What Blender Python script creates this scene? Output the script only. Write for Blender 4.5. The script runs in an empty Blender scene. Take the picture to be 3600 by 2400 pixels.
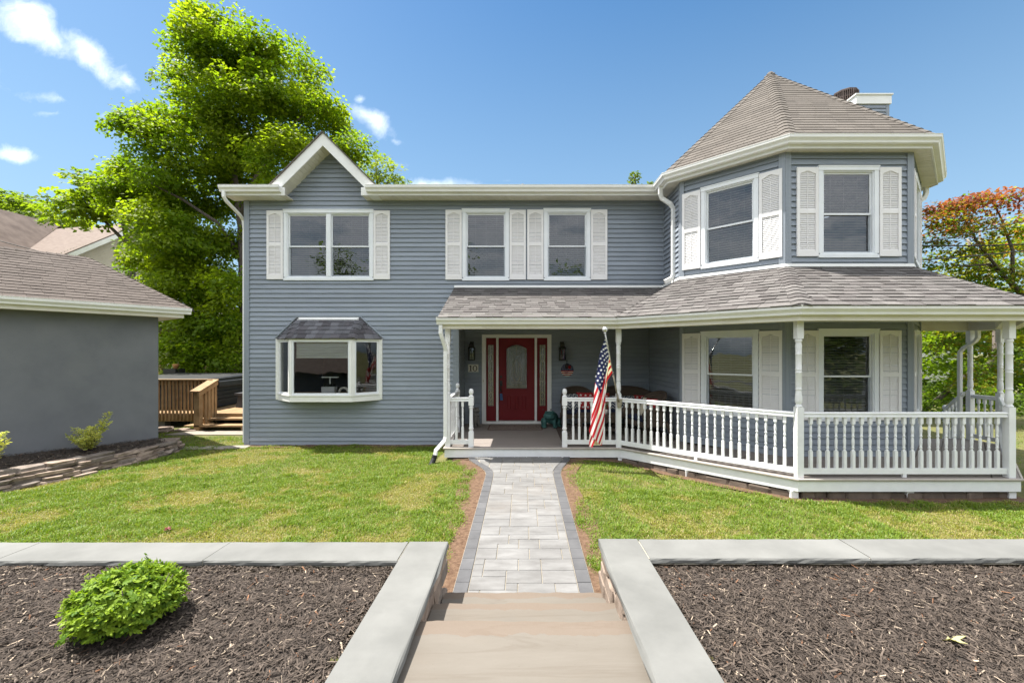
import bpy, math, random
import numpy as np
from mathutils import Vector, Matrix

R = math.radians
rnd = random.Random(7)
rng = np.random.default_rng(11)
SC = bpy.context.scene
COL = SC.collection

# ------------------------------------------------------------------ camera
CAMZ = 1.747
F, CX, CY = 1550.0, 1840.0, 1240.0        # focal length and vanishing point of the 3600 px wide view
cam = bpy.data.cameras.new('camera')
cam.sensor_width = 36.0
cam.lens = F / 3600 * 36
cam.shift_x = -(CX - 1800) / 3600
cam.shift_y = (CY - 1200) / 3600
cam.clip_start = 0.05
cam.clip_end = 3000
camo = bpy.data.objects.new('camera', cam)
camo.location = (0, 0, CAMZ)
camo.rotation_euler = (R(90), 0, 0)
COL.objects.link(camo)
SC.camera = camo

# ------------------------------------------------------------------ view, world, sun
SC.view_settings.view_transform = 'Standard'
SC.view_settings.look = 'None'
SC.view_settings.gamma = 1
SC.view_settings.use_curve_mapping = False
SC.view_settings.exposure = 2.6
SC.cycles.max_bounces = 8
SC.cycles.transparent_max_bounces = 16
SC.cycles.caustics_reflective = False
SC.cycles.caustics_refractive = False

SUNDIR = Vector((-0.38, 0.06, 1.0)).normalized()
sl = bpy.data.lights.new('sun', 'SUN')
sl.energy = 2.0
sl.angle = R(0.6)
sl.color = (1.0, 0.955, 0.88)
so = bpy.data.objects.new('sun', sl)
so.rotation_euler = (-SUNDIR).to_track_quat('-Z', 'Y').to_euler()
so.location = SUNDIR * 60
COL.objects.link(so)

world = bpy.data.worlds.new('World')
SC.world = world
world.use_nodes = True
wn, wl = world.node_tree.nodes, world.node_tree.links
wn.clear()
SKY_STRENGTH = 0.05


def wmath(op, a, b=None, c=None, clamp=False):
    n = wn.new('ShaderNodeMath')
    n.operation = op
    n.use_clamp = clamp
    for i, v in enumerate((a, b, c)):
        if v is None:
            continue
        if hasattr(v, 'is_linked'):
            wl.new(v, n.inputs[i])
        else:
            n.inputs[i].default_value = v
    return n.outputs[0]


def build_world():
    sky = wn.new('ShaderNodeTexSky')
    sky.sky_type = 'NISHITA'
    sky.sun_disc = False
    sky.sun_elevation = math.asin(SUNDIR.z)
    sky.sun_rotation = math.atan2(SUNDIR.x, SUNDIR.y)
    sky.altitude = 50
    sky.air_density = 1.0
    sky.dust_density = 1.0
    sky.ozone_density = 2.2
    tc = wn.new('ShaderNodeTexCoord')
    sep = wn.new('ShaderNodeSeparateXYZ')
    wl.new(tc.outputs['Generated'], sep.inputs[0])
    dx, dy, dz = sep.outputs
    yy = wmath('MAXIMUM', dy, 0.02)
    u = wmath('DIVIDE', dx, yy)
    v = wmath('DIVIDE', dz, yy)
    front = wmath('MULTIPLY', wmath('SUBTRACT', dy, 0.05), 12.0, clamp=True)
    cmb = wn.new('ShaderNodeCombineXYZ')
    wl.new(u, cmb.inputs[0]); wl.new(v, cmb.inputs[1])

    def noise(vec, scale, detail, rough=0.55):
        n = wn.new('ShaderNodeTexNoise')
        n.inputs['Scale'].default_value = scale
        n.inputs['Detail'].default_value = detail
        n.inputs['Roughness'].default_value = rough
        wl.new(vec, n.inputs['Vector'])
        return n.outputs['Fac']
    n0 = wn.new('ShaderNodeTexNoise'); n0.inputs['Scale'].default_value = 7.0; n0.inputs['Detail'].default_value = 6.0
    wl.new(cmb.outputs[0], n0.inputs['Vector'])
    wsub = wn.new('ShaderNodeVectorMath'); wsub.operation = 'MULTIPLY_ADD'
    wl.new(n0.outputs['Color'], wsub.inputs[0]); wsub.inputs[1].default_value = (.13, .09, 0); wl.new(cmb.outputs[0], wsub.inputs[2])
    n1 = noise(wsub.outputs[0], 8.0, 9.0, 0.66)
    wsep = wn.new('ShaderNodeSeparateXYZ'); wl.new(wsub.outputs[0], wsep.inputs[0])
    uw, vw = wmath('SUBTRACT', wsep.outputs[0], .065), wmath('SUBTRACT', wsep.outputs[1], .045)
    # gather clouds: (px, py, rx, ry, tilt degrees, strength) of the cumulus seen over the yard
    clouds = [(150, 120, 200, 62, -32, 1.0), (330, 205, 250, 66, -32, 1.0), (100, 50, 130, 50, -28, .8), (470, 290, 70, 34, -45, .8),
              (5, 250, 70, 60, -60, .6), (200, 345, 190, 26, -8, .5), (375, 405, 70, 26, 5, .55), (150, 390, 70, 14, -6, .4),
              (50, 532, 120, 28, -4, .9), (1300, 420, 125, 46, -24, 1.0), (1262, 350, 34, 24, -15, .8), (1400, 480, 70, 14, -12, .5),
              (500, 470, 60, 26, -10, .8), (1540, 655, 190, 42, 3, 1.0), (1380, 555, 60, 26, -15, .5), (640, 620, 120, 30, 0, .6),
              (1780, 632, 90, 16, 0, .3)]
    dens = None
    for (px, py, rx, ry, ang, st) in clouds:
        cu, cv = (px - CX) / F, (CY - py) / F
        a = R(ang)
        ca, sa = math.cos(a), math.sin(a)
        du = wmath('SUBTRACT', uw, cu)
        dv = wmath('SUBTRACT', vw, cv)
        p = wmath('ADD', wmath('MULTIPLY', du, ca * F / rx), wmath('MULTIPLY', dv, sa * F / rx))
        q = wmath('ADD', wmath('MULTIPLY', du, -sa * F / ry), wmath('MULTIPLY', dv, ca * F / ry))
        r = wmath('SQRT', wmath('ADD', wmath('MULTIPLY', p, p), wmath('MULTIPLY', q, q)))
        m = wmath('MULTIPLY', wmath('SUBTRACT', 1.25, r), st)
        dens = m if dens is None else wmath('MAXIMUM', dens, m)
    nn = wmath('MULTIPLY', wmath('SUBTRACT', n1, 0.5), 2.2)
    d2 = wmath('ADD', wmath('SUBTRACT', dens, 0.32), nn)
    mask = wmath('MULTIPLY', wmath('SMOOTH_MIN', wmath('MAXIMUM', wmath('MULTIPLY', d2, 0.95), 0.0), 1.0, 0.25), front)
    inside = wmath('MULTIPLY', wmath('ADD', dens, 0.35), 4.0, clamp=True)
    mask = wmath('MULTIPLY', mask, inside)
    # the rest of the sky: dense bright cloud added out of view as fill light
    zz = wmath('MAXIMUM', dz, 0.06)
    cmb2 = wn.new('ShaderNodeCombineXYZ')
    wl.new(wmath('DIVIDE', dx, zz), cmb2.inputs[0]); wl.new(wmath('DIVIDE', dy, zz), cmb2.inputs[1])
    n2 = noise(cmb2.outputs[0], 0.9, 7.0, 0.6)
    # outside: behind, to the sides and overhead of the part of the sky that the photo shows
    side = wmath('MAXIMUM', wmath('SUBTRACT', wmath('ABSOLUTE', u), 1.45), wmath('SUBTRACT', v, 1.0))
    back = wmath('MULTIPLY', wmath('MAXIMUM', wmath('MULTIPLY', side, 2.5), wmath('MULTIPLY', wmath('SUBTRACT', 0.12, dy), 8.0)), 1.0, clamp=True)
    m2 = wmath('MULTIPLY', wmath('MULTIPLY', wmath('SUBTRACT', n2, 0.30), 4.5, clamp=True), back)
    m2 = wmath('MULTIPLY', m2, wmath('ADD', 0.6, wmath('MULTIPLY', wmath('SUBTRACT', dz, 0.12), 2.2, clamp=True)), clamp=True)
    mask = wmath('MULTIPLY', wmath('POWER', mask, 1.35), 0.9)
    mask = wmath('MULTIPLY', wmath('MAXIMUM', mask, m2), wmath('MULTIPLY', dz, 30.0, clamp=True), clamp=True)
    mask = wmath('MULTIPLY', mask, 0.92)
    mix = wn.new('ShaderNodeMix')
    mix.data_type = 'RGBA'
    wl.new(mask, mix.inputs[0])
    hs = wn.new('ShaderNodeHueSaturation')
    hs.inputs['Saturation'].default_value = 1.25
    hs.inputs['Value'].default_value = 0.62
    hs.inputs['Hue'].default_value = 0.492
    wl.new(sky.outputs[0], hs.inputs['Color'])
    hz = wn.new('ShaderNodeMix'); hz.data_type = 'RGBA'
    wl.new(wmath('MINIMUM', wmath('MULTIPLY', wmath('SUBTRACT', 0.62, dz), 1.3, clamp=True), 0.7), hz.inputs[0])
    wl.new(hs.outputs[0], hz.inputs[6]); hz.inputs[7].default_value = (1.75, 2.45, 3.05, 1)
    wl.new(hz.outputs[2], mix.inputs[6])
    sh = noise(cmb.outputs[0], 5.0, 4.0)
    cr = wn.new('ShaderNodeMix')
    cr.data_type = 'RGBA'
    wl.new(sh, cr.inputs[0])
    cr.inputs[6].default_value = (3.6, 4.0, 4.7, 1)
    cr.inputs[7].default_value = (9.0, 8.9, 8.8, 1)
    wl.new(cr.outputs[2], mix.inputs[7])
    bg = wn.new('ShaderNodeBackground')
    bg.inputs['Strength'].default_value = SKY_STRENGTH
    wl.new(mix.outputs[2], bg.inputs['Color'])
    out = wn.new('ShaderNodeOutputWorld')
    wl.new(bg.outputs[0], out.inputs['Surface'])


build_world()


# ------------------------------------------------------------------ object helpers
WM = {}


def W(px, py, D):
    return Vector(((px - CX) / F * D, D, CAMZ - (py - CY) / F * D))


def tag(o, label=None, cat=None, group=None, kind=None):
    for k, v in (('label', label), ('category', cat), ('group', group), ('kind', kind)):
        if v:
            o[k] = v
    return o


def link(o, parent=None, M=None):
    M = M if M is not None else Matrix.Identity(4)
    COL.objects.link(o)
    if parent is not None:
        o.parent = parent
        o.matrix_parent_inverse = WM[parent.name].inverted()
    o.matrix_basis = M
    WM[o.name] = M.copy()
    return o


def thing(name, label, cat, loc=(0, 0, 0), group=None, kind=None):
    o = bpy.data.objects.new(name, None)
    o.empty_display_size = 0.2
    link(o, None, Matrix.Translation(Vector(loc)))
    return tag(o, label, cat, group, kind)


def objm(name, mesh, parent=None, M=None, label=None, cat=None, group=None, kind=None):
    o = bpy.data.objects.new(name, mesh)
    link(o, parent, M)
    return tag(o, label, cat, group, kind)


class Fr:
    """A wall's own axes: u to the right seen from outside, d into the wall, w up."""
    def __init__(self, o, u, d):
        self.o = Vector(o)
        self.u = Vector(u).normalized()
        self.d = Vector(d).normalized()
        self.w = Vector((0, 0, 1))

    def __call__(self, u, d, w):
        return self.o + self.u * u + self.d * d + self.w * w

    def M(self, u=0, d=0, w=0, su=1, sd=1, sw=1):
        p = self(u, d, w)
        m = Matrix.Identity(4)
        for i in range(3):
            m[i][0] = self.u[i] * su
            m[i][1] = self.d[i] * sd
            m[i][2] = self.w[i] * sw
            m[i][3] = p[i]
        return m


class MB:
    def __init__(self, fr=None):
        self.v, self.f, self.fr, self.smooth, self.c = [], [], fr, set(), None

    def P(self, p):
        return self.fr(*p) if self.fr else Vector(p)

    def add(self, verts, faces, smooth=False):
        n = len(self.v)
        self.v.extend([self.P(p)[:] for p in verts])
        for f in faces:
            if smooth:
                self.smooth.add(len(self.f))
            self.f.append([i + n for i in f])
        return self

    def box(self, a0, a1, b0, b1, c0, c1):
        vs = [(a0, b0, c0), (a1, b0, c0), (a1, b1, c0), (a0, b1, c0), (a0, b0, c1), (a1, b0, c1), (a1, b1, c1), (a0, b1, c1)]
        fs = [(0, 3, 2, 1), (4, 5, 6, 7), (0, 1, 5, 4), (1, 2, 6, 5), (2, 3, 7, 6), (3, 0, 4, 7)]
        return self.add(vs, fs)

    def hexa(self, bottom, top):
        fs = [(0, 3, 2, 1), (4, 5, 6, 7), (0, 1, 5, 4), (1, 2, 6, 5), (2, 3, 7, 6), (3, 0, 4, 7)]
        return self.add(list(bottom) + list(top), fs)

    def loft(self, rings, close_ends=True, closed=True, smooth=False):
        n = len(rings[0])
        vs = [p for r in rings for p in r]
        fs = []
        for i in range(len(rings) - 1):
            for j in range(n if closed else n - 1):
                k = (j + 1) % n
                fs.append((i * n + j, i * n + k, (i + 1) * n + k, (i + 1) * n + j))
        base = len(self.f)
        self.add(vs, fs, smooth)
        if close_ends and closed:
            self.f.append([len(self.v) - len(vs) + j for j in range(n)][::-1])
            self.f.append([len(self.v) - n + j for j in range(n)])
        return self

    def prism(self, poly, ext):
        e = Vector(ext)
        a = [Vector(p) for p in poly]
        return self.loft([[p[:] for p in a], [(p + e)[:] for p in a]])

    def tube(self, path, r, n=8, smooth=True, cap=True):
        path = [Vector(p) for p in path]
        rings = []
        rr = r if hasattr(r, '__len__') else [r] * len(path)
        prev = None
        for i, p in enumerate(path):
            t = (path[min(i + 1, len(path) - 1)] - path[max(i - 1, 0)]).normalized()
            if prev is None:
                up = Vector((0, 0, 1)) if abs(t.z) < 0.9 else Vector((1, 0, 0))
                a = t.cross(up).normalized()
            else:
                a = (prev - t * prev.dot(t)).normalized()
            prev = a
            b = t.cross(a)
            rings.append([(p + a * (rr[i] * math.cos(2 * math.pi * k / n)) + b * (rr[i] * math.sin(2 * math.pi * k / n)))[:] for k in range(n)])
        return self.loft(rings, cap, True, smooth)

    def lathe(self, prof, at=(0, 0, 0), n=12, smooth=True):
        rings = [[(at[0] + r * math.cos(2 * math.pi * k / n), at[1] + r * math.sin(2 * math.pi * k / n), at[2] + z) for k in range(n)] for r, z in prof]
        return self.loft(rings, True, True, smooth)

    def rectpipe(self, path, a, b, n=1):
        """square-section pipe along path (downspouts)"""
        path = [Vector(p) for p in path]
        rings = []
        side = None
        for i, p in enumerate(path):
            t = (path[min(i + 1, len(path) - 1)] - path[max(i - 1, 0)]).normalized()
            if side is None:
                side = Vector((1, 0, 0)) - t * t.x
                side.normalize()
            else:
                side = (side - t * side.dot(t)).normalized()
            q = t.cross(side)
            rings.append([(p + side * sx * a / 2 + q * sy * b / 2)[:] for sx, sy in ((-1, -.8), (-.8, -1), (.8, -1), (1, -.8), (1, .8), (.8, 1), (-.8, 1), (-1, .8))])
        return self.loft(rings)

    def sweep(self, prof, path, closed=False):
        """profile of (outward, up) along a path of (x, y, z); outward is to the right of travel; mitred corners"""
        P = [Vector(p) for p in path]
        m = len(P)
        rings = []
        for i, p in enumerate(P):
            ts = []
            if i > 0 or closed:
                ts.append((P[i] - P[i - 1]))
            if i < m - 1 or closed:
                ts.append((P[(i + 1) % m] - P[i]))
            ns = []
            for t in ts:
                t = Vector((t.x, t.y, 0)).normalized()
                ns.append(Vector((t.y, -t.x, 0)))
            n = sum(ns, Vector()).normalized()
            k = 1 / max(0.3, n.dot(ns[0]))
            rings.append([(p + n * (o * k) + Vector((0, 0, z)))[:] for o, z in prof])
        if closed:
            rings.append(rings[0])
        return self.loft(rings, not closed)

    def mesh(self, name, mat=None):
        me = bpy.data.meshes.new(name)
        me.from_pydata(self.v, [], self.f)
        if mat:
            me.materials.append(mat)
        if self.smooth:
            flags = np.zeros(len(self.f), dtype=bool)
            flags[list(self.smooth)] = True
            me.polygons.foreach_set('use_smooth', flags)
        me.update()
        return me

    def build(self, name, mat, parent=None, M=None, label=None, cat=None, group=None, kind=None):
        return objm(name, self.mesh(name, mat), parent, M, label, cat, group, kind)


def fast_mesh(name, verts, tris, mat, colors=None, smooth=False):
    """triangles from numpy arrays; colors per vertex"""
    me = bpy.data.meshes.new(name)
    nv, nf = len(verts), len(tris)
    me.vertices.add(nv)
    me.vertices.foreach_set('co', np.ascontiguousarray(verts, dtype=np.float32).ravel())
    me.loops.add(nf * 3)
    me.loops.foreach_set('vertex_index', np.ascontiguousarray(tris, dtype=np.int32).ravel())
    me.polygons.add(nf)
    me.polygons.foreach_set('loop_start', np.arange(0, nf * 3, 3, dtype=np.int32))
    if colors is not None:
        at = me.color_attributes.new('Col', 'FLOAT_COLOR', 'POINT')
        c4 = np.ones((nv, 4), dtype=np.float32)
        c4[:, :3] = colors
        at.data.foreach_set('color', c4.ravel())
    if smooth:
        me.polygons.foreach_set('use_smooth', np.ones(nf, dtype=bool))
    me.materials.append(mat)
    me.update()
    me.validate()
    return me


def scatter(tv, tf, pos, frames, size, col=None):
    """copies of a small template (k,3) at pos (N,3) with frames (N,3,3) rows = local axes, size (N,) or (N,3)"""
    tv = np.asarray(tv, float); tf = np.asarray(tf, int)
    N, k = len(pos), len(tv)
    size = np.asarray(size, float)
    if size.ndim == 1:
        size = size[:, None].repeat(3, 1)
    loc = tv[None] * size[:, None, :]
    V = np.einsum('nki,nij->nkj', loc, frames) + pos[:, None, :]
    T = tf[None] + (np.arange(N) * k)[:, None, None]
    C = None
    if col is not None:
        C = np.repeat(col[:, None, :], k, 1).reshape(-1, 3)
    return V.reshape(-1, 3), T.reshape(-1, 3), C


def hash2(ix, iy, seed):
    h = (ix * 374761393 + iy * 668265263 + seed * 974634777) & 0x7fffffff
    h = (h ^ (h >> 13)) * 1274126177 & 0x7fffffff
    return ((h ^ (h >> 16)) & 0xffff) / 65535.0


def vnoise(x, y, seed=0):
    x = np.asarray(x, float); y = np.asarray(y, float)
    ix = np.floor(x).astype(np.int64); iy = np.floor(y).astype(np.int64)
    fx, fy = x - ix, y - iy
    fx = fx * fx * (3 - 2 * fx); fy = fy * fy * (3 - 2 * fy)
    a, b = hash2(ix, iy, seed), hash2(ix + 1, iy, seed)
    c, d = hash2(ix, iy + 1, seed), hash2(ix + 1, iy + 1, seed)
    return (a * (1 - fx) + b * fx) * (1 - fy) + (c * (1 - fx) + d * fx) * fy


def clip_poly(poly, inside_fn):
    """Sutherland-Hodgman against one half plane; inside_fn is a signed distance >= 0 inside"""
    out = []
    for i in range(len(poly)):
        a, b = poly[i - 1], poly[i]
        da, db = inside_fn(a), inside_fn(b)
        if (da >= 0) != (db >= 0):
            t = da / (da - db)
            out.append((a[0] + (b[0] - a[0]) * t, a[1] + (b[1] - a[1]) * t))
        if db >= 0:
            out.append(b)
    return out


def clip_convex(poly, conv):
    """clip poly by a counter-clockwise convex polygon"""
    for i in range(len(conv)):
        if len(poly) < 3:
            return []
        p, q = conv[i - 1], conv[i]
        ex, ey = q[0] - p[0], q[1] - p[1]
        poly = clip_poly(poly, lambda r, p=p, ex=ex, ey=ey: ex * (r[1] - p[1]) - ey * (r[0] - p[0]))
    return poly


def area2(poly):
    return 0.5 * sum(poly[i - 1][0] * poly[i][1] - poly[i][0] * poly[i - 1][1] for i in range(len(poly)))


def pix_area(pts):
    """area in photo pixels of a polygon of world points, zero when it leaves the view"""
    q = []
    for p in pts:
        if p[1] < 0.3:
            return 0
        x, y = CX + p[0] / p[1] * F, CY - (p[2] - CAMZ) / p[1] * F
        q.append((x, y))
    cx = sum(a for a, b in q) / len(q); cy = sum(b for a, b in q) / len(q)
    if not (-20 < cx < 3620 and -20 < cy < 2420):
        return 0
    return area2(q)


# ------------------------------------------------------------------ materials
def nodes_of(m):
    m.use_nodes = True
    nt = m.node_tree
    nt.nodes.clear()
    return nt.nodes, nt.links


def pmat(name, col, col2=None, rough=0.6, scale=6.0, stretch=(1, 1, 1), detail=5.0, contrast=1.0, bump=0.0, bscale=60.0, bdist=0.004,
         rndv=0.0, metallic=0.0, spec=0.4, trans=0.0, attr=False, stain=None, stain_scale=0.8, stain_amt=0.35, coat=0.0, local=False, tint=None):
    """procedural surface: two-tone noise in world space, per-piece brightness, stains, bump"""
    m = bpy.data.materials.new(name)
    N, L = nodes_of(m)
    out = N.new('ShaderNodeOutputMaterial')
    b = N.new('ShaderNodeBsdfPrincipled')
    b.inputs['Roughness'].default_value = rough
    b.inputs['Metallic'].default_value = metallic
    b.inputs['Specular IOR Level'].default_value = spec
    if coat:
        b.inputs['Coat Weight'].default_value = coat
    if local:
        tc = N.new('ShaderNodeTexCoord'); pos = tc.outputs['Object']
    else:
        g = N.new('ShaderNodeNewGeometry'); pos = g.outputs['Position']
    geo = N.new('ShaderNodeNewGeometry')
    oi = N.new('ShaderNodeObjectInfo')

    def mapped(s, st):
        mp = N.new('ShaderNodeMapping')
        mp.inputs['Scale'].default_value = (s * st[0], s * st[1], s * st[2])
        L.new(pos, mp.inputs['Vector'])
        return mp.outputs[0]

    def noise(vec, sc, det, ro=0.6):
        n = N.new('ShaderNodeTexNoise')
        n.inputs['Scale'].default_value = sc
        n.inputs['Detail'].default_value = det
        n.inputs['Roughness'].default_value = ro
        L.new(vec, n.inputs['Vector'])
        return n.outputs['Fac']

    def mathn(op, a, bb=None, clamp=False):
        n = N.new('ShaderNodeMath'); n.operation = op; n.use_clamp = clamp
        for i, v in enumerate((a, bb)):
            if v is None:
                continue
            if hasattr(v, 'is_linked'):
                L.new(v, n.inputs[i])
            else:
                n.inputs[i].default_value = v
        return n.outputs[0]

    def mixc(fac, a, c, mode='MIX'):
        n = N.new('ShaderNodeMix'); n.data_type = 'RGBA'; n.blend_type = mode
        for sock, v in ((n.inputs[0], fac), (n.inputs[6], a), (n.inputs[7], c)):
            if hasattr(v, 'is_linked'):
                L.new(v, sock)
            else:
                sock.default_value = v if not isinstance(v, tuple) else (*v, 1)
        return n.outputs[2]
    col2 = col2 or tuple(min(1, c * 1.18) for c in col)
    fac = noise(mapped(scale, stretch), 1.0, detail)
    fac = mathn('ADD', mathn('MULTIPLY', mathn('SUBTRACT', fac, 0.5), 2.2 * contrast), 0.5, True)
    if attr:
        va = N.new('ShaderNodeVertexColor'); va.layer_name = 'Col'
        c = mixc(mathn('MULTIPLY', fac, 0.12), va.outputs[0], tuple(col2))
    else:
        c = mixc(fac, tuple(col), tuple(col2))
    if stain:
        sf = noise(mapped(stain_scale, (1, 1, 1)), 1.0, 6.0, 0.65)
        sf = mathn('MULTIPLY', mathn('SUBTRACT', sf, 0.52), 5.0, True)
        c = mixc(mathn('MULTIPLY', sf, stain_amt), c, tuple(stain))
    if rndv:
        r = mathn('FRACT', mathn('ADD', mathn('MULTIPLY', oi.outputs['Random'], 7.31), geo.outputs['Random Per Island']))
        val = mathn('ADD', mathn('MULTIPLY', r, 2 * rndv), 1 - rndv)
        hv = N.new('ShaderNodeHueSaturation')
        L.new(val, hv.inputs['Value']); L.new(c, hv.inputs['Color'])
        c = hv.outputs[0]
        if tint:
            r2 = mathn('FRACT', mathn('MULTIPLY', r, 13.7))
            c = mixc(mathn('MULTIPLY', mathn('GREATER_THAN', r2, 0.62), 0.7), c, mixc(1.0, c, tuple(tint), 'MULTIPLY'))
    L.new(c, b.inputs['Base Color'])
    if bump:
        bn = N.new('ShaderNodeBump')
        bn.inputs['Strength'].default_value = bump
        bn.inputs['Distance'].default_value = bdist
        L.new(noise(mapped(bscale, stretch), 1.0, 4.0), bn.inputs['Height'])
        L.new(bn.outputs[0], b.inputs['Normal'])
    if trans:
        t = N.new('ShaderNodeBsdfTranslucent')
        L.new(mixc(1.0, c, (1.5, 1.55, 0.6), 'MULTIPLY'), t.inputs['Color'])
        ms = N.new('ShaderNodeMixShader')
        ms.inputs[0].default_value = trans
        L.new(b.outputs[0], ms.inputs[1]); L.new(t.outputs[0], ms.inputs[2])
        L.new(ms.outputs[0], out.inputs['Surface'])
    else:
        L.new(b.outputs[0], out.inputs['Surface'])
    return m


def glass_mat(name, tint=(0.76, 0.79, 0.80), ior=1.85, wobble=0.0):
    m = bpy.data.materials.new(name)
    N, L = nodes_of(m)
    out = N.new('ShaderNodeOutputMaterial')
    tr = N.new('ShaderNodeBsdfTransparent'); tr.inputs[0].default_value = (*tint, 1)
    gl = N.new('ShaderNodeBsdfGlossy'); gl.inputs['Roughness'].default_value = 0.015
    gl.inputs['Color'].default_value = (0.95, 0.97, 1, 1)
    fr = N.new('ShaderNodeFresnel'); fr.inputs['IOR'].default_value = ior
    ms = N.new('ShaderNodeMixShader')
    L.new(fr.outputs[0], ms.inputs[0]); L.new(tr.outputs[0], ms.inputs[1]); L.new(gl.outputs[0], ms.inputs[2])
    g = N.new('ShaderNodeNewGeometry')
    n = N.new('ShaderNodeTexNoise'); n.inputs['Scale'].default_value = 2.2 if not wobble else 26; n.inputs['Detail'].default_value = 2
    L.new(g.outputs['Position'], n.inputs['Vector'])
    bn = N.new('ShaderNodeBump'); bn.inputs['Strength'].default_value = 0.10 if not wobble else wobble; bn.inputs['Distance'].default_value = 0.02
    L.new(n.outputs['Fac'], bn.inputs['Height']); L.new(bn.outputs[0], gl.inputs['Normal'])
    L.new(ms.outputs[0], out.inputs['Surface'])
    return m


M = {}
M['siding'] = pmat('siding', (0.200, 0.232, 0.278), (0.292, 0.326, 0.372), rough=0.55, scale=1.0, stretch=(2.2, 2.2, 90), detail=6, contrast=1.1,
                   bump=0.25, bscale=2, bdist=0.002, rndv=0.09, stain=(0.17, 0.19, 0.215), stain_scale=0.7, stain_amt=0.25)
M['corner'] = pmat('corner_board', (0.205, 0.235, 0.275), (0.275, 0.305, 0.345), rough=0.5, scale=1.0, stretch=(70, 70, 1.5), contrast=1.0)
M['white'] = pmat('white_trim', (0.74, 0.74, 0.72), (0.82, 0.82, 0.80), rough=0.42, scale=3, bump=0.05, bscale=30, stain=(0.60, 0.59, 0.54), stain_scale=1.3, stain_amt=0.25)
M['whitepaint'] = pmat('white_paint', (0.74, 0.745, 0.75), (0.83, 0.835, 0.84), rough=0.38, scale=5, bump=0.08, bscale=80, stain=(0.62, 0.61, 0.57), stain_scale=2, stain_amt=0.22)
M['soffit'] = pmat('soffit_white', (0.66, 0.63, 0.55), (0.76, 0.73, 0.66), rough=0.5, scale=2.0, rndv=0.05, stain=(0.42, 0.36, 0.26), stain_scale=1.6, stain_amt=0.35)
M['shutter'] = pmat('shutter_white', (0.74, 0.72, 0.71), (0.80, 0.785, 0.78), rough=0.45, scale=4)
M['vinyl'] = pmat('window_vinyl', (0.72, 0.75, 0.78), (0.80, 0.82, 0.84), rough=0.4, scale=4)
M['sash'] = pmat('sash_grey', (0.30, 0.33, 0.36), (0.42, 0.45, 0.48), rough=0.4, scale=4)
M['glass'] = glass_mat('window_glass')
M['glassclear'] = glass_mat('bay_glass', (0.9, 0.92, 0.92), 1.6)
M['leadglass'] = glass_mat('leaded_glass', (0.75, 0.8, 0.7), 2.5, 0.4)
M['blind'] = pmat('blind_slats', (0.40, 0.385, 0.35), (0.50, 0.48, 0.44), rough=0.5, scale=5)
M['blindwhite'] = pmat('pleated_shade', (0.78, 0.84, 0.82), (0.84, 0.88, 0.86), rough=0.6, scale=5, trans=0.2)
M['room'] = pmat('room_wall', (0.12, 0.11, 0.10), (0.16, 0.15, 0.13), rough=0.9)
M['shingle'] = pmat('asphalt_shingle', (0.088, 0.077, 0.067), (0.150, 0.136, 0.123), rough=0.95, scale=90, detail=3, contrast=1.2, bump=0.5, bscale=160, bdist=0.003,
                    rndv=0.16, spec=0.15, stain=(0.085, 0.073, 0.064), stain_scale=0.55, stain_amt=0.35)
M['shingleporch'] = pmat('porch_shingle', (0.086, 0.079, 0.075), (0.165, 0.156, 0.151), rough=0.95, scale=90, detail=3, contrast=1.2, bump=0.5, bscale=160, bdist=0.003,
                         rndv=0.17, spec=0.15, tint=(0.78, 0.76, 0.77))
M['shinglebay'] = pmat('bay_shingle', (0.085, 0.085, 0.095), (0.17, 0.17, 0.185), rough=0.95, scale=90, detail=3, contrast=1.2, bump=0.5, bscale=160, bdist=0.003, rndv=0.22, spec=0.15, tint=(0.6, 0.55, 0.55))
M['shinglegarage'] = pmat('garage_shingle', (0.072, 0.060, 0.053), (0.128, 0.110, 0.100), rough=0.95, scale=90, detail=3, contrast=1.2, bump=0.5, bscale=160, bdist=0.003,
                          rndv=0.12, spec=0.15, stain=(0.07, 0.058, 0.052), stain_scale=0.7, stain_amt=0.4)
M['underlay'] = pmat('roof_deck', (0.05, 0.045, 0.04), rough=0.95)
M['stucco'] = pmat('dark_stucco', (0.130, 0.137, 0.149), (0.180, 0.187, 0.197), rough=0.85, scale=1.6, detail=8, contrast=0.9, bump=0.6, bscale=150, bdist=0.003, spec=0.25,
                   stain=(0.185, 0.19, 0.19), stain_scale=0.9, stain_amt=0.5)
M['door'] = pmat('red_door', (0.150, 0.009, 0.013), (0.175, 0.012, 0.016), rough=0.5, spec=0.25, scale=3, bump=0.06, bscale=60)
M['black'] = pmat('black_metal', (0.015, 0.014, 0.013), (0.03, 0.027, 0.024), rough=0.45, scale=10)
M['blackplastic'] = pmat('black_plastic', (0.012, 0.012, 0.013), (0.02, 0.02, 0.022), rough=0.6)
M['steel'] = pmat('brushed_steel', (0.55, 0.55, 0.54), (0.68, 0.68, 0.66), rough=0.3, metallic=0.9, scale=20)
M['rust'] = pmat('weathered_steel', (0.30, 0.27, 0.22), (0.42, 0.38, 0.30), rough=0.5, metallic=0.6, scale=30)
M['deck'] = pmat('porch_deck_board', (0.185, 0.160, 0.145), (0.250, 0.220, 0.200), rough=0.7, scale=1.0, stretch=(1.5, 60, 10), rndv=0.05, bump=0.1, bscale=1)
M['decknose'] = pmat('deck_edge_board', (0.36, 0.32, 0.28), (0.44, 0.40, 0.36), rough=0.65, scale=8)
M['wood'] = pmat('treated_pine', (0.25, 0.150, 0.068), (0.38, 0.255, 0.135), rough=0.75, scale=5.0, stretch=(1, 1, 1), detail=6, contrast=1.1, rndv=0.16, bump=0.2, bscale=40, stain=(0.22, 0.16, 0.10), stain_scale=3, stain_amt=0.4)
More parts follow.
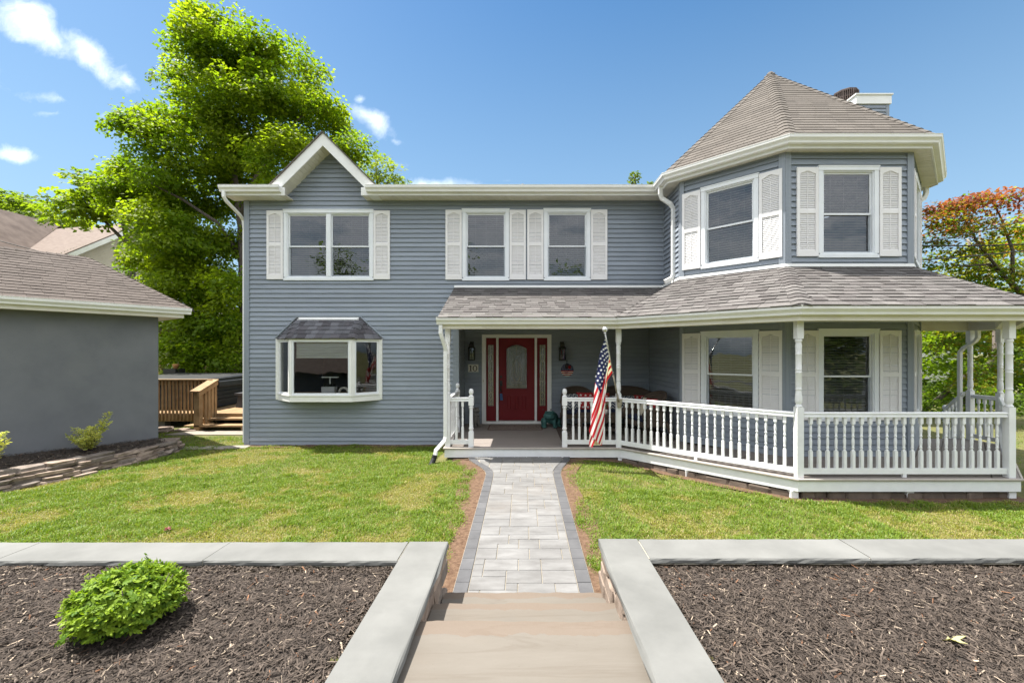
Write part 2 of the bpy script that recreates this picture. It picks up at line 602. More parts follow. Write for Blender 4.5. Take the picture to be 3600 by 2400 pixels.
M['cap'] = pmat('bluestone_cap', (0.115, 0.116, 0.110), (0.160, 0.161, 0.153), rough=0.8, scale=2.2, stretch=(1, 1, 1), detail=10, contrast=1.3, bump=0.18, bscale=30, rndv=0.06, stain=(0.105, 0.107, 0.102), stain_scale=2.4, stain_amt=0.45)
def sandstone():
    m = bpy.data.materials.new('sandstone_step')
    N, L = nodes_of(m)
    out = N.new('ShaderNodeOutputMaterial'); b = N.new('ShaderNodeBsdfPrincipled'); b.inputs['Roughness'].default_value = 0.85; b.inputs['Specular IOR Level'].default_value = 0.25
    g = N.new('ShaderNodeNewGeometry')

    def nz(sc, det, ro=.6, dist=0):
        mp = N.new('ShaderNodeMapping'); mp.inputs['Scale'].default_value = sc; L.new(g.outputs['Position'], mp.inputs['Vector'])
        n = N.new('ShaderNodeTexNoise'); n.inputs['Scale'].default_value = 1; n.inputs['Detail'].default_value = det; n.inputs['Roughness'].default_value = ro; n.inputs['Distortion'].default_value = dist
        L.new(mp.outputs[0], n.inputs['Vector']); return n.outputs['Fac']

    def mt(op, a, bb=None, clamp=False):
        n = N.new('ShaderNodeMath'); n.operation = op; n.use_clamp = clamp
        for i, v in enumerate((a, bb)):
            if v is None: continue
            if hasattr(v, 'is_linked'): L.new(v, n.inputs[i])
            else: n.inputs[i].default_value = v
        return n.outputs[0]

    def mx(f, a, c):
        n = N.new('ShaderNodeMix'); n.data_type = 'RGBA'; L.new(f, n.inputs[0])
        for sck, v in ((n.inputs[6], a), (n.inputs[7], c)):
            if hasattr(v, 'is_linked'): L.new(v, sck)
            else: sck.default_value = (*v, 1)
        return n.outputs[2]
    grain = mt('ADD', mt('MULTIPLY', mt('SUBTRACT', nz((.9, 5, 7), 9, .7, .5), .5), 1.3), .5, True)
    c = mx(grain, (.114, .100, .083), (.156, .141, .122))
    blot = mt('MULTIPLY', mt('SUBTRACT', nz((.8, 1.6, 2), 5), .5), 4.0, True)
    c = mx(mt('MULTIPLY', blot, .28), c, (.150, .118, .088))
    vein = mt('ABSOLUTE', mt('SUBTRACT', nz((.35, 3.2, 2), 6, .6, 1.2), .5))
    vein = mt('SUBTRACT', 1.0, mt('MULTIPLY', vein, 42.0), True)
    c = mx(mt('MULTIPLY', vein, .22), c, (.085, .066, .050))
    fleck = mt('MULTIPLY', mt('SUBTRACT', nz((60, 60, 60), 3), .66), 9.0, True)
    c = mx(mt('MULTIPLY', fleck, .35), c, (.07, .055, .04))
    sep = N.new('ShaderNodeSeparateXYZ'); L.new(g.outputs['Position'], sep.inputs[0])
    yw = mt('ADD', sep.outputs[1], mt('MULTIPLY', mt('SUBTRACT', nz((5, 5, 5), 6), .5), .16))
    edge = None
    for y1, wd in ((2.61, .13), (3.06, .085), (3.47, .08)):
        e = mt('MULTIPLY', mt('GREATER_THAN', yw, y1 - wd), mt('LESS_THAN', sep.outputs[1], y1 + .02))
        edge = e if edge is None else mt('MAXIMUM', edge, e)
    c = mx(mt('MULTIPLY', edge, .42), c, (.138, .094, .066))
    L.new(c, b.inputs['Base Color'])
    bn = N.new('ShaderNodeBump'); bn.inputs['Strength'].default_value = .35; bn.inputs['Distance'].default_value = .006
    L.new(mt('ADD', nz((6, 24, 24), 7), mt('MULTIPLY', edge, nz((30, 30, 30), 5))), bn.inputs['Height']); L.new(bn.outputs[0], b.inputs['Normal'])
    L.new(b.outputs[0], out.inputs['Surface'])
    return m


M['step'] = sandstone()
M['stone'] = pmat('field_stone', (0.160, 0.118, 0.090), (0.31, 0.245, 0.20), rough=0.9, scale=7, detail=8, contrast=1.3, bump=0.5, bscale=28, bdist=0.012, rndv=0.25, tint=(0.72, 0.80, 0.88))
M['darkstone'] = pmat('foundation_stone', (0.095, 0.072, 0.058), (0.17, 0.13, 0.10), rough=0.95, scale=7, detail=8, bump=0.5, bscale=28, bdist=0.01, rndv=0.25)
M['paver'] = pmat('light_paver', (0.114, 0.111, 0.108), (0.185, 0.183, 0.180), rough=0.85, scale=3.0, stretch=(1, 2.6, 1), detail=9, contrast=1.25, bump=0.2, bscale=60, rndv=0.08, stain=(0.155, 0.128, 0.10), stain_scale=1.2, stain_amt=0.3)
M['paverdark'] = pmat('grey_paver', (0.062, 0.062, 0.066), (0.098, 0.098, 0.102), rough=0.85, scale=5, detail=8, bump=0.2, bscale=60, rndv=0.09)
M['sand'] = pmat('joint_sand', (0.27, 0.235, 0.185), (0.34, 0.30, 0.24), rough=0.95, scale=60)
M['mortar'] = pmat('pale_mortar', (0.42, 0.385, 0.31), rough=0.9, scale=30)
M['soil'] = pmat('bare_soil', (0.075, 0.040, 0.022), (0.15, 0.092, 0.056), rough=0.95, scale=22, detail=9, contrast=1.5, bump=0.8, bscale=60, bdist=0.02)
M['mulchbase'] = pmat('mulch_ground', (0.022, 0.017, 0.014), (0.05, 0.04, 0.033), rough=0.95, scale=40, detail=8)
M['mulch'] = pmat('mulch_chips', (0.05, 0.04, 0.034), (0.10, 0.08, 0.065), rough=0.85, scale=120, attr=True, spec=0.25)
M['lawnbase'] = pmat('lawn_soil', (0.065, 0.080, 0.016), (0.14, 0.125, 0.045), rough=0.95, scale=5, detail=9, contrast=1.4)
M['grass'] = pmat('grass_blades', (0.1, 0.2, 0.03), (0.16, 0.24, 0.05), rough=0.5, scale=3, attr=True, trans=0.35, spec=0.3)
M['leaf'] = pmat('tree_leaves', (0.1, 0.2, 0.03), (0.14, 0.24, 0.03), rough=0.5, scale=1.0, attr=True, trans=0.62, spec=0.3)
M['shrubleaf'] = pmat('shrub_leaves', (0.1, 0.2, 0.03), (0.16, 0.26, 0.05), rough=0.55, scale=3, attr=True, trans=0.36, spec=0.22)
M['bark'] = pmat('tree_bark', (0.075, 0.060, 0.050), (0.155, 0.130, 0.110), rough=0.95, scale=6, stretch=(3, 3, 0.6), detail=8, contrast=1.4, bump=0.8, bscale=14, bdist=0.03)
M['palebark'] = pmat('pale_bark', (0.20, 0.17, 0.14), (0.33, 0.29, 0.25), rough=0.95, scale=8, stretch=(3, 3, 0.7), bump=0.4, bscale=18)
M['beige'] = pmat('beige_siding', (0.44, 0.395, 0.32), (0.51, 0.465, 0.385), rough=0.65, scale=2, rndv=0.02)
M['nroof'] = pmat('brown_roof', (0.135, 0.102, 0.084), (0.21, 0.168, 0.143), rough=0.95, scale=3.0, stretch=(1, 1, 6), detail=8, contrast=1.2, rndv=0.1)
M['nroofdark'] = pmat('dark_brown_roof', (0.065, 0.047, 0.038), (0.12, 0.092, 0.076), rough=0.95, scale=1.2, detail=8, contrast=1.4, rndv=0.1)
M['asphalt'] = pmat('asphalt', (0.04, 0.04, 0.042), (0.065, 0.065, 0.066), rough=0.9, scale=8)
M['concrete'] = pmat('concrete', (0.22, 0.19, 0.155), (0.29, 0.26, 0.22), rough=0.9, scale=5, detail=9, bump=0.2, bscale=60)
M['tub'] = pmat('hot_tub_black', (0.010, 0.010, 0.012), (0.018, 0.018, 0.022), rough=0.55, scale=4)
M['cover'] = pmat('vinyl_cover', (0.022, 0.023, 0.024), (0.04, 0.04, 0.042), rough=0.5, scale=4, bump=0.15, bscale=12, bdist=0.01)
M['greyplastic'] = pmat('grey_plastic', (0.05, 0.05, 0.055), (0.07, 0.07, 0.075), rough=0.6)
M['terracotta'] = pmat('terracotta', (0.42, 0.20, 0.08), (0.52, 0.28, 0.12), rough=0.8, scale=9)
M['cream'] = pmat('cream_plaque', (0.70, 0.67, 0.57), (0.76, 0.73, 0.64), rough=0.6, scale=9)
M['numeral'] = pmat('dark_numeral', (0.03, 0.025, 0.02), rough=0.5)
M['wicker'] = None
M['navy'] = pmat('navy_cushion', (0.012, 0.016, 0.045), (0.02, 0.026, 0.06), rough=0.9, scale=30, bump=0.3, bscale=120)
M['verdigris'] = pmat('verdigris_bronze', (0.018, 0.075, 0.070), (0.06, 0.16, 0.145), rough=0.6, scale=12, detail=7, contrast=1.3, bump=0.4, bscale=30, bdist=0.01)
M['castgrey'] = pmat('cast_stone_grey', (0.11, 0.10, 0.09), (0.22, 0.205, 0.18), rough=0.9, scale=24, detail=6, contrast=1.3, bump=0.6, bscale=60, bdist=0.01)
M['leafpale'] = pmat('fallen_leaf_yellow', (0.36, 0.34, 0.15), (0.42, 0.40, 0.22), rough=0.6, scale=30, trans=0.2)
M['leafred'] = pmat('fallen_leaf_red', (0.10, 0.012, 0.012), (0.16, 0.03, 0.022), rough=0.6, scale=30)
M['bluefob'] = pmat('blue_plastic', (0.02, 0.06, 0.16), (0.03, 0.08, 0.2), rough=0.4)
M['copper'] = pmat('dark_vent_metal', (0.035, 0.022, 0.018), (0.075, 0.05, 0.042), rough=0.6, scale=10)
# ================================================================== SPECIAL MATERIALS
def stripes_mat(name, kind):
    """printed cloth: kind 'stars' red with white stars dots, 'chevron' navy zigzag, 'flagdisc' """
    m = bpy.data.materials.new(name)
    N, L = nodes_of(m)
    out = N.new('ShaderNodeOutputMaterial')
    b = N.new('ShaderNodeBsdfPrincipled'); b.inputs['Roughness'].default_value = 0.85
    tc = N.new('ShaderNodeTexCoord')
    sep = N.new('ShaderNodeSeparateXYZ'); L.new(tc.outputs['Object'], sep.inputs[0])

    def mt(op, a, bb=None, clamp=False):
        n = N.new('ShaderNodeMath'); n.operation = op; n.use_clamp = clamp
        for i, v in enumerate((a, bb)):
            if v is None:
                continue
            if hasattr(v, 'is_linked'):
                L.new(v, n.inputs[i])
            else:
                n.inputs[i].default_value = v
        return n.outputs[0]
    x, z = sep.outputs[0], sep.outputs[2]
    if kind == 'chevron':
        zig = mt('ABSOLUTE', mt('SUBTRACT', mt('FRACT', mt('MULTIPLY', x, 9.0)), 0.5))
        f = mt('GREATER_THAN', mt('FRACT', mt('ADD', mt('MULTIPLY', z, 14.0), mt('MULTIPLY', zig, 1.6))), 0.55)
        ca, cb = (0.02, 0.035, 0.075), (0.50, 0.50, 0.48)
    elif kind == 'stars':
        row = mt('FLOOR', mt('MULTIPLY', z, 11.0))
        fx = mt('SUBTRACT', mt('FRACT', mt('ADD', mt('MULTIPLY', x, 9.0), mt('MULTIPLY', row, 0.5))), 0.5)
        fz = mt('SUBTRACT', mt('FRACT', mt('MULTIPLY', z, 11.0)), 0.5)
        r = mt('SQRT', mt('ADD', mt('MULTIPLY', fx, fx), mt('MULTIPLY', fz, fz)))
        ang = mt('ARCTAN2', fx, fz)
        lim = mt('ADD', mt('MULTIPLY', mt('COSINE', mt('MULTIPLY', ang, 5.0)), 0.085), 0.2)
        f = mt('LESS_THAN', r, lim)
        ca, cb = (0.35, 0.018, 0.02), (0.72, 0.70, 0.66)
    elif kind == 'rug':
        v = N.new('ShaderNodeTexVoronoi'); v.feature = 'DISTANCE_TO_EDGE'; v.inputs['Scale'].default_value = 9
        g = N.new('ShaderNodeNewGeometry'); L.new(g.outputs['Position'], v.inputs['Vector'])
        f = mt('LESS_THAN', v.outputs['Distance'], 0.07)
        ca, cb = (0.20, 0.17, 0.145), (0.055, 0.042, 0.036)
    elif kind == 'mat':
        g = N.new('ShaderNodeNewGeometry')
        v = N.new('ShaderNodeTexVoronoi'); v.inputs['Scale'].default_value = 26; L.new(g.outputs['Position'], v.inputs['Vector'])
        f = mt('GREATER_THAN', v.outputs['Distance'], 0.42)
        ca, cb = (0.105, 0.075, 0.062), (0.22, 0.175, 0.15)
    elif kind == 'wicker':
        g = N.new('ShaderNodeNewGeometry')
        s2 = N.new('ShaderNodeSeparateXYZ'); L.new(g.outputs['Position'], s2.inputs[0])
        h = mt('ADD', s2.outputs[0], mt('MULTIPLY', s2.outputs[1], 0.7))
        wv = mt('SINE', mt('MULTIPLY', h, 260.0))
        wz = mt('SINE', mt('MULTIPLY', s2.outputs[2], 330.0))
        pr = mt('MULTIPLY', wv, wz)
        f = mt('ADD', mt('MULTIPLY', pr, 0.5), 0.5)
        ca, cb = (0.035, 0.024, 0.017), (0.135, 0.098, 0.070)
        bn = N.new('ShaderNodeBump'); bn.inputs['Strength'].default_value = 0.6; bn.inputs['Distance'].default_value = 0.006
        L.new(pr, bn.inputs['Height']); L.new(bn.outputs[0], b.inputs['Normal'])
    elif kind == 'cream':
        f = mt('GREATER_THAN', mt('ADD', x, z), 0.11)
        ca, cb = (0.62, 0.55, 0.42), (0.36, 0.02, 0.02)
    mx = N.new('ShaderNodeMix'); mx.data_type = 'RGBA'
    L.new(f, mx.inputs[0]); mx.inputs[6].default_value = (*ca, 1); mx.inputs[7].default_value = (*cb, 1)
    L.new(mx.outputs[2], b.inputs['Base Color'])
    L.new(b.outputs[0], out.inputs['Surface'])
    return m


for k in ('stars', 'chevron', 'rug', 'mat', 'wicker', 'cream'):
    M['print_' + k] = stripes_mat('print_' + k, k)
M['wicker'] = M['print_wicker']


def plain(name, col, rough=0.6, trans=0.0):
    return pmat(name, col, tuple(min(1, c * 1.08) for c in col), rough=rough, scale=20, trans=trans)


M['flagred'] = plain('flag_red', (0.46, 0.012, 0.022), 0.7, 0.22)
M['flagwhite'] = plain('flag_white', (0.78, 0.78, 0.78), 0.7, 0.22)
M['flagblue'] = plain('flag_blue', (0.012, 0.018, 0.085), 0.7, 0.12)
M['starwhite'] = plain('star_white', (0.80, 0.80, 0.80), 0.7)
M['brass'] = pmat('lead_came', (0.42, 0.36, 0.20), (0.55, 0.48, 0.28), rough=0.35, metallic=0.8, scale=30)

# ================================================================== GROUND HEIGHTS
GZ = -0.30


def ss(a, b, x):
    t = np.clip((np.asarray(x, float) - a) / (b - a), 0, 1)
    return t * t * (3 - 2 * t)


def ground_z(x, y):
    x = np.asarray(x, float); y = np.asarray(y, float)
    base = -0.305 + 0.02 * (vnoise(x * 0.8 + 5, y * 0.8, 3) - 0.5)
    rise = ss(4.0, 8.1, y) * np.exp(-(np.maximum(np.abs(x - 0.1) - 0.8, 0) / 1.1) ** 2) * (1 - ss(8.3, 9.4, y))
    return base + 0.105 * rise


def walk_z(y):
    return -0.283 + 0.0247 * (y - 3.5)


# ================================================================== HOUSE
YF = 9.8                      # main front wall
YR = 10.92                    # recessed entry wall
FAC = Fr((0, YF, 0), (1, 0, 0), (0, 1, 0))
REC = Fr((0, YR, 0), (1, 0, 0), (0, 1, 0))
s2 = 1 / math.sqrt(2)
XA, XB, YT = 4.42, 6.546, 7.45          # turret front corners
AA = 1.291
CL, CR = Vector((XA - AA, YT + AA, 0)), Vector((XB + AA, YT + AA, 0))
TF = Fr((XA, YT, 0), (1, 0, 0), (0, 1, 0))
TL = Fr(CL, (s2, -s2, 0), (s2, s2, 0))
TR = Fr((XB, YT, 0), (s2, s2, 0), (-s2, s2, 0))
TS = Fr((CL.x, YR, 0), (0, -1, 0), (1, 0, 0))       # side wall under the porch, seen from the left
RS = Fr((-1.467, YF, 0), (0, 1, 0), (-1, 0, 0))     # return of the recess
LF = AA * math.sqrt(2)
WF = XB - XA
EXP = 0.1024
ZT = 5.17                     # top of walls / soffit level
ZFL = 3.19                    # roof flashing level

house = thing('house', 'blue-grey clapboard house with white shutters, an octagonal turret and a wraparound porch', 'house', (0, YF, GZ))

SH_W, SH_H = 0.36, 1.52
# section: thick butt with an undercut lip that shades the course below it
PK_SEC = [(-0.030, -0.002), (-0.031, 0.005), (0.000, EXP + 0.026), (0.004, EXP + 0.026), (0.004, 0.026), (-0.012, 0.026), (-0.022, -0.002)]


def plank_rings(p, q, w):
    return [[(p, d, w + z) for d, z in PK_SEC], [(q, d, w + z) for d, z in PK_SEC]]


_plank = MB().loft(plank_rings(0, 1, 0)).mesh('plank', M['siding'])


def wall(name, fr, u0, u1, w0, w1, openings=(), mat=None, top=None, pieces=True, planks=True, thick=0.14):
    """backing with openings cut out and clapboards laid over it; top(w) may narrow the course (gable)"""
    mb = MB(fr)
    us = sorted({u0, u1, *[o[0] for o in openings], *[o[1] for o in openings]})
    ws = sorted({w0, w1, *[o[2] for o in openings], *[o[3] for o in openings]})
    us = [u for u in us if u0 <= u <= u1]; ws = [w for w in ws if w0 <= w <= w1]
    for i in range(len(us) - 1):
        run = None
        for j in range(len(ws) - 1):
            uc, wc = (us[i] + us[i + 1]) / 2, (ws[j] + ws[j + 1]) / 2
            hole = any(o[0] < uc < o[1] and o[2] < wc < o[3] for o in openings)
            if hole:
                if run is not None:
                    mb.box(us[i], us[i + 1], 0.004, thick, run, ws[j]); run = None
            elif run is None:
                run = ws[j]
        if run is not None:
            mb.box(us[i], us[i + 1], 0.004, thick, run, ws[-1])
    wo = mb.build(name, M['siding'], house)
    if not planks:
        return wo
    k0 = math.floor(w0 / EXP)
    segs = []
    w = k0 * EXP
    while w < w1 - 0.01:
        a, b = u0, u1
        if top:
            a, b = top(w + EXP)
        spans = [(a, b)]
        for o in openings:
            if o[2] < w + EXP and o[3] > w + 0.01:
                ns = []
                for (p, q) in spans:
                    if o[1] <= p or o[0] >= q:
                        ns.append((p, q))
                    else:
                        if o[0] - p > 0.02:
                            ns.append((p, o[0]))
                        if q - o[1] > 0.02:
                            ns.append((o[1], q))
                spans = ns
        for (p, q) in spans:
            if q - p > 0.02:
                segs.append((p, q, max(w, w0)))
        w += EXP
    if pieces:
        for (p, q, w) in segs:
            objm('plank', _plank, wo, fr.M(p, 0, w, q - p, 1, 1))
    else:
        mb = MB(fr)
        for (p, q, w) in segs:
            mb.loft(plank_rings(p, q, w))
        mb.build('siding', M['siding'], wo, kind='stuff')
    return wo


# ---- window openings (u0, u1, w0, w1) by wall: casing outlines
WA = (-5.311, -3.326, 3.352, 4.905)
WB = (-1.353, -0.316, 3.345, 4.92)
WC = (0.455, 1.486, 3.345, 4.925)
WTF = (0.547, 1.558, 3.347, 4.875)
WTFL = (0.547, 1.558, 0.598, 2.138)
WTL = (0.412, 1.425, 3.347, 4.875)
WTLL = (0.412, 1.425, 0.598, 2.138)
BAY = (-5.35, -3.26, 0.86, 2.06)
DOOR = (-0.985, 0.655, 0.0, 2.14)


def inset(o, k=0.045):
    return (o[0] + k, o[1] - k, o[2] + k, o[3] - k)


def gable_top(w):
    if w <= ZT:
        return (-6.165, CL.x)
    h = max(0.0, 6.17 - w)
    return (-4.285 - h, -4.285 + h)


wall('front_wall', FAC, -6.165, -1.467, -0.33, ZT, [inset(WA), BAY])
wall('upper_wall', FAC, -1.467, CL.x, 2.45, ZT, [inset(WB), inset(WC)])
mb = MB(FAC)
mb.prism([(-5.25, 0.004, ZT), (-3.32, 0.004, ZT), (-4.285, 0.004, ZT + 0.965)], (0, 0.14, 0))
gw = mb.build('gable_wall', M['siding'], house)
w = (math.floor(ZT / EXP) + 1) * EXP
while w < 6.08:
    h = max(0.05, 6.17 - w)
    h = min(h, 0.98)
    objm('plank', _plank, gw, FAC.M(-4.285 - h, 0, w, 2 * h, 1, 1))
    w += EXP
wall('entry_wall', REC, -1.467, CL.x, 0.0, 2.5, [DOOR], pieces=False)
wall('turret_wall', TF, 0, WF, 0.0, ZT, [inset(WTF), inset(WTFL)])
wall('turret_wall', TL, 0, LF, 0.0, ZT, [inset(WTL), inset(WTLL)])
wall('turret_wall', TR, 0, LF, 0.0, ZT, [inset(WTL), inset(WTLL)], pieces=False)
wall('porch_side_wall', TS, 0, YR - CL.y, 0.0, 2.7, pieces=False)
wall('upper_side_wall', TS, YR - YF, YR - CL.y, 2.7, ZT, pieces=False)
wall('recess_wall', RS, 0.0, YR - YF, -0.3, 2.5, pieces=False)
# outer shell that the photo does not show, closing the rooms
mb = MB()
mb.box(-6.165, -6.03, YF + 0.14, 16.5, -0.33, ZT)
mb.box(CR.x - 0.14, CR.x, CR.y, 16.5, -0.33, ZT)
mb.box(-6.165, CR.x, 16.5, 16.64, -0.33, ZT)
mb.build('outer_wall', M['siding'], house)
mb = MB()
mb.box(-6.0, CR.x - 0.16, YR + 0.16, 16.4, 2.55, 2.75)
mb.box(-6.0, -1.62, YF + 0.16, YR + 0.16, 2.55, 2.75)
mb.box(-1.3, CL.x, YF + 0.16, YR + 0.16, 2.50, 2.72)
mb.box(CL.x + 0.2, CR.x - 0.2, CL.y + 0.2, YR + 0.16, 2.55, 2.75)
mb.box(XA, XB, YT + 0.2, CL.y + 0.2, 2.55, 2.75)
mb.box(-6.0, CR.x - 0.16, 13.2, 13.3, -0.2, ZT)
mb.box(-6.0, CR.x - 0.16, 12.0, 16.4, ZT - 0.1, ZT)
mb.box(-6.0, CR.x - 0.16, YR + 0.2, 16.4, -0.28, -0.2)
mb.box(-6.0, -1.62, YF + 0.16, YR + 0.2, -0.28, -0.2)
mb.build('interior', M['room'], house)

# ---- corner boards
mb = MB()
mb.box(-6.185, -6.075, YF - 0.042, YF - 0.001, -0.335, ZT)
mb.box(-6.192, -6.167, YF - 0.034, YF + 0.10, 0.40, ZT)
mb.build('corner_board', M['corner'], house)
mb = MB()
mb.box(-1.56, -1.430, YF - 0.042, YF - 0.001, -0.2, 2.44)
mb.box(-1.466, -1.425, YF - 0.038, YF + 0.10, -0.2, 2.44)
mb.build('corner_board', M['corner'], house)
for (f1, e1, f2) in ((TL, LF, TF), (TF, WF, TR)):
    mb = MB(f1); mb.box(e1 - 0.085, e1 + 0.016, -0.040, -0.002, 0.0, ZT); o = mb.build('corner_board', M['corner'], house)
    mb = MB(f2); mb.box(-0.014, 0.085, -0.040, -0.002, 0.0, ZT); mb.build('corner_board', M['corner'], house)
mb = MB(TL); mb.box(-0.014, 0.075, -0.040, -0.002, 0.0, ZT); mb.build('corner_board', M['corner'], house)
mb = MB(TS); mb.box(YR - CL.y - 0.08, YR - CL.y + 0.012, -0.028, -0.002, 0.0, ZT); mb.build('corner_board', M['corner'], house)
mb = MB(TR); mb.box(LF - 0.08, LF + 0.01, -0.04, -0.002, 0.0, ZT); mb.build('corner_board', M['corner'], house)
mb = MB(REC); mb.box(CL.x - 0.03, CL.x - 0.018, -0.035, -0.018, 0.0, 2.5); mb.build('corner_trim', M['corner'], house)
mb = MB(FAC); mb.box(CL.x - 0.035, CL.x - 0.019, -0.035, -0.018, ZFL, ZT); mb.build('corner_trim', M['corner'], house)


# ---- double-hung windows
_wcache = {}


def win_meshes(Wd, H, units):
    key = (round(Wd, 2), round(H, 2), units)
    if key in _wcache:
        return _wcache[key]
    cw, hw, sw = 0.072, 0.062, 0.075
    c = MB()
    c.box(-0.004, Wd + 0.004, -0.048, 0.02, H - hw, H)               # head
    c.box(-0.012, Wd + 0.012, -0.056, -0.01, H, H + 0.018)
    c.box(0, cw, -0.040, 0.02, sw, H - hw)
    c.box(Wd - cw, Wd, -0.040, 0.02, sw, H - hw)
    c.box(-0.004, Wd + 0.004, -0.046, 0.02, 0.0, sw - 0.022)
    c.box(0.02, Wd - 0.02, -0.036, 0.02, sw - 0.022, sw)
    # stepped inner stop
    for (a, b) in ((cw, cw + 0.022), (Wd - cw - 0.022, Wd - cw)):
        c.box(a, b, -0.022, 0.12, sw, H - hw)
    c.box(cw + 0.022, Wd - cw - 0.022, -0.022, 0.12, H - hw - 0.02, H - hw)
    c.box(cw + 0.022, Wd - cw - 0.022, -0.022, 0.12, sw, sw + 0.015)
    xs = [(cw + 0.022, Wd - cw - 0.022)]
    if units == 2:
        mid = Wd / 2
        c.box(mid - 0.05, mid + 0.05, -0.036, 0.12, sw + 0.015, H - hw - 0.02)
        xs = [(cw + 0.022, mid - 0.05), (mid + 0.05, Wd - cw - 0.022)]
    cas = c.mesh('window', M['vinyl'])
    z0, z1 = sw + 0.015, H - hw - 0.02
    zm = z0 + (z1 - z0) * 0.485
    parts = []
    fw = 0.026
    for (a, b) in xs:
        for (k, lo, hi, d) in (('upper', zm - 0.016, z1, 0.012), ('lower', z0, zm + 0.016, 0.036)):
            s = MB()
            s.box(a, a + fw, d, d + 0.024, lo, hi)
            s.box(b - fw, b, d, d + 0.024, lo, hi)
            s.box(a + fw, b - fw, d, d + 0.024, lo, lo + 0.03)
            s.box(a + fw, b - fw, d, d + 0.024, hi - 0.03, hi)
            if k == 'lower':
                s.box((a + b) / 2 - 0.012, (a + b) / 2 + 0.012, d - 0.012, d, lo + 0.008, lo + 0.026)
            parts.append(('sash', s.mesh('sash', M['sash'] if k == 'lower' else M['vinyl'])))
            g = MB()
            g.add([(a + fw, d + 0.012, lo + 0.03), (b - fw, d + 0.012, lo + 0.03), (b - fw, d + 0.012, hi - 0.03), (a + fw, d + 0.012, hi - 0.03)], [(0, 1, 2, 3)])
            parts.append(('pane', g.mesh('pane', M['glass'])))
        bl = MB()
        z = z1 - 0.03
        bl.box(a + 0.004, b - 0.004, 0.085, 0.125, z1 - 0.035, z1 - 0.002)
        r2 = random.Random(int(a * 100))
        while z > z0 + 0.03:
            dz = 0.016
            bl.hexa([(a + 0.006, 0.088, z - dz), (b - 0.006, 0.088, z - dz), (b - 0.006, 0.124, z + dz * .6), (a + 0.006, 0.124, z + dz * .6)],
                    [(a + 0.006, 0.088, z - dz + 0.003), (b - 0.006, 0.088, z - dz + 0.003), (b - 0.006, 0.124, z + dz * .6 + 0.003), (a + 0.006, 0.124, z + dz * .6 + 0.003)])
            z -= 0.0445
        bl.box(a + 0.004, b - 0.004, 0.09, 0.12, z0 + 0.004, z0 + 0.028)
        for t in (0.22, 0.5, 0.78):
            x = a + (b - a) * t
            bl.box(x - 0.002, x + 0.002, 0.084, 0.087, z0 + 0.02, z1)
        parts.append(('blind', bl.mesh('blind', M['blind'])))
    _wcache[key] = (cas, parts)
    return _wcache[key]


def window(fr, o, units=1):
    cas, parts = win_meshes(o[1] - o[0], o[3] - o[2], units)
    Mx = fr.M(o[0], 0, o[2])
    wo = objm('window', cas, house, Mx)
    for (n, me) in parts:
        objm(n, me, wo, Mx, kind='stuff' if n == 'blind' else None)
    return wo


def shutter_meshes():
    f = MB()
    st, top, mid, bot = 0.048, 0.105, 0.07, 0.105
    W_, H_ = SH_W, SH_H
    zm = H_ * 0.505
    f.box(0, st, -0.052, -0.018, 0, H_)
    f.box(W_ - st, W_, -0.052, -0.018, 0, H_)
    f.box(st, W_ - st, -0.050, -0.018, 0, bot)
    f.box(st, W_ - st, -0.050, -0.018, zm - mid / 2, zm + mid / 2)
    # arched underside of the top rail
    n = 12
    a, b = st, W_ - st
    pts = []
    for i in range(n + 1):
        t = i / n
        x = a + (b - a) * t
        pts.append((x, H_ - top + 0.042 * (0.5 - 0.5 * math.cos(2 * math.pi * t))))
    for i in range(n):
        (x0, z0), (x1, z1) = pts[i], pts[i + 1]
        f.hexa([(x0, -0.050, z0), (x1, -0.050, z1), (x1, -0.018, z1), (x0, -0.018, z0)], [(x0, -0.050, H_), (x1, -0.050, H_), (x1, -0.018, H_), (x0, -0.018, H_)])
    for (x, z) in ((0.02, 0.02), (W_ - 0.02, 0.02), (0.02, zm), (W_ - 0.02, zm), (0.02, H_ - 0.02), (W_ - 0.02, H_ - 0.02)):
        f.box(x - 0.004, x + 0.004, -0.054, -0.052, z - 0.004, z + 0.004)
    fm = f.mesh('shutter', M['shutter'])
    l = MB()
    l.box(st, W_ - st, -0.024, -0.0185, bot, H_ - top + 0.04)
    for (z0, z1) in ((bot, zm - mid / 2), (zm + mid / 2, H_ - top + 0.038)):
        k = int((z1 - z0) / 0.0306)
        p = (z1 - z0) / k
        for i in range(k):
            z = z0 + i * p
            l.hexa([(st, -0.040, z + 0.001), (W_ - st, -0.040, z + 0.001), (W_ - st, -0.024, z + p * .95), (st, -0.024, z + p * .95)],
                   [(st, -0.040, z + 0.009), (W_ - st, -0.040, z + 0.009), (W_ - st, -0.024, z + p * 1.25), (st, -0.024, z + p * 1.25)])
    l.box(W_ / 2 - 0.004, W_ / 2 + 0.004, -0.0445, -0.03, bot, H_ - top + 0.03)
    lm = l.mesh('louvers', M['shutter'])
    return fm, lm


_sf, _sl = shutter_meshes()


def shutters(fr, o):
    h = (o[3] - o[2]) - 0.035
    for u in (o[0] - 0.01 - SH_W, o[1] + 0.01):
        Mx = fr.M(u, 0, o[2] + 0.022, 1, 1, h / SH_H)
        s = objm('shutter', _sf, house, Mx)
        objm('louvers', _sl, s, Mx, kind='stuff')


window(FAC, WA, 2); window(FAC, WB); window(FAC, WC)
window(TF, WTF); window(TF, WTFL); window(TL, WTL); window(TL, WTLL); window(TR, WTL); window(TR, WTLL)
for fr, o in ((FAC, WA), (FAC, WB), (FAC, WC), (TF, WTF), (TF, WTFL), (TL, WTL), (TL, WTLL), (TR, WTL), (TR, WTLL)):
    shutters(fr, o)

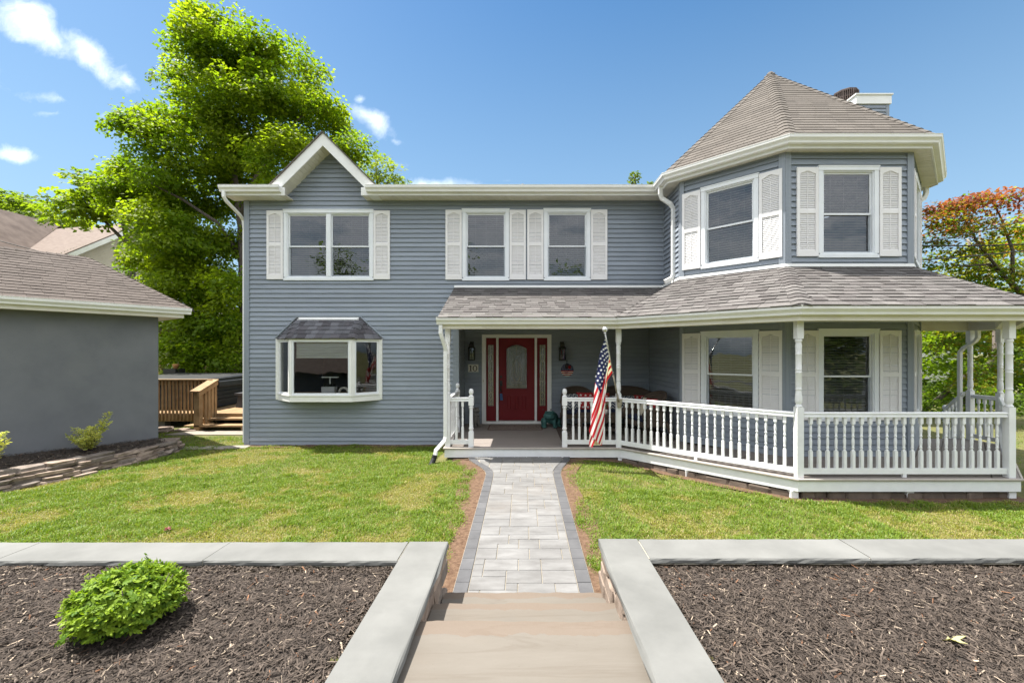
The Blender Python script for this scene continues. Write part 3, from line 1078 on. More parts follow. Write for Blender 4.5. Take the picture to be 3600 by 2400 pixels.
# ---- gutters, fascia, soffit
GUT = [(0.0, 0.0), (0.070, 0.0), (0.078, 0.010), (0.080, 0.034), (0.098, 0.058), (0.116, 0.074), (0.120, 0.086), (0.120, 0.118), (0.126, 0.122), (0.126, 0.130), (0.104, 0.130), (0.100, 0.118), (0.0, 0.118)]
FAS = [(-0.022, -0.055), (0.0, -0.055), (0.0, 0.115), (-0.022, 0.115)]
ZG = 5.165


def gutter(name, path, parent, z=0, prof=GUT, mat='white'):
    MB().sweep(prof, [(p[0], p[1], z) for p in path]).build(name, M[mat], parent)


EY = 9.42                                  # main fascia line
E1, E2 = (4.36, 7.255), (6.735, 7.255)     # turret fascia corners
E0 = (2.86, 8.755)
E3 = (8.30, 8.82)
main_path = [(-3.34, EY), (E0[0], EY), E0, E1, E2, E3, (8.30, 11.0)]
gutter('gutter', [(-6.45, EY), (-5.17, EY)], house, ZG)
gutter('gutter', main_path, house, ZG)
gutter('fascia', [(-6.45, EY), (-5.10, EY)], house, ZG, FAS)
gutter('fascia', [(-3.47, EY)] + main_path[1:], house, ZG, FAS)
zs = ZG - 0.045


def soffit_run(a0, a1, b0, b1, z, name='soffit_board', step=0.107, z2=None):
    """boards from the fascia edge (a0-a1) back to the wall edge (b0-b1)"""
    a0, a1, b0, b1 = (Vector((*p, z)) for p in (a0, a1, b0, b1))
    n = max(1, int(round(max((a1 - a0).length, (b1 - b0).length) / step)))
    g = 0.03
    for i in range(n):
        t0, t1 = (i + g) / n, (i + 1 - g) / n
        q = [a0.lerp(a1, t0), a0.lerp(a1, t1), b0.lerp(b1, t1), b0.lerp(b1, t0)]
        MB().hexa(q, [p + Vector((0, 0, 0.012)) for p in q]).build(name, M['soffit'], house)
    q = [a0, a1, b1, b0]
    up = Vector((0, 0, 0.008))
    MB().hexa([p + up for p in q], [p + up * 2.5 for p in q]).build('soffit', M['soffit'], house)


IN = 0.02
soffit_run((-6.43, EY + IN), (-5.10, EY + IN), (-6.43, YF), (-5.10, YF), zs)
soffit_run((-3.47, EY + IN), (E0[0] + IN, EY + IN), (-3.47, YF), (CL.x, YF), zs)
soffit_run((E0[0] + IN, EY + IN), (E0[0] + IN, E0[1] + .01), (CL.x, YF), (CL.x, CL.y), zs)
soffit_run((E0[0] + IN, E0[1] + .01), (E1[0] + .01, E1[1] + IN), (CL.x, CL.y), (XA, YT), zs)
soffit_run((E1[0] + .01, E1[1] + IN), (E2[0] - .01, E2[1] + IN), (XA, YT), (XB, YT), zs)
soffit_run((E2[0] - .01, E2[1] + IN), (E3[0] - IN, E3[1] + .01), (XB, YT), (CR.x, CR.y), zs)
soffit_run((E3[0] - IN, E3[1] + .01), (E3[0] - IN, 11.0), (CR.x, CR.y), (CR.x, 11.0), zs)
# frieze trim under the soffit
for (fr, a, b) in ((FAC, -6.07, -5.22), (FAC, -3.34, CL.x), (TF, 0.085, WF - 0.085), (TL, 0.075, LF - 0.085), (TR, 0.085, LF)):
    mb = MB(fr); mb.box(a, b, -0.036, -0.002, zs - 0.022, zs - 0.001); mb.build('frieze_trim', M['corner'], house)

# ---- gable over the double window
GX, PK = -4.285, 6.44
for sgn in (-1, 1):
    d = lambda dx, z: (GX + sgn * dx, EY - 0.004, z)
    # rake board: outer 45 degree line and a parallel inner one, boxed at the foot
    poly = [d(0, PK), d(0, PK - 0.27), d(PK - 0.27 - 5.205, 5.205), d(PK - 0.27 - 5.205, 5.115), d(PK - 0.27 - 5.205 + .20, 5.115), d(PK - 5.21, 5.21)]
    MB().prism(poly, (0, 0.026, 0)).build('rake_board', M['white'], house)
    # sloping soffit boards behind it
    n = 13
    L0, L1 = 0.0, PK - 0.27 - 5.21
    for i in range(n):
        x0, x1 = L0 + (L1 - L0) * (i + .04) / n, L0 + (L1 - L0) * (i + .96) / n
        z0, z1 = PK - 0.262 - x0, PK - 0.262 - x1
        q = [(GX + sgn * x0, EY + .022, z0), (GX + sgn * x1, EY + .022, z1), (GX + sgn * x1, YF, z1), (GX + sgn * x0, YF, z0)]
        MB().hexa(q, [(p[0], p[1], p[2] + 0.02) for p in q]).build('soffit_board', M['soffit'], house)
    # boxed return at the foot
    a = GX + sgn * (PK - 0.27 - 5.21); b = GX + sgn * (PK - 0.27 - 5.21 + 0.20)
    MB().box(min(a, b), max(a, b), EY + 0.022, YF - 0.002, 5.115, 5.21).build('rake_return', M['white'], house)
    # roof slab of the gable with its shingle edge
    t = 0.03
    q = [(GX, EY - 0.035, PK + 0.005), (GX + sgn * 1.28, EY - 0.035, PK + 0.005 - 1.28), (GX + sgn * 1.28, 13.0, PK + 0.005 - 1.28), (GX, 13.0, PK + 0.005)]
    MB().hexa(q, [(p[0], p[1], p[2] + t) for p in q]).build('gable_roof', M['shingle'], house)
# main roof
mb = MB()
for (xa, xb) in ((-6.47, -5.40), (-3.17, 8.3)):
    mb.hexa([(xa, EY, 5.285), (xb, EY, 5.285), (xb, 9.95, 5.285 + .159), (xa, 9.95, 5.285 + .159)], [(xa, EY, 5.31), (xb, EY, 5.31), (xb, 9.95, 5.31 + .159), (xa, 9.95, 5.31 + .159)])
mb.hexa([(-6.47, 9.95, 5.285 + .159), (8.3, 9.95, 5.285 + .159), (8.3, 13.5, 5.285 + 0.30 * 4.1), (-6.47, 13.5, 5.285 + 0.30 * 4.1)],
        [(-6.47, 9.95, 5.31 + .159), (8.3, 9.95, 5.31 + .159), (8.3, 13.5, 5.31 + 0.30 * 4.1), (-6.47, 13.5, 5.31 + 0.30 * 4.1)])
mb.hexa([(-6.47, 16.8, 5.285), (-6.47, 13.5, 6.515), (8.3, 13.5, 6.515), (8.3, 16.8, 5.285)], [(-6.47, 16.8, 5.31), (-6.47, 13.5, 6.54), (8.3, 13.5, 6.54), (8.3, 16.8, 5.31)])
mb.build('main_roof', M['shingle'], house)
mb = MB(); mb.prism([(-6.1, YF, ZT), (-6.1, 16.5, ZT), (-6.1, 13.5, 6.45)], (0.1, 0, 0)); mb.prism([(7.7, YF + 2, ZT), (7.7, 16.5, ZT), (7.7, 13.5, 6.45)], (0.1, 0, 0)); mb.build('attic_wall', M['siding'], house)
MB().tube([(-0.02, 11.55, 5.8), (-0.02, 11.55, 6.16)], 0.035).build('vent_pipe', M['castgrey'], house)

# ================================================================== SHINGLED ROOFS
def roof_plane(poly3, e=0.140, tabw=(0.16, 0.34), lam=0.006, seed=1, over=0.03):
    """tabs of one roof plane; poly3[0]-poly3[1] is the eave seen left to right from outside. Returns [(top points, bottom points)]"""
    r = random.Random(seed)
    P = [Vector(p) for p in poly3]
    s = (P[1] - P[0]).normalized()
    nrm = None
    for i in range(2, len(P)):
        c = s.cross(P[i] - P[0])
        if c.length > 1e-4:
            nrm = c.normalized(); break
    if nrm.z < 0:
        nrm = -nrm
    t = nrm.cross(s).normalized()
    if t.z < 0:
        t = -t
    p2 = [((p - P[0]).dot(s), (p - P[0]).dot(t)) for p in P]
    if area2(p2) < 0:
        p2.reverse()
    smin, smax = min(p[0] for p in p2), max(p[0] for p in p2)
    tmax = max(p[1] for p in p2)
    # let the first course hang over the eave
    p2o = [(x, y - over if abs(y) < 1e-3 else y) for x, y in p2]
    out = []
    k = 0
    while k * e < tmax:
        t0 = k * e - (over if k == 0 else 0)
        t1 = k * e + e * 1.06
        x = smin - r.random() * 0.3
        flip = r.random() < .5
        while x < smax:
            wd = r.uniform(*tabw)
            rect = [(x + .002, t0), (x + wd - .002, t0), (x + wd - .002, t1), (x + .002, t1)]
            q = clip_convex(rect, p2o)
            if len(q) >= 3 and abs(area2(q)) > 4e-4:
                rise = 0.010 + (lam if flip else 0)
                tp, bt = [], []
                for (a, b) in q:
                    h = rise * (1 - (b - t0) / (t1 - t0)) + 0.004
                    base = P[0] + s * a + t * b
                    tp.append(base + nrm * h); bt.append(base)
                out.append((tp, bt))
            x += wd
            flip = not flip if r.random() < .8 else flip
        k += 1
    return out


def hip_caps(p0, p1, left, right, w=0.125, e=0.145):
    """bent cap pieces laid up a hip from p0 to p1; left / right are points lying in the planes on either side"""
    p0, p1 = Vector(p0), Vector(p1)
    d = (p1 - p0); Ln = d.length; d.normalize()
    dirs = []
    for q in (left, right):
        v = Vector(q) - p0
        v = (v - d * v.dot(d)).normalized()
        dirs.append(v)
    up = -(dirs[0] + dirs[1])
    if up.length < 1e-3 or up.z < 0:
        up = Vector((0, 0, 1)) - d * d.z
    up.normalize()
    out = []
    k = 0
    while k * e < Ln - 0.03:
        a, b = p0 + d * (k * e), p0 + d * min(Ln, k * e + e * 1.15)
        r0, r1 = 0.030, 0.014
        sec = []
        for (c, h) in ((a, r0), (b, r1)):
            sec.append([c + dirs[0] * w + up * (h * .8), c + dirs[0] * (w * .25) + up * (h + .004), c + dirs[1] * (w * .25) + up * (h + .004), c + dirs[1] * w + up * (h * .8),
                        c + dirs[1] * w, c + up * 0.0, c + dirs[0] * w])
        out.append(sec)
        k += 1
    return out


def lay(tabs_by_roof, caps_by_roof, budget=285, name='shingle'):
    """the tabs that show largest become objects, the rest one mesh per roof"""
    allt = []
    for ro, mat, tabs in tabs_by_roof:
        for tp, bt in tabs:
            allt.append((abs(pix_area(tp)), ro, mat, tp, bt))
    allt.sort(key=lambda a: -a[0])
    rest = {}
    for i, (ar, ro, mat, tp, bt) in enumerate(allt):
        n = len(tp)
        if i < budget:
            mb = MB()
        else:
            mb = rest.setdefault(ro.name, (ro, mat, MB()))[2]
        fs = [list(range(n))] + [(j, n + j, n + (j + 1) % n, (j + 1) % n) for j in range(n)]
        mb.add([p[:] for p in tp] + [p[:] for p in bt], fs)
        if i < budget:
            mb.build(name, mat, ro)
    for ro, mat, mb in rest.values():
        mb.build('shingles', mat, ro, kind='stuff')
    for ro, mat, caps in caps_by_roof:
        for sec in caps:
            MB().loft([[p[:] for p in r] for r in sec]).build('cap_shingle', mat, ro)


def slab(name, polys, mat, parent, th=0.05):
    mb = MB()
    for poly in polys:
        P = [Vector(p) for p in poly]
        n = (P[1] - P[0]).cross(P[2] - P[0]).normalized()
        if n.z < 0:
            n = -n
        mb.loft([[(p - n * th)[:] for p in P], [(p - n * 0.001)[:] for p in P]])
    return mb.build(name, mat, parent)


# turret cap roof
AP = Vector((5.50, 9.82, 7.95))
ZE = ZG + 0.125
def ev(x, y, z=ZE): return Vector((x, y, z))
oct_ = [ev(2.80, 8.74), ev(4.33, 7.20), ev(6.765, 7.20), ev(8.33, 8.79), ev(8.30, 10.9), ev(6.76, 12.45), ev(4.33, 12.45), ev(2.80, 10.9)]
tp_polys = [[oct_[i], oct_[(i + 1) % 8], AP] for i in range(8)]
t_roof = slab('turret_roof', tp_polys, M['underlay'], house)
tt = []
for i in (0, 1, 2, 7):
    tt += roof_plane(tp_polys[i], e=0.122, tabw=(0.28, 0.32), lam=0.0, seed=20 + i)
tcaps = []
for i in (0, 1, 2, 3):
    tcaps += hip_caps(oct_[i], AP - (AP - oct_[i]).normalized() * 0.02, oct_[i - 1], oct_[(i + 1) % 8])
MB().lathe([(0.11, -0.14), (0.10, -0.04), (0.05, 0.03), (0.0, 0.045)], AP[:], 8).build('roof_peak', M['shingle'], house)

# porch roof
ZP = 2.385
def pv(x, y, z=ZP): return Vector((x, y, z))
B0, B1, B2, B3, B4 = (-1.53, 7.887), (1.68, 7.887), (3.716, 5.88), (7.02, 5.88), (9.30, 8.156)
planes = [
    [pv(*B0), pv(*B1), pv(CL.x, YF, ZFL), pv(-1.53, YF, ZFL)],
    [pv(*B1), pv(CL.x, CL.y, ZFL), pv(CL.x, YF, ZFL)],
    [pv(*B1), pv(*B2), pv(XA, YT, ZFL), pv(CL.x, CL.y, ZFL)],
    [pv(*B2), pv(*B3), pv(XB, YT, ZFL), pv(XA, YT, ZFL)],
    [pv(*B3), pv(*B4), pv(CR.x, CR.y, ZFL), pv(XB, YT, ZFL)],
    [pv(*B4), pv(9.30, 9.3), pv(CR.x, 9.3, ZFL), pv(CR.x, CR.y, ZFL)],
]
p_roof = slab('porch_roof', planes, M['underlay'], house)
pt = []
for i, pl in enumerate(planes):
    if i == 1:
        # this small side plane slopes to the left: its level lines run front to back
        y0 = pl[0]
        pl = [pv(B1[0], YF, ZP), pv(B1[0], B1[1], ZP), pl[1], pl[2]]
        tabs = roof_plane([pv(B1[0], YF, ZP), pv(B1[0], B1[1], ZP), pv(CL.x, B1[1], ZFL), pv(CL.x, YF, ZFL)], seed=31)
        tri = [(p.x, p.y) for p in planes[1]]
        if area2(tri) < 0:
            tri.reverse()
        sl_ = (ZFL - ZP) / (CL.x - B1[0])
        for tp, bt in tabs:
            q = clip_convex([(p.x, p.y) for p in tp], tri)
            if len(q) >= 3 and abs(area2(q)) > 3e-4:
                pt.append(([Vector((x, y, ZP + (x - B1[0]) * sl_ + 0.012)) for x, y in q], [Vector((x, y, ZP + (x - B1[0]) * sl_)) for x, y in q]))
        continue
    pt += roof_plane(pl, e=0.138, tabw=(0.15, 0.30), lam=0.007, seed=30 + i)
pcaps = []
C1, C2, C3, C4 = pv(CL.x, CL.y, ZFL), pv(XA, YT, ZFL), pv(XB, YT, ZFL), pv(CR.x, CR.y, ZFL)
pcaps += hip_caps(pv(*B2), C2, pv(*B1), pv(*B3))
pcaps += hip_caps(pv(*B3), C3, pv(*B2), pv(*B4))
pcaps += hip_caps(pv(*B4), C4, pv(*B3), pv(9.3, 9.3))
pcaps += hip_caps(pv(*B1), C1, pv(CL.x, YF, ZFL), pv(*B2))

# bay window roof
BYF = 9.366
bz0, bz1 = 2.06, 2.52
bayp = [(-5.47, YF - 0.01), (-4.99, BYF - 0.035), (-3.62, BYF - 0.035), (-3.13, YF - 0.01)]
bt_ = [pv(-4.995, YF - 0.01, bz1), pv(-3.62, YF - 0.01, bz1)]
bq = [pv(*p, bz0) for p in bayp]
bplanes = [[bq[0], bq[1], bt_[0]], [bq[1], bq[2], bt_[1], bt_[0]], [bq[2], bq[3], bt_[1]]]
bay = thing('bay_window', 'white three-sided bay window with a dark shingled roof on the grey clapboard wall', 'bay window', (-4.3, YF, 0.70))
b_roof = slab('bay_roof', bplanes, M['underlay'], bay, 0.03)
btabs = []
for i, pl in enumerate(bplanes):
    btabs += roof_plane(pl, e=0.125, tabw=(0.11, 0.2), lam=0.006, seed=50 + i, over=0.02)
bcaps = hip_caps(bq[1], bt_[0], bq[0], bq[2], 0.10) + hip_caps(bq[2], bt_[1], bq[1], bq[3], 0.10)
lay([(b_roof, M['shinglebay'], btabs)], [(b_roof, M['shinglebay'], bcaps)], 290)
lay([(t_roof, M['shingle'], tt), (p_roof, M['shingleporch'], pt)], [(t_roof, M['shingle'], tcaps), (p_roof, M['shingleporch'], pcaps)], 290)

# flashing where the porch roof meets the walls
FL = [(0.012, -0.005), (0.060, -0.024), (0.062, -0.014), (0.016, 0.012), (0.016, 0.055), (0.012, 0.055)]
MB().sweep([(0.018, 0.0), (0.050, 0.0), (0.042, 0.05), (0.018, 0.05)], [(-1.53, YF, ZFL), (CL.x, YF, ZFL)]).build('flashing', M['white'], house)
MB().sweep([(0.020, 0.004), (0.052, 0.004), (0.044, 0.055), (0.020, 0.055)], [(CL.x, YF, ZFL), (CL.x, CL.y, ZFL), (XA, YT, ZFL), (XB, YT, ZFL), (CR.x, CR.y, ZFL)]).build('flashing', M['white'], house)

# ---- chimney chase with its vent
ch = MB()
ch.box(9.45, 10.35, 12.5, 14.1, 4.0, 8.93)
chim = ch.build('chimney', M['siding'], house)
mb = MB(); mb.box(9.40, 10.40, 12.45, 14.15, 8.78, 9.02); mb.box(9.37, 10.43, 12.42, 14.18, 9.02, 9.06); mb.build('chimney_cap', M['white'], chim)
mb = MB()
for (a, b, c, d) in ((9.44, 9.53, 12.48, 12.499), (10.27, 10.36, 12.48, 12.499)):
    mb.box(a, b, c, d, 4.0, 8.78)
mb.build('corner_board', M['corner'], chim)
for k in range(8):
    objm('plank', _plank, chim, Fr((9.54, 12.5, 0), (1, 0, 0), (0, 1, 0)).M(0, 0, 7.95 + k * EXP, 0.72, 1, 1))
vc = Vector((9.93, 13.6, 0))
mb = MB()
mb.lathe([(0.20, 9.02), (0.20, 9.4)], vc[:], 12)
flue = mb.build('flue', M['steel'], chim)
mb = MB()
for z in (9.34, 9.52, 9.70):
    mb.lathe([(0.33, z - .02), (0.345, z - .02), (0.345, z + .02), (0.33, z + .02)], vc[:], 10, False)
for k in range(40):
    a = 2 * math.pi * k / 40
    mb.tube([(vc.x + .335 * math.cos(a), vc.y + .335 * math.sin(a), 9.34), (vc.x + .335 * math.cos(a), vc.y + .335 * math.sin(a), 9.70)], 0.012 if k % 5 else 0.02, 4, False)
mb.lathe([(0.29, 9.34), (0.29, 9.69)], vc[:], 10, False)
mb.lathe([(0.345, 9.70), (0.335, 9.74), (0.1, 9.77)], vc[:], 10, False)
mb.build('vent_cage', M['copper'], chim)
# ================================================================== PORCH
ppath = [B0, B1, B2, B3, B4, (9.30, 9.3)]
gutter('gutter', [(B0[0] - .03, B0[1] + .10), (B1[0] + .041, B1[1] + .10), (B2[0] + .041, B2[1] + .10), (B3[0] - .041, B3[1] + .10), (B4[0] - .10, B4[1] + .041), (9.20, 9.3)], house, ZP - 0.128)
# eave board, porch ceiling and beam
MB().sweep([(0.0, -0.20), (0.10, -0.20), (0.10, 0.0), (0.0, 0.0)], [(B0[0], B0[1] + .2, ZP - 0.0), (B1[0] + .083, B1[1] + .2, ZP), (B2[0] + .083, B2[1] + .2, ZP), (B3[0] - .083, B3[1] + .2, ZP), (B4[0] - .2, B4[1] + .083, ZP), (9.10, 9.3, ZP)]).build('eave_board', M['soffit'], house)
bm = [(-1.455, 8.22), (1.767 + .02, 8.22), (3.87, 6.19), (6.84, 6.19), (9.0, 8.32), (9.0, 8.9)]
MB().sweep([(-0.07, -0.195), (0.07, -0.195), (0.07, 0.10), (-0.07, 0.10)], [(x, y, ZP) for x, y in bm]).build('porch_beam', M['soffit'], house)
mb = MB()
mb.hexa([(-1.45, 8.0, 2.43), (3.13, 8.0, 2.43), (3.13, 10.9, 2.43), (-1.45, 10.9, 2.43)], [(-1.45, 8.0, 2.45), (3.13, 8.0, 2.45), (3.13, 10.9, 2.45), (-1.45, 10.9, 2.45)])
mb.hexa([(1.9, 8.0, 2.431), (3.8, 6.1, 2.431), (4.4, 7.44, 2.431), (3.12, 8.72, 2.431)], [(1.9, 8.0, 2.45), (3.8, 6.1, 2.45), (4.4, 7.44, 2.45), (3.12, 8.72, 2.45)])
mb.hexa([(3.8, 6.1, 2.432), (6.9, 6.1, 2.432), (6.55, 7.44, 2.432), (4.4, 7.44, 2.432)], [(3.8, 6.1, 2.45), (6.9, 6.1, 2.45), (6.55, 7.44, 2.45), (4.4, 7.44, 2.45)])
mb.hexa([(6.9, 6.1, 2.433), (9.1, 8.25, 2.433), (7.84, 8.74, 2.433), (6.56, 7.45, 2.433)], [(6.9, 6.1, 2.45), (9.1, 8.25, 2.45), (7.84, 8.74, 2.45), (6.56, 7.45, 2.45)])
mb.build('porch_ceiling', M['soffit'], house)
mb = MB(); mb.box(7.84, 9.07, 8.86, 8.94, 2.19, 2.42); mb.build('porch_beam', M['soffit'], house)
MB().prism([(-1.52, 7.93, ZP - .01), (-1.52, 9.8, ZP - .01), (-1.52, 9.8, ZFL - .04)], (0.04, 0, 0)).build('porch_gable_end', M['white'], house)

# ---- columns
def column_mesh():
    c = MB()
    a = 0.046
    c.box(-a, a, -a, a, 0, 0.985)
    c.lathe([(a * .9, 0.985), (a * 1.0, 0.995), (a * 1.0, 1.005), (a * .72, 1.02), (a * .72, 1.03), (a * .95, 1.05), (a * 1.02, 1.09), (a * .93, 1.16), (a * .80, 1.21), (a * .78, 1.225), (a * .92, 1.232), (a * .92, 1.245), (a * .80, 1.252),
             (a * .86, 1.27), (a * .86, 1.46), (a * .94, 1.465), (a * .94, 1.475), (a * .84, 1.482), (a * .84, 1.50), (a * .94, 1.507), (a * .94, 1.517), (a * .86, 1.525), (a * .86, 1.72), (a * .94, 1.725), (a * .94, 1.735), (a * .86, 1.742),
             (a * .88, 1.80), (a * .95, 1.84), (a * .80, 1.88), (a * .80, 1.895), (a * .98, 1.905), (a * .98, 1.93), (a * .85, 1.945)], (0, 0, 0), 16)
    c.box(-a, a, -a, a, 1.945, 2.192)
    return c.mesh('porch_column', M['whitepaint'])


_col = column_mesh()
COLS = {'a': (-1.408, 8.225, 0), 'b': (1.767, 8.20, R(22)), 'c': (3.87, 6.20, R(-22)), 'd': (6.83, 6.20, R(22)), 'e': (9.0, 8.32, R(22)), 'f': (9.02, 8.90, 0)}
for k, (x, y, a) in COLS.items():
    objm('porch_column', _col, house, Matrix.Translation((x, y, 0)) @ Matrix.Rotation(a * 0, 4, 'Z'))

# ---- deck
deck = MB().add([], []) 
DP = [[(-1.454, 8.137), (3.73, 8.137), (CL.x, 8.737), (CL.x, YR), (-1.454, YR)],
      [(1.785, 8.137), (3.82, 6.13), (4.42, 6.13), (4.42, 7.45), (3.73, 8.137)],
      [(4.42, 6.13), (6.546, 6.13), (6.546, 7.45), (4.42, 7.45)],
      [(6.546, 6.13), (6.917, 6.13), (9.05, 8.26), (9.05, 8.74), (CR.x, 8.74), (6.546, 7.45)],
      [(CR.x, 8.74), (9.05, 8.74), (9.05, 9.0), (CR.x, 9.0)]]
mb = MB()
for poly in DP:
    mb.loft([[(x, y, -0.17) for x, y in poly], [(x, y, -0.034) for x, y in poly]])
floor = mb.build('porch_floor', M['deck'], house)


def boards(poly, width, ang, gap, name='floor_board'):
    c, s = math.cos(ang), math.sin(ang)
    rot = lambda p: (p[0] * c + p[1] * s, -p[0] * s + p[1] * c)
    inv = lambda p: (p[0] * c - p[1] * s, p[0] * s + p[1] * c)
    q = [rot(p) for p in poly]
    if area2(q) < 0:
        q.reverse()
    y = min(p[1] for p in q); y1 = max(p[1] for p in q)
    x0, x1 = min(p[0] for p in q) - 1, max(p[0] for p in q) + 1
    while y < y1 - 0.01:
        r = clip_convex([(x0, y + gap), (x1, y + gap), (x1, y + width - gap), (x0, y + width - gap)], q)
        if len(r) >= 3 and abs(area2(r)) > 1e-3:
            pts = [inv(p) for p in r]
            MB().loft([[(a, b, -0.033) for a, b in pts], [(a, b, 0.0) for a, b in pts]]).build(name, M['deck'], floor)
        y += width


boards(DP[0], 0.140, 0, 0.0028)
boards(DP[1], 0.140, 0, 0.0028)
boards(DP[2], 0.140, 0, 0.0028)
boards(DP[3], 0.285, R(45), 0.006)
boards(DP[4], 0.14, R(90), 0.004)
epath = [(-1.454, YF, 0), (-1.454, 8.137, 0), (1.785, 8.137, 0), (3.82, 6.13, 0), (6.917, 6.13, 0), (9.05, 8.26, 0), (9.05, 9.0, 0)]
MB().sweep([(0.002, -0.030), (0.022, -0.030), (0.028, -0.022), (0.028, -0.006), (0.022, 0.002), (0.002, 0.002)], epath).build('deck_nosing', M['decknose'], house)
MB().sweep([(-0.02, -0.180), (0.002, -0.180), (0.002, -0.032), (-0.02, -0.032)], epath).build('skirt_board', M['whitepaint'], house)
for (x, y, z0) in ((1.80, 8.14, -.3), (2.72, 7.245, -.36), (3.80, 6.17, -.40), (5.42, 6.17, -.42), (6.85, 6.17, -.42)):
    MB().box(x - .05, x + .05, y - .0, y + .09, z0, -0.181).build('porch_pier', M['whitepaint'], house)

# foundation stones in the shade under the skirt
def stone_mesh(r, sx, sy, sz, cham=0.22, jit=0.12):
    vs, idx = [], {}
    for i, (a, b, c) in enumerate([(x, y, z) for x in (-1, 1) for y in (-1, 1) for z in (-1, 1)]):
        jx, jy, jz = (1 + r.uniform(-jit, jit) for _ in range(3))
        for k in range(3):
            v = [a * jx, b * jy, c * jz]
            for m in range(3):
                if m != k:
                    v[m] *= (1 - cham * r.uniform(.6, 1.3))
            idx[(a, b, c, k)] = len(vs)
            vs.append((v[0] * sx / 2, v[1] * sy / 2, v[2] * sz / 2))
    fs = []
    for k in range(3):
        o = [m for m in range(3) if m != k]
        for s in (-1, 1):
            q = []
            for (p1, p2) in ((-1, -1), (1, -1), (1, 1), (-1, 1)):
                c = [0, 0, 0]; c[k] = s; c[o[0]] = p1; c[o[1]] = p2
                q.append(idx[(*c, k)])
            fs.append(q)
    for k in range(3):     # edges along axis k
        o = [m for m in range(3) if m != k]
        for p1 in (-1, 1):
            for p2 in (-1, 1):
                c0 = [0, 0, 0]; c1 = [0, 0, 0]
                c0[k], c1[k] = -1, 1
                for c in (c0, c1):
                    c[o[0]], c[o[1]] = p1, p2
                fs.append([idx[(*c0, o[0])], idx[(*c1, o[0])], idx[(*c1, o[1])], idx[(*c0, o[1])]])
    for a in (-1, 1):
        for b in (-1, 1):
            for c in (-1, 1):
                fs.append([idx[(a, b, c, k)] for k in range(3)])
    return vs, fs


def stone(name, r, pos, size, rotz, mat, parent, tilt=0.05, jit=0.12, cham=0.22):
    vs, fs = stone_mesh(r, *size, cham=cham, jit=jit)
    me = bpy.data.meshes.new(name)
    me.from_pydata(vs, [], fs); me.materials.append(mat); me.update()
    Mx = Matrix.Translation(pos) @ Matrix.Rotation(rotz, 4, 'Z') @ Matrix.Rotation(r.uniform(-tilt, tilt), 4, 'Y') @ Matrix.Rotation(r.uniform(-tilt, tilt), 4, 'X')
    return objm(name, me, parent, Mx)


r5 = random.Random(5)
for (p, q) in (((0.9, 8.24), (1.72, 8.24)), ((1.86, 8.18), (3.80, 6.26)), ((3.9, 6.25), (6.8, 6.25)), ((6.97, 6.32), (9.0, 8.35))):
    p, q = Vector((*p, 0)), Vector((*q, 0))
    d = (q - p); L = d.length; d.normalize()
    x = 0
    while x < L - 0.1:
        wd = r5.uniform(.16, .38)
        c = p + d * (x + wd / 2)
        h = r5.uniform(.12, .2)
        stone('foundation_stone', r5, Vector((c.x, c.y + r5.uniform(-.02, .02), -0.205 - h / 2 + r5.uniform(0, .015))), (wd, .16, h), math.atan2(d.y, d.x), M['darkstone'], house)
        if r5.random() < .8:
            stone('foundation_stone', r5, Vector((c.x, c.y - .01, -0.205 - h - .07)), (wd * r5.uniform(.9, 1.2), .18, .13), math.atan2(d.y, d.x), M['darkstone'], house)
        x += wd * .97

# ---- railings: a thing for each run between posts
def baluster_mesh():
    b = MB()
    a = 0.0205
    b.box(-a, a, -a, a, 0, 0.243)
    b.lathe([(a * .95, .243), (a * .95, .252), (a * .62, .262), (a * .62, .272), (a * .9, .278), (a * .9, .292), (a * .7, .30), (a * .84, .33), (a * .95, .37), (a * .86, .405), (a * .62, .43), (a * .62, .437), (a * .9, .443), (a * .9, .457), (a * .64, .463),
             (a * .8, .50), (a * .92, .53), (a * .82, .57), (a * .6, .598), (a * .6, .606), (a * .92, .612), (a * .92, .622), (a * .7, .626)], (0, 0, 0), 10)
    b.box(-a, a, -a, a, 0.600 + 0.024, 0.722)
    return b.mesh('baluster', M['whitepaint'])


_bal = baluster_mesh()


def newel_mesh():
    c = MB()
    a = 0.046
    c.box(-a, a, -a, a, 0, 0.27)
    c.lathe([(a * .95, .27), (a * 1.0, .285), (a * .74, .30), (a * .74, .315), (a * .95, .325), (a * .95, .35), (a * .78, .365), (a * .74, .44), (a * .70, .58), (a * .66, .70), (a * .66, .715), (a * .92, .722), (a * .92, .738), (a * .68, .745), (a * .9, .77)], (0, 0, 0), 16)
    c.box(-a, a, -a, a, 0.77, 0.925)
    c.lathe([(a * 1.0, .925), (a * .95, .945), (a * .6, .958), (a * .45, .968), (a * .75, .98), (a * .92, 1.005), (a * .95, 1.025), (a * .88, 1.05), (a * .6, 1.075), (0.002, 1.082)], (0, 0, 0), 16)
    return c.mesh('newel_post', M['whitepaint'])


_new = newel_mesh()
RAILP = [(-0.034, 0.0), (0.034, 0.0), (0.034, 0.018), (0.022, 0.024), (0.022, 0.040), (0.036, 0.048), (0.036, 0.058), (0.022, 0.072), (-0.022, 0.072), (-0.036, 0.058), (-0.036, 0.048), (-0.022, 0.040), (-0.022, 0.024), (-0.034, 0.018)]


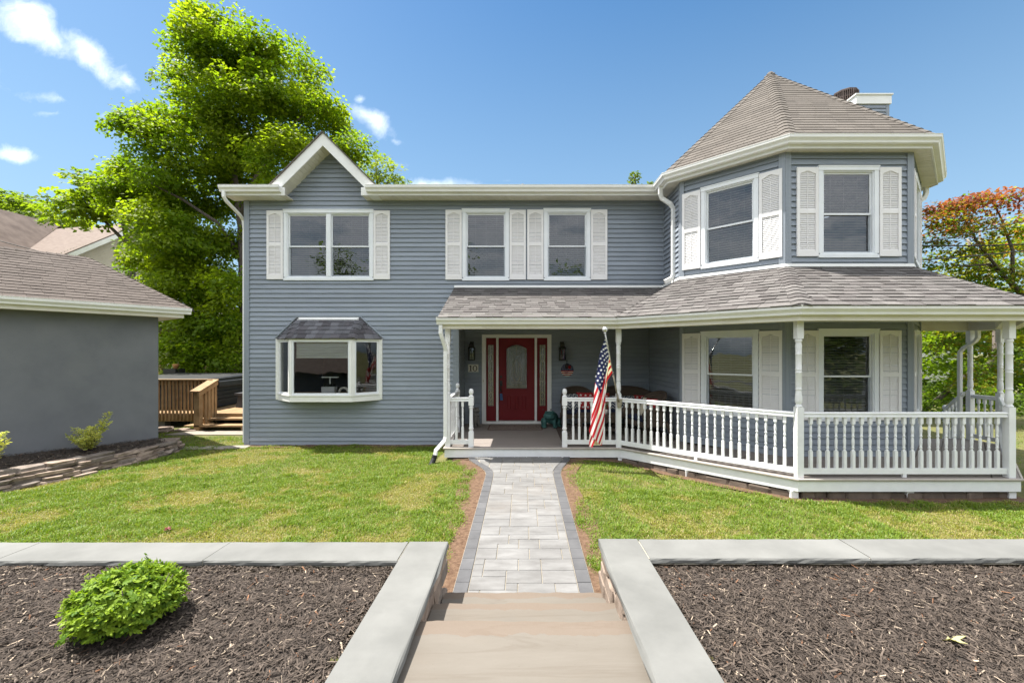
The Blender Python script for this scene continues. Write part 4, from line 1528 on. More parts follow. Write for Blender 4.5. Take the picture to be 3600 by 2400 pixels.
def railing(p, q, label, newels=(), n=None, dz=(0, 0), block=True, ends=(0.04, 0.04)):
    p, q = Vector((*p, 0)), Vector((*q, 0))
    d = q - p; L = d.length; d.normalize()
    t = thing('porch_railing', label, 'railing', ((p + q) / 2)[:], 'white baluster railings round the porch')
    a, b = p + d * ends[0], q - d * ends[1]
    za, zb = dz
    up = lambda v, z: (v.x, v.y, z)
    MB().sweep(RAILP, [up(a, .845 + za), up(b, .845 + zb)]).build('handrail', M['whitepaint'], t)
    MB().sweep([(-.02, 0), (.02, 0), (.02, .04), (-.02, .04), ], [up(a, .088 + za), up(b, .088 + zb)]).build('bottom_rail', M['whitepaint'], t)
    MB().sweep([(-.019, 0), (.019, 0), (.019, .038), (-.019, .038), ], [up(a, .049 + za), up(b, .049 + zb)]).build('bottom_rail', M['whitepaint'], t)
    if block:
        c = (a + b) / 2
        MB().box(-.025, .025, -.018, .018, 0.002, .048).build('rail_block', M['whitepaint'], t, Matrix.Translation(c) @ Matrix.Rotation(math.atan2(d.y, d.x), 4, 'Z'))
    n = n or max(1, int(round((b - a).length / 0.1265)) - 1)
    for i in range(n):
        f = (i + 1) / (n + 1)
        c = a.lerp(b, f)
        objm('baluster', _bal, t, Matrix.Translation((c.x, c.y, .127 + za + (zb - za) * f)) @ Matrix.Rotation(math.atan2(d.y, d.x), 4, 'Z'))
    for (x, y, z) in newels:
        objm('newel_post', _new, t, Matrix.Translation((x, y, z)))
    return t


railing((-1.408, 8.225), (-1.45, 9.74), 'white side railing running back from the downspout column to the grey wall', [(-1.45, 9.735, 0)], ends=(.045, .045))
railing((-1.408, 8.225), (-0.973, 8.225), 'short white railing with two balusters left of the porch entrance', [(-0.973, 8.225, 0)], n=2, block=False, ends=(.045, .045))
railing((0.769, 8.225), (1.767, 8.20), 'white railing behind the hanging flag, right of the porch entrance', [(0.769, 8.225, 0)], n=7, ends=(.045, .045))
railing((1.767, 8.20), (3.87, 6.20), 'long slanting white railing from the flag column to the middle front column', n=22, ends=(.05, .05))
railing((3.87, 6.20), (6.83, 6.20), 'wide white railing along the front of the turret porch', n=23, ends=(.05, .05))
railing((6.83, 6.20), (9.0, 8.32), 'slanting railing on the far right side of the turret porch, behind the corner column', n=22, ends=(.05, .05))
railing((9.0, 8.32), (9.02, 8.90), 'short railing between the two far columns beside the side steps', n=3, block=False, ends=(.05, .05))
railing((8.95, 8.94), (9.12, 9.55), 'sloping stair railing with a ball-topped newel at the side steps', [(9.14, 9.56, -0.46)], n=4, dz=(0.04, -0.34), block=False)
MB().box(8.2, 9.0, 9.0, 9.3, -.34, -.15).build('side_step', M['decknose'], house)
# small leaf-covered lower step
MB().box(8.2, 9.0, 9.3, 9.6, -.40, -.25).build('side_step', M['decknose'], house)

# ---- downspouts
def spout(name, path, a=0.06, b=0.055, parent=house):
    return MB().rectpipe(path, a, b).build(name, M['white'], parent)


spout('downspout', [(-6.36, EY - .06, 5.17), (-6.36, EY - .06, 5.06), (-6.34, EY, 4.98), (-6.24, YF - .10, 4.78), (-6.235, YF + .02, 4.70), (-6.235, YF + .06, 4.5), (-6.235, YF + .06, -.25)])
spout('downspout', [(2.83, 9.10, 5.17), (2.83, 9.10, 5.02), (2.86, 9.10, 4.93), (3.02, 9.05, 4.80), (3.08, 9.05, 4.70), (3.08, 9.05, 3.36), (3.05, 9.05, 3.28), (2.90, 9.05, 3.20)], .085, .06)
ds = spout('downspout', [(-1.49, 7.95, 2.25), (-1.49, 7.95, 2.10), (-1.475, 7.97, 2.04), (-1.43, 8.05, 1.86), (-1.425, 8.08, 1.78), (-1.425, 8.08, 0.22), (-1.44, 8.06, 0.14), (-1.585, 8.0, -.02), (-1.60, 7.99, -.12)], .066, .055)
mb = MB()
pts = [(-1.60, 7.99, -.10), (-1.615, 7.98, -.16), (-1.64, 7.95, -.22), (-1.67, 7.90, -.29)]
path, rad = [], []
for i in range(24):
    t = i / 23 * 3
    k = min(2, int(t)); f = t - k
    path.append(Vector(pts[k]).lerp(Vector(pts[k + 1]), f)); rad.append(.050 if i % 2 else .043)
mb.tube(path, rad, 10).build('drain_hose', M['blackplastic'], house)
spout('downspout', [(9.02, 8.75, 2.27), (9.02, 8.75, 2.05), (9.0, 8.78, 1.98), (8.98, 9.0, 1.84), (8.96, 9.05, 1.76), (8.96, 9.05, -.2)], .07, .06)
spout('downspout', [(8.22, 9.0, 5.17), (8.22, 9.0, 5.0), (8.18, 9.0, 4.9), (7.98, 9.0, 4.78), (7.92, 9.0, 4.7), (7.92, 9.0, 3.3)], .085, .06)

# ================================================================== FRONT DOOR
du0, du1 = -1.025, 0.693
mb = MB(REC)
mb.box(du0, du0 + .078, -.045, .0, -.0, 2.20)
mb.box(du1 - .078, du1, -.045, .0, -.0, 2.20)
mb.box(du0 + .078, du1 - .078, -.045, .0, 2.118, 2.20)
mb.box(du0 + .078, du0 + .10, -.02, .14, 0.04, 2.118)
mb.box(du1 - .10, du1 - .078, -.02, .14, 0.04, 2.118)
mb.box(-.672, -.6165, -.03, .14, .04, 2.118)
mb.box(.279, .335, -.03, .14, .04, 2.118)
mb.box(du0 + .0, du1 - .0, -.055, .14, -.002, .055)
mb.build('door_frame', M['white'], house)
mb = MB(REC); mb.box(-.61, .275, -.02, .10, .056, .075); mb.build('threshold', M['steel'], house)


def sidelight(a, b):
    m = MB(REC)
    m.box(a, a + .052, .02, .06, .06, 2.116); m.box(b - .052, b, .02, .06, .06, 2.116)
    m.box(a + .052, b - .052, .02, .06, .06, .42); m.box(a + .052, b - .052, .02, .06, 1.96, 2.116)
    for (p, q) in ((a + .052, a + .066), (b - .066, b - .052)):
        m.box(p, q, .006, .02, .42, 1.96)
    m.box(a + .066, b - .066, .006, .02, .42, .434); m.box(a + .066, b - .066, .006, .02, 1.946, 1.96)
    o = m.build('sidelight', M['door'], house)
    g = MB(REC); g.add([(a + .06, .035, .42), (b - .06, .035, .42), (b - .06, .035, 1.96), (a + .06, .035, 1.96)], [(0, 1, 2, 3)]); g.build('pane', M['leadglass'], o)
    c = MB(REC)
    cx = (a + b) / 2
    l, rr = a + .068, b - .068
    for x in (l + .02, rr - .02):
        c.box(x - .003, x + .003, .026, .032, .43, 1.95)
    for z in (.47, 1.91):
        c.box(l, rr, .026, .032, z - .003, z + .003)
    for zc, hh in ((.68, .20), (1.15, .26), (1.62, .2)):
        for k in range(12):
            a0, a1 = 2 * math.pi * k / 12, 2 * math.pi * (k + 1) / 12
            p0 = REC(cx + .045 * math.cos(a0), .028, zc + hh * .5 * math.sin(a0)); p1 = REC(cx + .045 * math.cos(a1), .028, zc + hh * .5 * math.sin(a1))
            mm = MB(); mm.tube([p0, p1], .0035, 4, False)
            c.v_off = len(c.v)
            n0 = len(c.v)
            c.v.extend(mm.v); c.f.extend([[i + n0 for i in f] for f in mm.f])
    c.box(cx - .0025, cx + .0025, .026, .031, .47, 1.91)
    c.build('lead_came', M['brass'], o)


sidelight(-.947, -.672); sidelight(.335, .613)
# door slab with arched light and three raised panels
mb = MB(REC)
a, b = -.6145, .277
ga, gb = a + .175, b - .175
gz0, gz1, arch = .845, 1.86, .10
mb.box(a, ga, .02, .065, .077, 2.112); mb.box(gb, b, .02, .065, .077, 2.112)
mb.box(ga, gb, .02, .065, .077, gz0)
n = 14
for i in range(n):
    x0, x1 = ga + (gb - ga) * i / n, ga + (gb - ga) * (i + 1) / n
    f = lambda x: gz1 + arch * (1 - ((x - (ga + gb) / 2) / ((gb - ga) / 2)) ** 2)
    mb.hexa([(x0, .02, f(x0)), (x1, .02, f(x1)), (x1, .065, f(x1)), (x0, .065, f(x0))], [(x0, .02, 2.112), (x1, .02, 2.112), (x1, .065, 2.112), (x0, .065, 2.112)])
door = mb.build('front_door', M['door'], house)
# moulding round the light
def moulding(path, r=.013, d=.016):
    m = MB()
    m.tube([REC(u, d, w) for u, w in path], r, 6, True)
    return m
pth = [(ga + .008, gz0 + .008), (gb - .008, gz0 + .008)]
archp = [(ga + .008 + (gb - ga - .016) * i / 14, gz1 - .006 + arch * (1 - (2 * i / 14 - 1) ** 2)) for i in range(15)]
mo = MB()
for seg in (pth, [(ga + .008, gz0), (ga + .008, gz1)], [(gb - .008, gz0), (gb - .008, gz1)], archp):
    m2 = moulding(seg); n0 = len(mo.v); mo.v.extend(m2.v); mo.f.extend([[i + n0 for i in f] for f in m2.f])
mo.build('light_moulding', M['door'], door)
for k in range(3):
    u0 = ga + .0 + k * (gb - ga + .02) / 3; u1 = u0 + (gb - ga) / 3 - .055
    u0 += .015; u1 += .025
    m = MB(REC)
    z0, z1 = .32, .70
    for (p, q, r_, s_) in ((u0, u1, z0, z0 + .018), (u0, u1, z1 - .018, z1), (u0, u0 + .018, z0 + .018, z1 - .018), (u1 - .018, u1, z0 + .018, z1 - .018)):
        m.box(p, q, .008, .0195, r_, s_)
    m.hexa([(u0 + .04, .010, z0 + .04), (u1 - .04, .010, z0 + .04), (u1 - .025, .0196, z0 + .025), (u0 + .025, .0196, z0 + .025)],
           [(u0 + .04, .010, z1 - .04), (u1 - .04, .010, z1 - .04), (u1 - .025, .0196, z1 - .025), (u0 + .025, .0196, z1 - .025)])
    m.build('door_panel', M['door'], door)
g = MB(REC)
gp = [(ga, .04, gz0), (gb, .04, gz0), (gb, .04, gz1)] + [(gb - (gb - ga) * i / 12, .04, gz1 + arch * (1 - (2 * i / 12 - 1) ** 2)) for i in range(1, 12)] + [(ga, .04, gz1)]
g.add(gp, [list(range(len(gp)))]); g.build('pane', M['leadglass'], door)
c = MB()
def came(pts, r=.0035):
    m2 = MB(); m2.tube([REC(u, .032, w) for u, w in pts], r, 4, False); n0 = len(c.v); c.v.extend(m2.v); c.f.extend([[i + n0 for i in f] for f in m2.f])
cxm = (ga + gb) / 2
for x in (ga + .06, gb - .06):
    came([(x, gz0 + .05), (x, gz1 + .02)])
came([(ga + .02, gz0 + .05), (gb - .02, gz0 + .05)]); came([(ga + .02, gz0 + .09), (gb - .02, gz0 + .09)])
came([(ga + .06 + (gb - ga - .12) * i / 10, gz1 + .0 + .05 * (1 - (2 * i / 10 - 1) ** 2)) for i in range(11)])
for (hh, ww) in ((.34, .10), (.22, .055)):
    came([(cxm + ww * math.sin(2 * math.pi * i / 16), 1.36 + hh * math.cos(2 * math.pi * i / 16)) for i in range(17)])
for zc in (1.0,):
    came([(cxm + .14 * math.sin(2 * math.pi * i / 16), zc + .03 * math.cos(2 * math.pi * i / 16)) for i in range(17)])
for sg in (-1, 1):
    came([(cxm + sg * .02, 1.02), (cxm + sg * .11, 1.15), (cxm + sg * .13, 1.3), (cxm + sg * .07, 1.46), (cxm, 1.6)])
    came([(cxm + sg * .10, 1.75), (cxm + sg * .03, 1.66), (cxm, 1.72)])
came([(cxm, 1.70), (cxm, gz1 + .08)])
c.build('lead_came', M['brass'], door)
h = MB(REC)
hx = a + .062
h.box(hx - .033, hx + .033, -.008, .019, .93, 1.06)
h.tube([REC(0, 0, 0)] * 0 or [(hx, -.008, 1.0), (hx, -.05, .99), (hx, -.055, .90), (hx, -.05, .82), (hx, .015, .80)], .011, 8)
hd = h.build('door_handle', M['black'], door)
h = MB(REC); h.tube([(hx, .019, 1.155), (hx, -.008, 1.155)], .030, 14); h.tube([(hx, -.008, 1.155), (hx, -.014, 1.155)], .016, 10); h.build('deadbolt', M['black'], door)
lb = thing('key_lockbox', 'small blue lockbox hanging from the red door handle', 'lockbox', REC(hx, -.06, .62))
h = MB(REC); h.tube([(hx - .01, -.058, .90), (hx - .012, -.066, .80), (hx + .012, -.066, .76)], .008, 6); h.build('shackle', M['black'], lb)
h = MB(REC); h.hexa([(hx - .02, -.10, .585), (hx + .05, -.10, .58), (hx + .05, -.05, .58), (hx - .02, -.05, .585)], [(hx - .032, -.10, .745), (hx + .034, -.10, .748), (hx + .034, -.05, .748), (hx - .032, -.05, .745)]); h.build('case', M['bluefob'], lb)
h = MB(REC); h.box(-1.0, -.975, -.055, -.0455, 1.02, 1.10); db = h.build('doorbell', M['cream'], None, label='tiny doorbell button on the white trim left of the red door', cat='doorbell')
h = MB(REC); h.tube([(-.9875, -.0555, 1.06), (-.9875, -.059, 1.06)], .007, 8); h.build('button', M['numeral'], db)

# ---- number plaque 10
pq = thing('number_plaque', 'cream house number plaque reading 10 on the shaded wall left of the door', 'house number', REC(-1.235, -.03, 1.37))
h = MB(REC); h.box(-1.362, -1.112, -.034, -.0185, 1.276, 1.462); h.build('plate', M['cream'], pq)
n1 = MB(REC)
n1.box(-1.313, -1.287, -.040, -.0345, 1.305, 1.435); n1.box(-1.335, -1.265, -.040, -.0345, 1.295, 1.305)
n1.hexa([(-1.335, -.040, 1.405), (-1.313, -.040, 1.415), (-1.313, -.0345, 1.415), (-1.335, -.0345, 1.405)], [(-1.335, -.040, 1.417), (-1.313, -.040, 1.435), (-1.313, -.0345, 1.435), (-1.335, -.0345, 1.417)])
n1.build('numeral_one', M['numeral'], pq)
n0_ = MB(REC)
K = 24
ro = [(-1.195 + .056 * math.cos(2 * math.pi * k / K), 1.366 + .073 * math.sin(2 * math.pi * k / K)) for k in range(K)]
ri = [(-1.195 + .034 * math.cos(2 * math.pi * k / K), 1.366 + .060 * math.sin(2 * math.pi * k / K)) for k in range(K)]
for k in range(K):
    j = (k + 1) % K
    n0_.hexa([(*ro[k][:1], -.040, ro[k][1]), (ro[j][0], -.040, ro[j][1]), (ri[j][0], -.040, ri[j][1]), (ri[k][0], -.040, ri[k][1])],
             [(ro[k][0], -.0345, ro[k][1]), (ro[j][0], -.0345, ro[j][1]), (ri[j][0], -.0345, ri[j][1]), (ri[k][0], -.0345, ri[k][1])])
n0_.build('numeral_zero', M['numeral'], pq)

# ---- wall lanterns
def lantern(u, label, flag=False):
    t = thing('wall_lantern', label, 'lantern', REC(u, -.02, 1.6), 'black lanterns beside the front door')
    m = MB(REC)
    m.box(u - .05, u + .05, -.028, -.018, 1.63, 2.02)
    m.box(u - .012, u + .012, -.10, -.028, 1.95, 1.975)
    z0, z1 = 1.585, 1.86
    w_ = .073
    dC = -.11
    for sx in (-1, 1):
        for sd in (-1, 1):
            m.box(u + sx * w_ - .008, u + sx * w_ + .008, dC + sd * .06 - .008, dC + sd * .06 + .008, z0, z1)
    m.box(u - w_ - .01, u + w_ + .01, dC - .072, dC + .072, z0 - .025, z0)
    m.box(u - w_, u + w_, dC - .066, dC - .060, (z0 + z1) / 2 - .004, (z0 + z1) / 2 + .004)
    m.box(u - .004, u + .004, dC - .066, dC - .060, z0, z1)
    m.hexa([(u - w_ - .014, dC - .074, z1), (u + w_ + .014, dC - .074, z1), (u + w_ + .014, dC + .074, z1), (u - w_ - .014, dC + .074, z1)],
           [(u - .055, dC - .05, z1 + .05), (u + .055, dC - .05, z1 + .05), (u + .055, dC + .05, z1 + .05), (u - .055, dC + .05, z1 + .05)])
    m.box(u - .055, u + .055, dC - .05, dC + .05, z1 + .05, z1 + .10)
    m.hexa([(u - .055, dC - .05, z1 + .10), (u + .055, dC - .05, z1 + .10), (u + .055, dC + .05, z1 + .10), (u - .055, dC + .05, z1 + .10)],
           [(u - .03, dC - .03, z1 + .135), (u + .03, dC - .03, z1 + .135), (u + .03, dC + .03, z1 + .135), (u - .03, dC + .03, z1 + .135)])
    m.build('lantern_body', M['black'], t)
    g = MB(REC)
    for (q) in ([(u - w_, dC - .058, z0), (u + w_, dC - .058, z0), (u + w_, dC - .058, z1), (u - w_, dC - .058, z1)],
                [(u - w_, dC + .058, z0), (u - w_, dC - .058, z0), (u - w_, dC - .058, z1), (u - w_, dC + .058, z1)],
                [(u + w_, dC - .058, z0), (u + w_, dC + .058, z0), (u + w_, dC + .058, z1), (u + w_, dC - .058, z1)]):
        g.add(q, [(0, 1, 2, 3)])
    g.build('pane', M['glass'], t)
    if not flag:
        b_ = MB(); b_.lathe([(.012, -.08), (.014, 0), (.012, .09), (.002, .10)], REC(u - .02, dC, 1.72)[:], 8); b_.lathe([(.012, -.08), (.014, 0), (.012, .09), (.002, .10)], REC(u + .025, dC, 1.72)[:], 8)
        b_.build('candle_bulb', M['cream'], t)
    else:
        fl = thing('lantern_flag', 'small folded striped flag tucked inside the lantern right of the door', 'small flag', REC(u, dC, 1.6))
        for k in range(6):
            x0 = u - .05 + k * .017
            m = MB(REC)
            m.hexa([(x0 - .012, dC + .01 * (k % 2), 1.59), (x0 + .004, dC + .01 * (k % 2), 1.59), (x0 + .004, dC + .02, 1.59), (x0 - .012, dC + .02, 1.59)],
                   [(x0 + .012, dC + .01 * (k % 2), 1.85), (x0 + .030, dC + .01 * (k % 2), 1.85), (x0 + .030, dC + .02, 1.85), (x0 + .012, dC + .02, 1.85)])
            m.build('stripe', M['flagred'] if k % 2 else M['flagwhite'], fl)


lantern(-1.268, 'black wall lantern above the number plaque, left of the door')
lantern(.955, 'black wall lantern holding striped cloth, right of the door', True)
# ---- round painted plaque on the wall under the lantern
pc = thing('round_plaque', 'round wooden plaque painted with stars and stripes, hung on the wall right of the door', 'wall plaque', REC(1.08, -.03, 1.24))
pcu, pcw, pr = 1.082, 1.325, .155
def disc_part(w0, w1, mat, name, d0=-.034):
    pts = []
    m = 14
    z = [pcw + w0 + (w1 - w0) * i / m for i in range(m + 1)]
    hw = [math.sqrt(max(0, pr * pr - (zz - pcw) ** 2)) for zz in z]
    poly = [(pcu + h_, d0, zz) for zz, h_ in zip(z, hw)] + [(pcu - h_, d0, zz) for zz, h_ in reversed(list(zip(z, hw)))]
    MB(REC).loft([poly, [(a_, -.020, c_) for a_, b_, c_ in poly]]).build(name, mat, pc)
disc_part(-.015, .154, M['flagblue'], 'star_field')
zz = -.015
k = 0
while zz > -.15:
    nz = max(-.1545, zz - .0235)
    disc_part(nz, zz, M['flagred'] if k % 2 == 0 else M['cream'], 'stripe'); zz = nz; k += 1
m = MB(REC)
for i in range(-5, 6):
    for j in range(6):
        x = i * .026 + (j % 2) * .013; z = .0 + j * .023
        if x * x + z * z < .0196 and z > -.005 and not (abs(x + .015) < .035 and z > .03):
            m.tube([(pcu + x, -.0345, pcw + z), (pcu + x, -.036, pcw + z)], .0045, 6, False)
m.build('star_dots', M['starwhite'], pc, kind='stuff')
m = MB(REC)
for (z, w_) in ((-.05, .05), (-.088, .035), (-.125, .03)):
    x = -w_ + .005
    while x < w_ * .8:
        m.box(pcu - .02 + x, pcu - .02 + x + .006, -.0365, -.0345, pcw + z - .008, pcw + z + .007); x += .0105
m.build('worn_lettering', M['numeral'], pc)
m = MB(REC)
for k in range(9):
    a_ = k * .7
    m.tube([(pcu + .05, -.045, pcw + .07), (pcu + .05 + .05 * math.cos(a_), -.055, pcw + .07 + .045 * math.sin(a_)), (pcu + .05 + .02 * math.cos(a_ + .5), -.05, pcw + .07 + .02 * math.sin(a_ + .5))], .006, 5, False)
m.tube([(pcu + .05, -.045, pcw + .07), (pcu + .06, -.045, pcw + .01)], .006, 5, False)
m.build('ribbon_bow', M['flagred'], pc)
m = MB(REC)
m.tube([(pcu - .012, -.06, pcw + .245), (pcu - .022, -.06, pcw + .22), (pcu - .01, -.06, pcw + .19), (pcu + .002, -.06, pcw + .22), (pcu - .012, -.06, pcw + .245)], .006, 6)
m.tube([(pcu - .01, -.06, pcw + .19), (pcu - .015, -.06, pcw + .12)], .010, 6)
lad = thing('hanging_ladle', 'dark rounded hook ornament hanging in front of the round plaque', 'ornament', REC(pcu, -.06, pcw + .08))
m.build('handle', M['rust'] if False else M['black'], lad)
MB().lathe([(.002, -.05), (.03, -.042), (.04, 0), (.03, .035), (.012, .055)], REC(pcu - .018, -.07, pcw + .09)[:], 12).build('bowl', M['copper'], lad)

# ================================================================== BAY WINDOW BODY
BL, BR_ = -4.967, -3.644            # front corners
WL_, WR_ = -5.45, -3.161            # where it meets the wall
by = BYF
mb = MB()
# base box (white fascia) and head
def bayring(off, z): return [(WL_ - off, YF - .02, z), (BL - off * .4, by - off, z), (BR_ + off * .4, by - off, z), (WR_ + off, YF - .02, z)]
mb.loft([bayring(0.0, .705), bayring(0.0, .825)])
mb.build('bay_base', M['white'], bay)
mb = MB(); mb.loft([bayring(.018, .825), bayring(.018, .850)]); mb.build('bay_sill', M['white'], bay)
mb = MB(); mb.loft([bayring(0.006, 2.015), bayring(0.006, 2.062)]); mb.build('bay_head', M['white'], bay)
BFr = Fr((BL, by, 0), (1, 0, 0), (0, 1, 0))
wF = BR_ - BL
dl = Vector((BL - WL_, by - YF, 0))
BLf = Fr((WL_, YF, 0), dl, Vector((-dl.y, dl.x, 0)))
drr = Vector((WR_ - BR_, YF - by, 0))
BRf = Fr((BR_, by, 0), drr, Vector((-drr.y, drr.x, 0)))
lS = dl.length


def bay_sash(fr, L, fl, fr_):
    z0, z1 = .851, 2.014
    m = MB(fr)
    m.box(0.0, fl, -.012, .06, z0, z1); m.box(L - fr_, L, -.012, .06, z0, z1)
    w = m.build('bay_post', M['white'], bay)
    a, b = fl, L - fr_
    m = MB(fr)
    k = .034
    m.box(a, a + k, .006, .05, z0, z1); m.box(b - k, b, .006, .05, z0, z1)
    m.box(a + k, b - k, .006, .05, z0, z0 + .040); m.box(a + k, b - k, .006, .05, z1 - .034, z1)
    s = m.build('sash', M['vinyl'], bay)
    g = MB(fr); g.add([(a + k, .03, z0 + .04), (b - k, .03, z0 + .04), (b - k, .03, z1 - .034), (a + k, .03, z1 - .034)], [(0, 1, 2, 3)]); g.build('pane', M['glassclear'], s)


bay_sash(BFr, wF, .045, .050)
bay_sash(BLf, lS, .06, .055)
bay_sash(BRf, lS, .06, .06)
mb = MB(FAC); mb.box(WL_ - .035, WL_ + .03, -.04, -.002, .74, 2.06); mb.box(WR_ - .03, WR_ + .035, -.04, -.002, .74, 2.06); mb.box(WL_ - .035, WL_ + .10, -.035, -.002, .715, .74); mb.box(WR_ - .1, WR_ + .035, -.035, -.002, .715, .74); mb.build('bay_trim', M['white'], bay)
# seat board inside, ceiling, metal edge on the roof
mb = MB(); mb.loft([[(WL_ + .1, YF + .16, .855), (BL + .06, by + .05, .855), (BR_ - .06, by + .05, .855), (WR_ - .1, YF + .16, .855)], [(WL_ + .1, YF + .16, .875), (BL + .06, by + .05, .875), (BR_ - .06, by + .05, .875), (WR_ - .1, YF + .16, .875)]]); mb.build('seat_board', M['wood'], bay)
MB().tube([bq[0] + Vector((-.03, -.02, .01)), bt_[0] + Vector((-.02, -.025, .02))], .016, 6, False).build('roof_edge_trim', M['corner'], bay)
MB().tube([bq[3] + Vector((.03, -.02, .01)), bt_[1] + Vector((.02, -.025, .02))], .016, 6, False).build('roof_edge_trim', M['corner'], bay)
mb = MB(); mb.box(bt_[0].x - .02, bt_[1].x + .02, YF - .045, YF - .018, bz1 + .015, bz1 + .03); mb.build('roof_edge_trim', M['corner'], bay)
mb = MB(); mb.hexa([(bt_[0].x + .01, YF - .085, bz1 - .045), (bt_[1].x - .01, YF - .085, bz1 - .045), (bt_[1].x - .03, YF - .03, bz1 + .015), (bt_[0].x + .03, YF - .03, bz1 + .015)],
                   [(bt_[0].x + .01, YF - .085, bz1 - .038), (bt_[1].x - .01, YF - .085, bz1 - .038), (bt_[1].x - .03, YF - .03, bz1 + .022), (bt_[0].x + .03, YF - .03, bz1 + .022)]); mb.build('roof_flashing', M['white'], bay)
# half-lowered pleated shade
sh = MB(BFr)
z = 1.985
i = 0
u0, u1 = .10, wF - .105
while z > 1.66:
    sh.add([(u0, .085 + (i % 2) * .012, z), (u1, .085 + (i % 2) * .012, z), (u1, .085 + ((i + 1) % 2) * .012, z - .0165), (u0, .085 + ((i + 1) % 2) * .012, z - .0165)], [(0, 1, 2, 3)])
    z -= .0165; i += 1
sh.box(u0, u1, .08, .105, z - .022, z)
shade = thing('pleated_shade', 'pale half-lowered pleated shade behind the front pane of the bay window', 'window shade', BFr(wF / 2, .09, 1.66))
sh.build('fabric', M['blindwhite'], shade)
# indoor garden lamp on the bay seat, and a dim table behind
gl = thing('indoor_planter', 'white herb planter with a lamp bar standing inside the bay window', 'planter', (-4.27, by + .36, .876))
x0, y0 = -4.27, by + .36
MB().box(x0 - .16, x0 + .13, y0 - .06, y0 + .08, .876, 1.0).build('box', M['whitepaint'], gl)
m = MB(); m.box(x0 - .012, x0 + .012, y0 + .005, y0 + .02, 1.0, 1.20); m.box(x0 - .17, x0 + .18, y0 - .03, y0 + .05, 1.20, 1.222); m.build('lamp_bar', M['whitepaint'], gl)
m = MB()
for k in range(20):
    xx = x0 - .14 + rnd.random() * .26
    m.add([(xx, y0, 1.0), (xx + .03, y0 - .01, 1.03), (xx + .01, y0, 1.07), (xx - .02, y0 + .01, 1.03)], [(0, 1, 2, 3)])
m.build('herbs', M['grass'], gl, kind='stuff')
m = MB()
for k in range(10):
    a0, a1 = math.pi * k / 10, math.pi * (k + 1) / 10
    f = lambda a_, r_: (x0 + .30 + r_ * math.cos(a_), .885 + r_ * math.sin(a_))
    (p, q), (p2, q2), (s_, t_), (s2_, t2_) = f(a0, .075), f(a1, .075), f(a0, .115), f(a1, .115)
    m.hexa([(p, y0, q), (s_, y0, t_), (s_, y0 + .05, t_), (p, y0 + .05, q)], [(p2, y0, q2), (s2_, y0, t2_), (s2_, y0 + .05, t2_), (p2, y0 + .05, q2)])
m.build('arch_ornament', M['cream'], None, label='small cream arch ornament beside the planter inside the bay window', cat='ornament')

# ================================================================== FLAG
pole0, pole1 = Vector((1.745, 8.10, 0.87)), Vector((1.335, 7.22, 2.075))
pd = (pole1 - pole0).normalized()
flag = thing('flag_on_pole', 'red, white and blue striped flag hanging limp from a steel pole on the porch column', 'flag', pole0)
MB().tube([pole0, pole0.lerp(pole1, .40)], .014, 10).build('lower_pole', M['rust'], flag)
MB().tube([pole0.lerp(pole1, .40), pole1], .012, 10).build('upper_pole', M['steel'], flag)
MB().lathe([(.012, -.07), (.022, -.062), (.022, -.050), (.014, -.045), (.020, -.040), (.044, -.022), (.052, .0), (.044, .028), (.024, .046), (.002, .052)], (pole1 + Vector((0, 0, .05)))[:], 14).build('ball_finial', M['steel'], flag)
m = MB()
m.hexa([(1.735, 8.10, .74), (1.80, 8.10, .74), (1.80, 8.15, .74), (1.735, 8.15, .74)], [(1.715, 8.10, .90), (1.815, 8.10, .90), (1.815, 8.15, .90), (1.715, 8.15, .90)])
m.tube([pole0 - pd * .03, pole0 + pd * .14], .022, 10)
m.build('pole_bracket', M['rust'], flag)
T0, R0 = pole0.lerp(pole1, .955), pole0.lerp(pole1, .44)
m = MB()
m.tube([R0 + Vector((0, 0, -.012)), R0 + Vector((-.02, -.02, .02)), R0 + Vector((.01, -.03, .0))], .010, 6)
m.build('ring', M['steel'], flag)
# cloth: a runs along the hoist (0 at the ball, 1 at the ring), b along the fly
FLY = 1.58


def cloth(a, b):
    hz = T0.lerp(R0, a)
    # gathered column of cloth whose panels wrap round, so the stripes run slanting across it
    g = min(1, b * 2.4)
    ph = a * 1.22 - 1.30 * b + .30 + .02 * math.sin(b * 11)
    fr_ = ph - math.floor(ph)
    wd = .115 + .12 * min(1, b * 1.25) - .05 * max(0, b - .75)
    if fr_ < .80:
        t = fr_ / .80
        x = (t - .5) * wd * 1.0; y = -.045 * math.sin(math.pi * t) - .007 * math.sin(t * 15 + 9 * b) + .012 * math.floor(ph)
    else:
        t = (fr_ - .80) / .20
        x = (.5 - t) * wd; y = (.05 * math.sin(math.pi * t)) + .012 * math.floor(ph) + .012 * t
    top = Vector((hz.x, hz.y, hz.z))
    cxp = Vector((T0.x - .012 - .135 * b + .055 * math.exp(-b * 6), T0.y + .12 + .10 * math.exp(-b * 3), 0))
    zdrop = FLY * b * 1.0
    zz = hz.z - zdrop - .05 * math.sin(a * math.pi) * g
    zz = T0.z + (zz - T0.z) * (1 - .16 * a * min(1, b * 1.4)) if True else zz
    p = Vector((cxp.x + x, cxp.y + y, zz))
    return top.lerp(p, g * g * (3 - 2 * g))


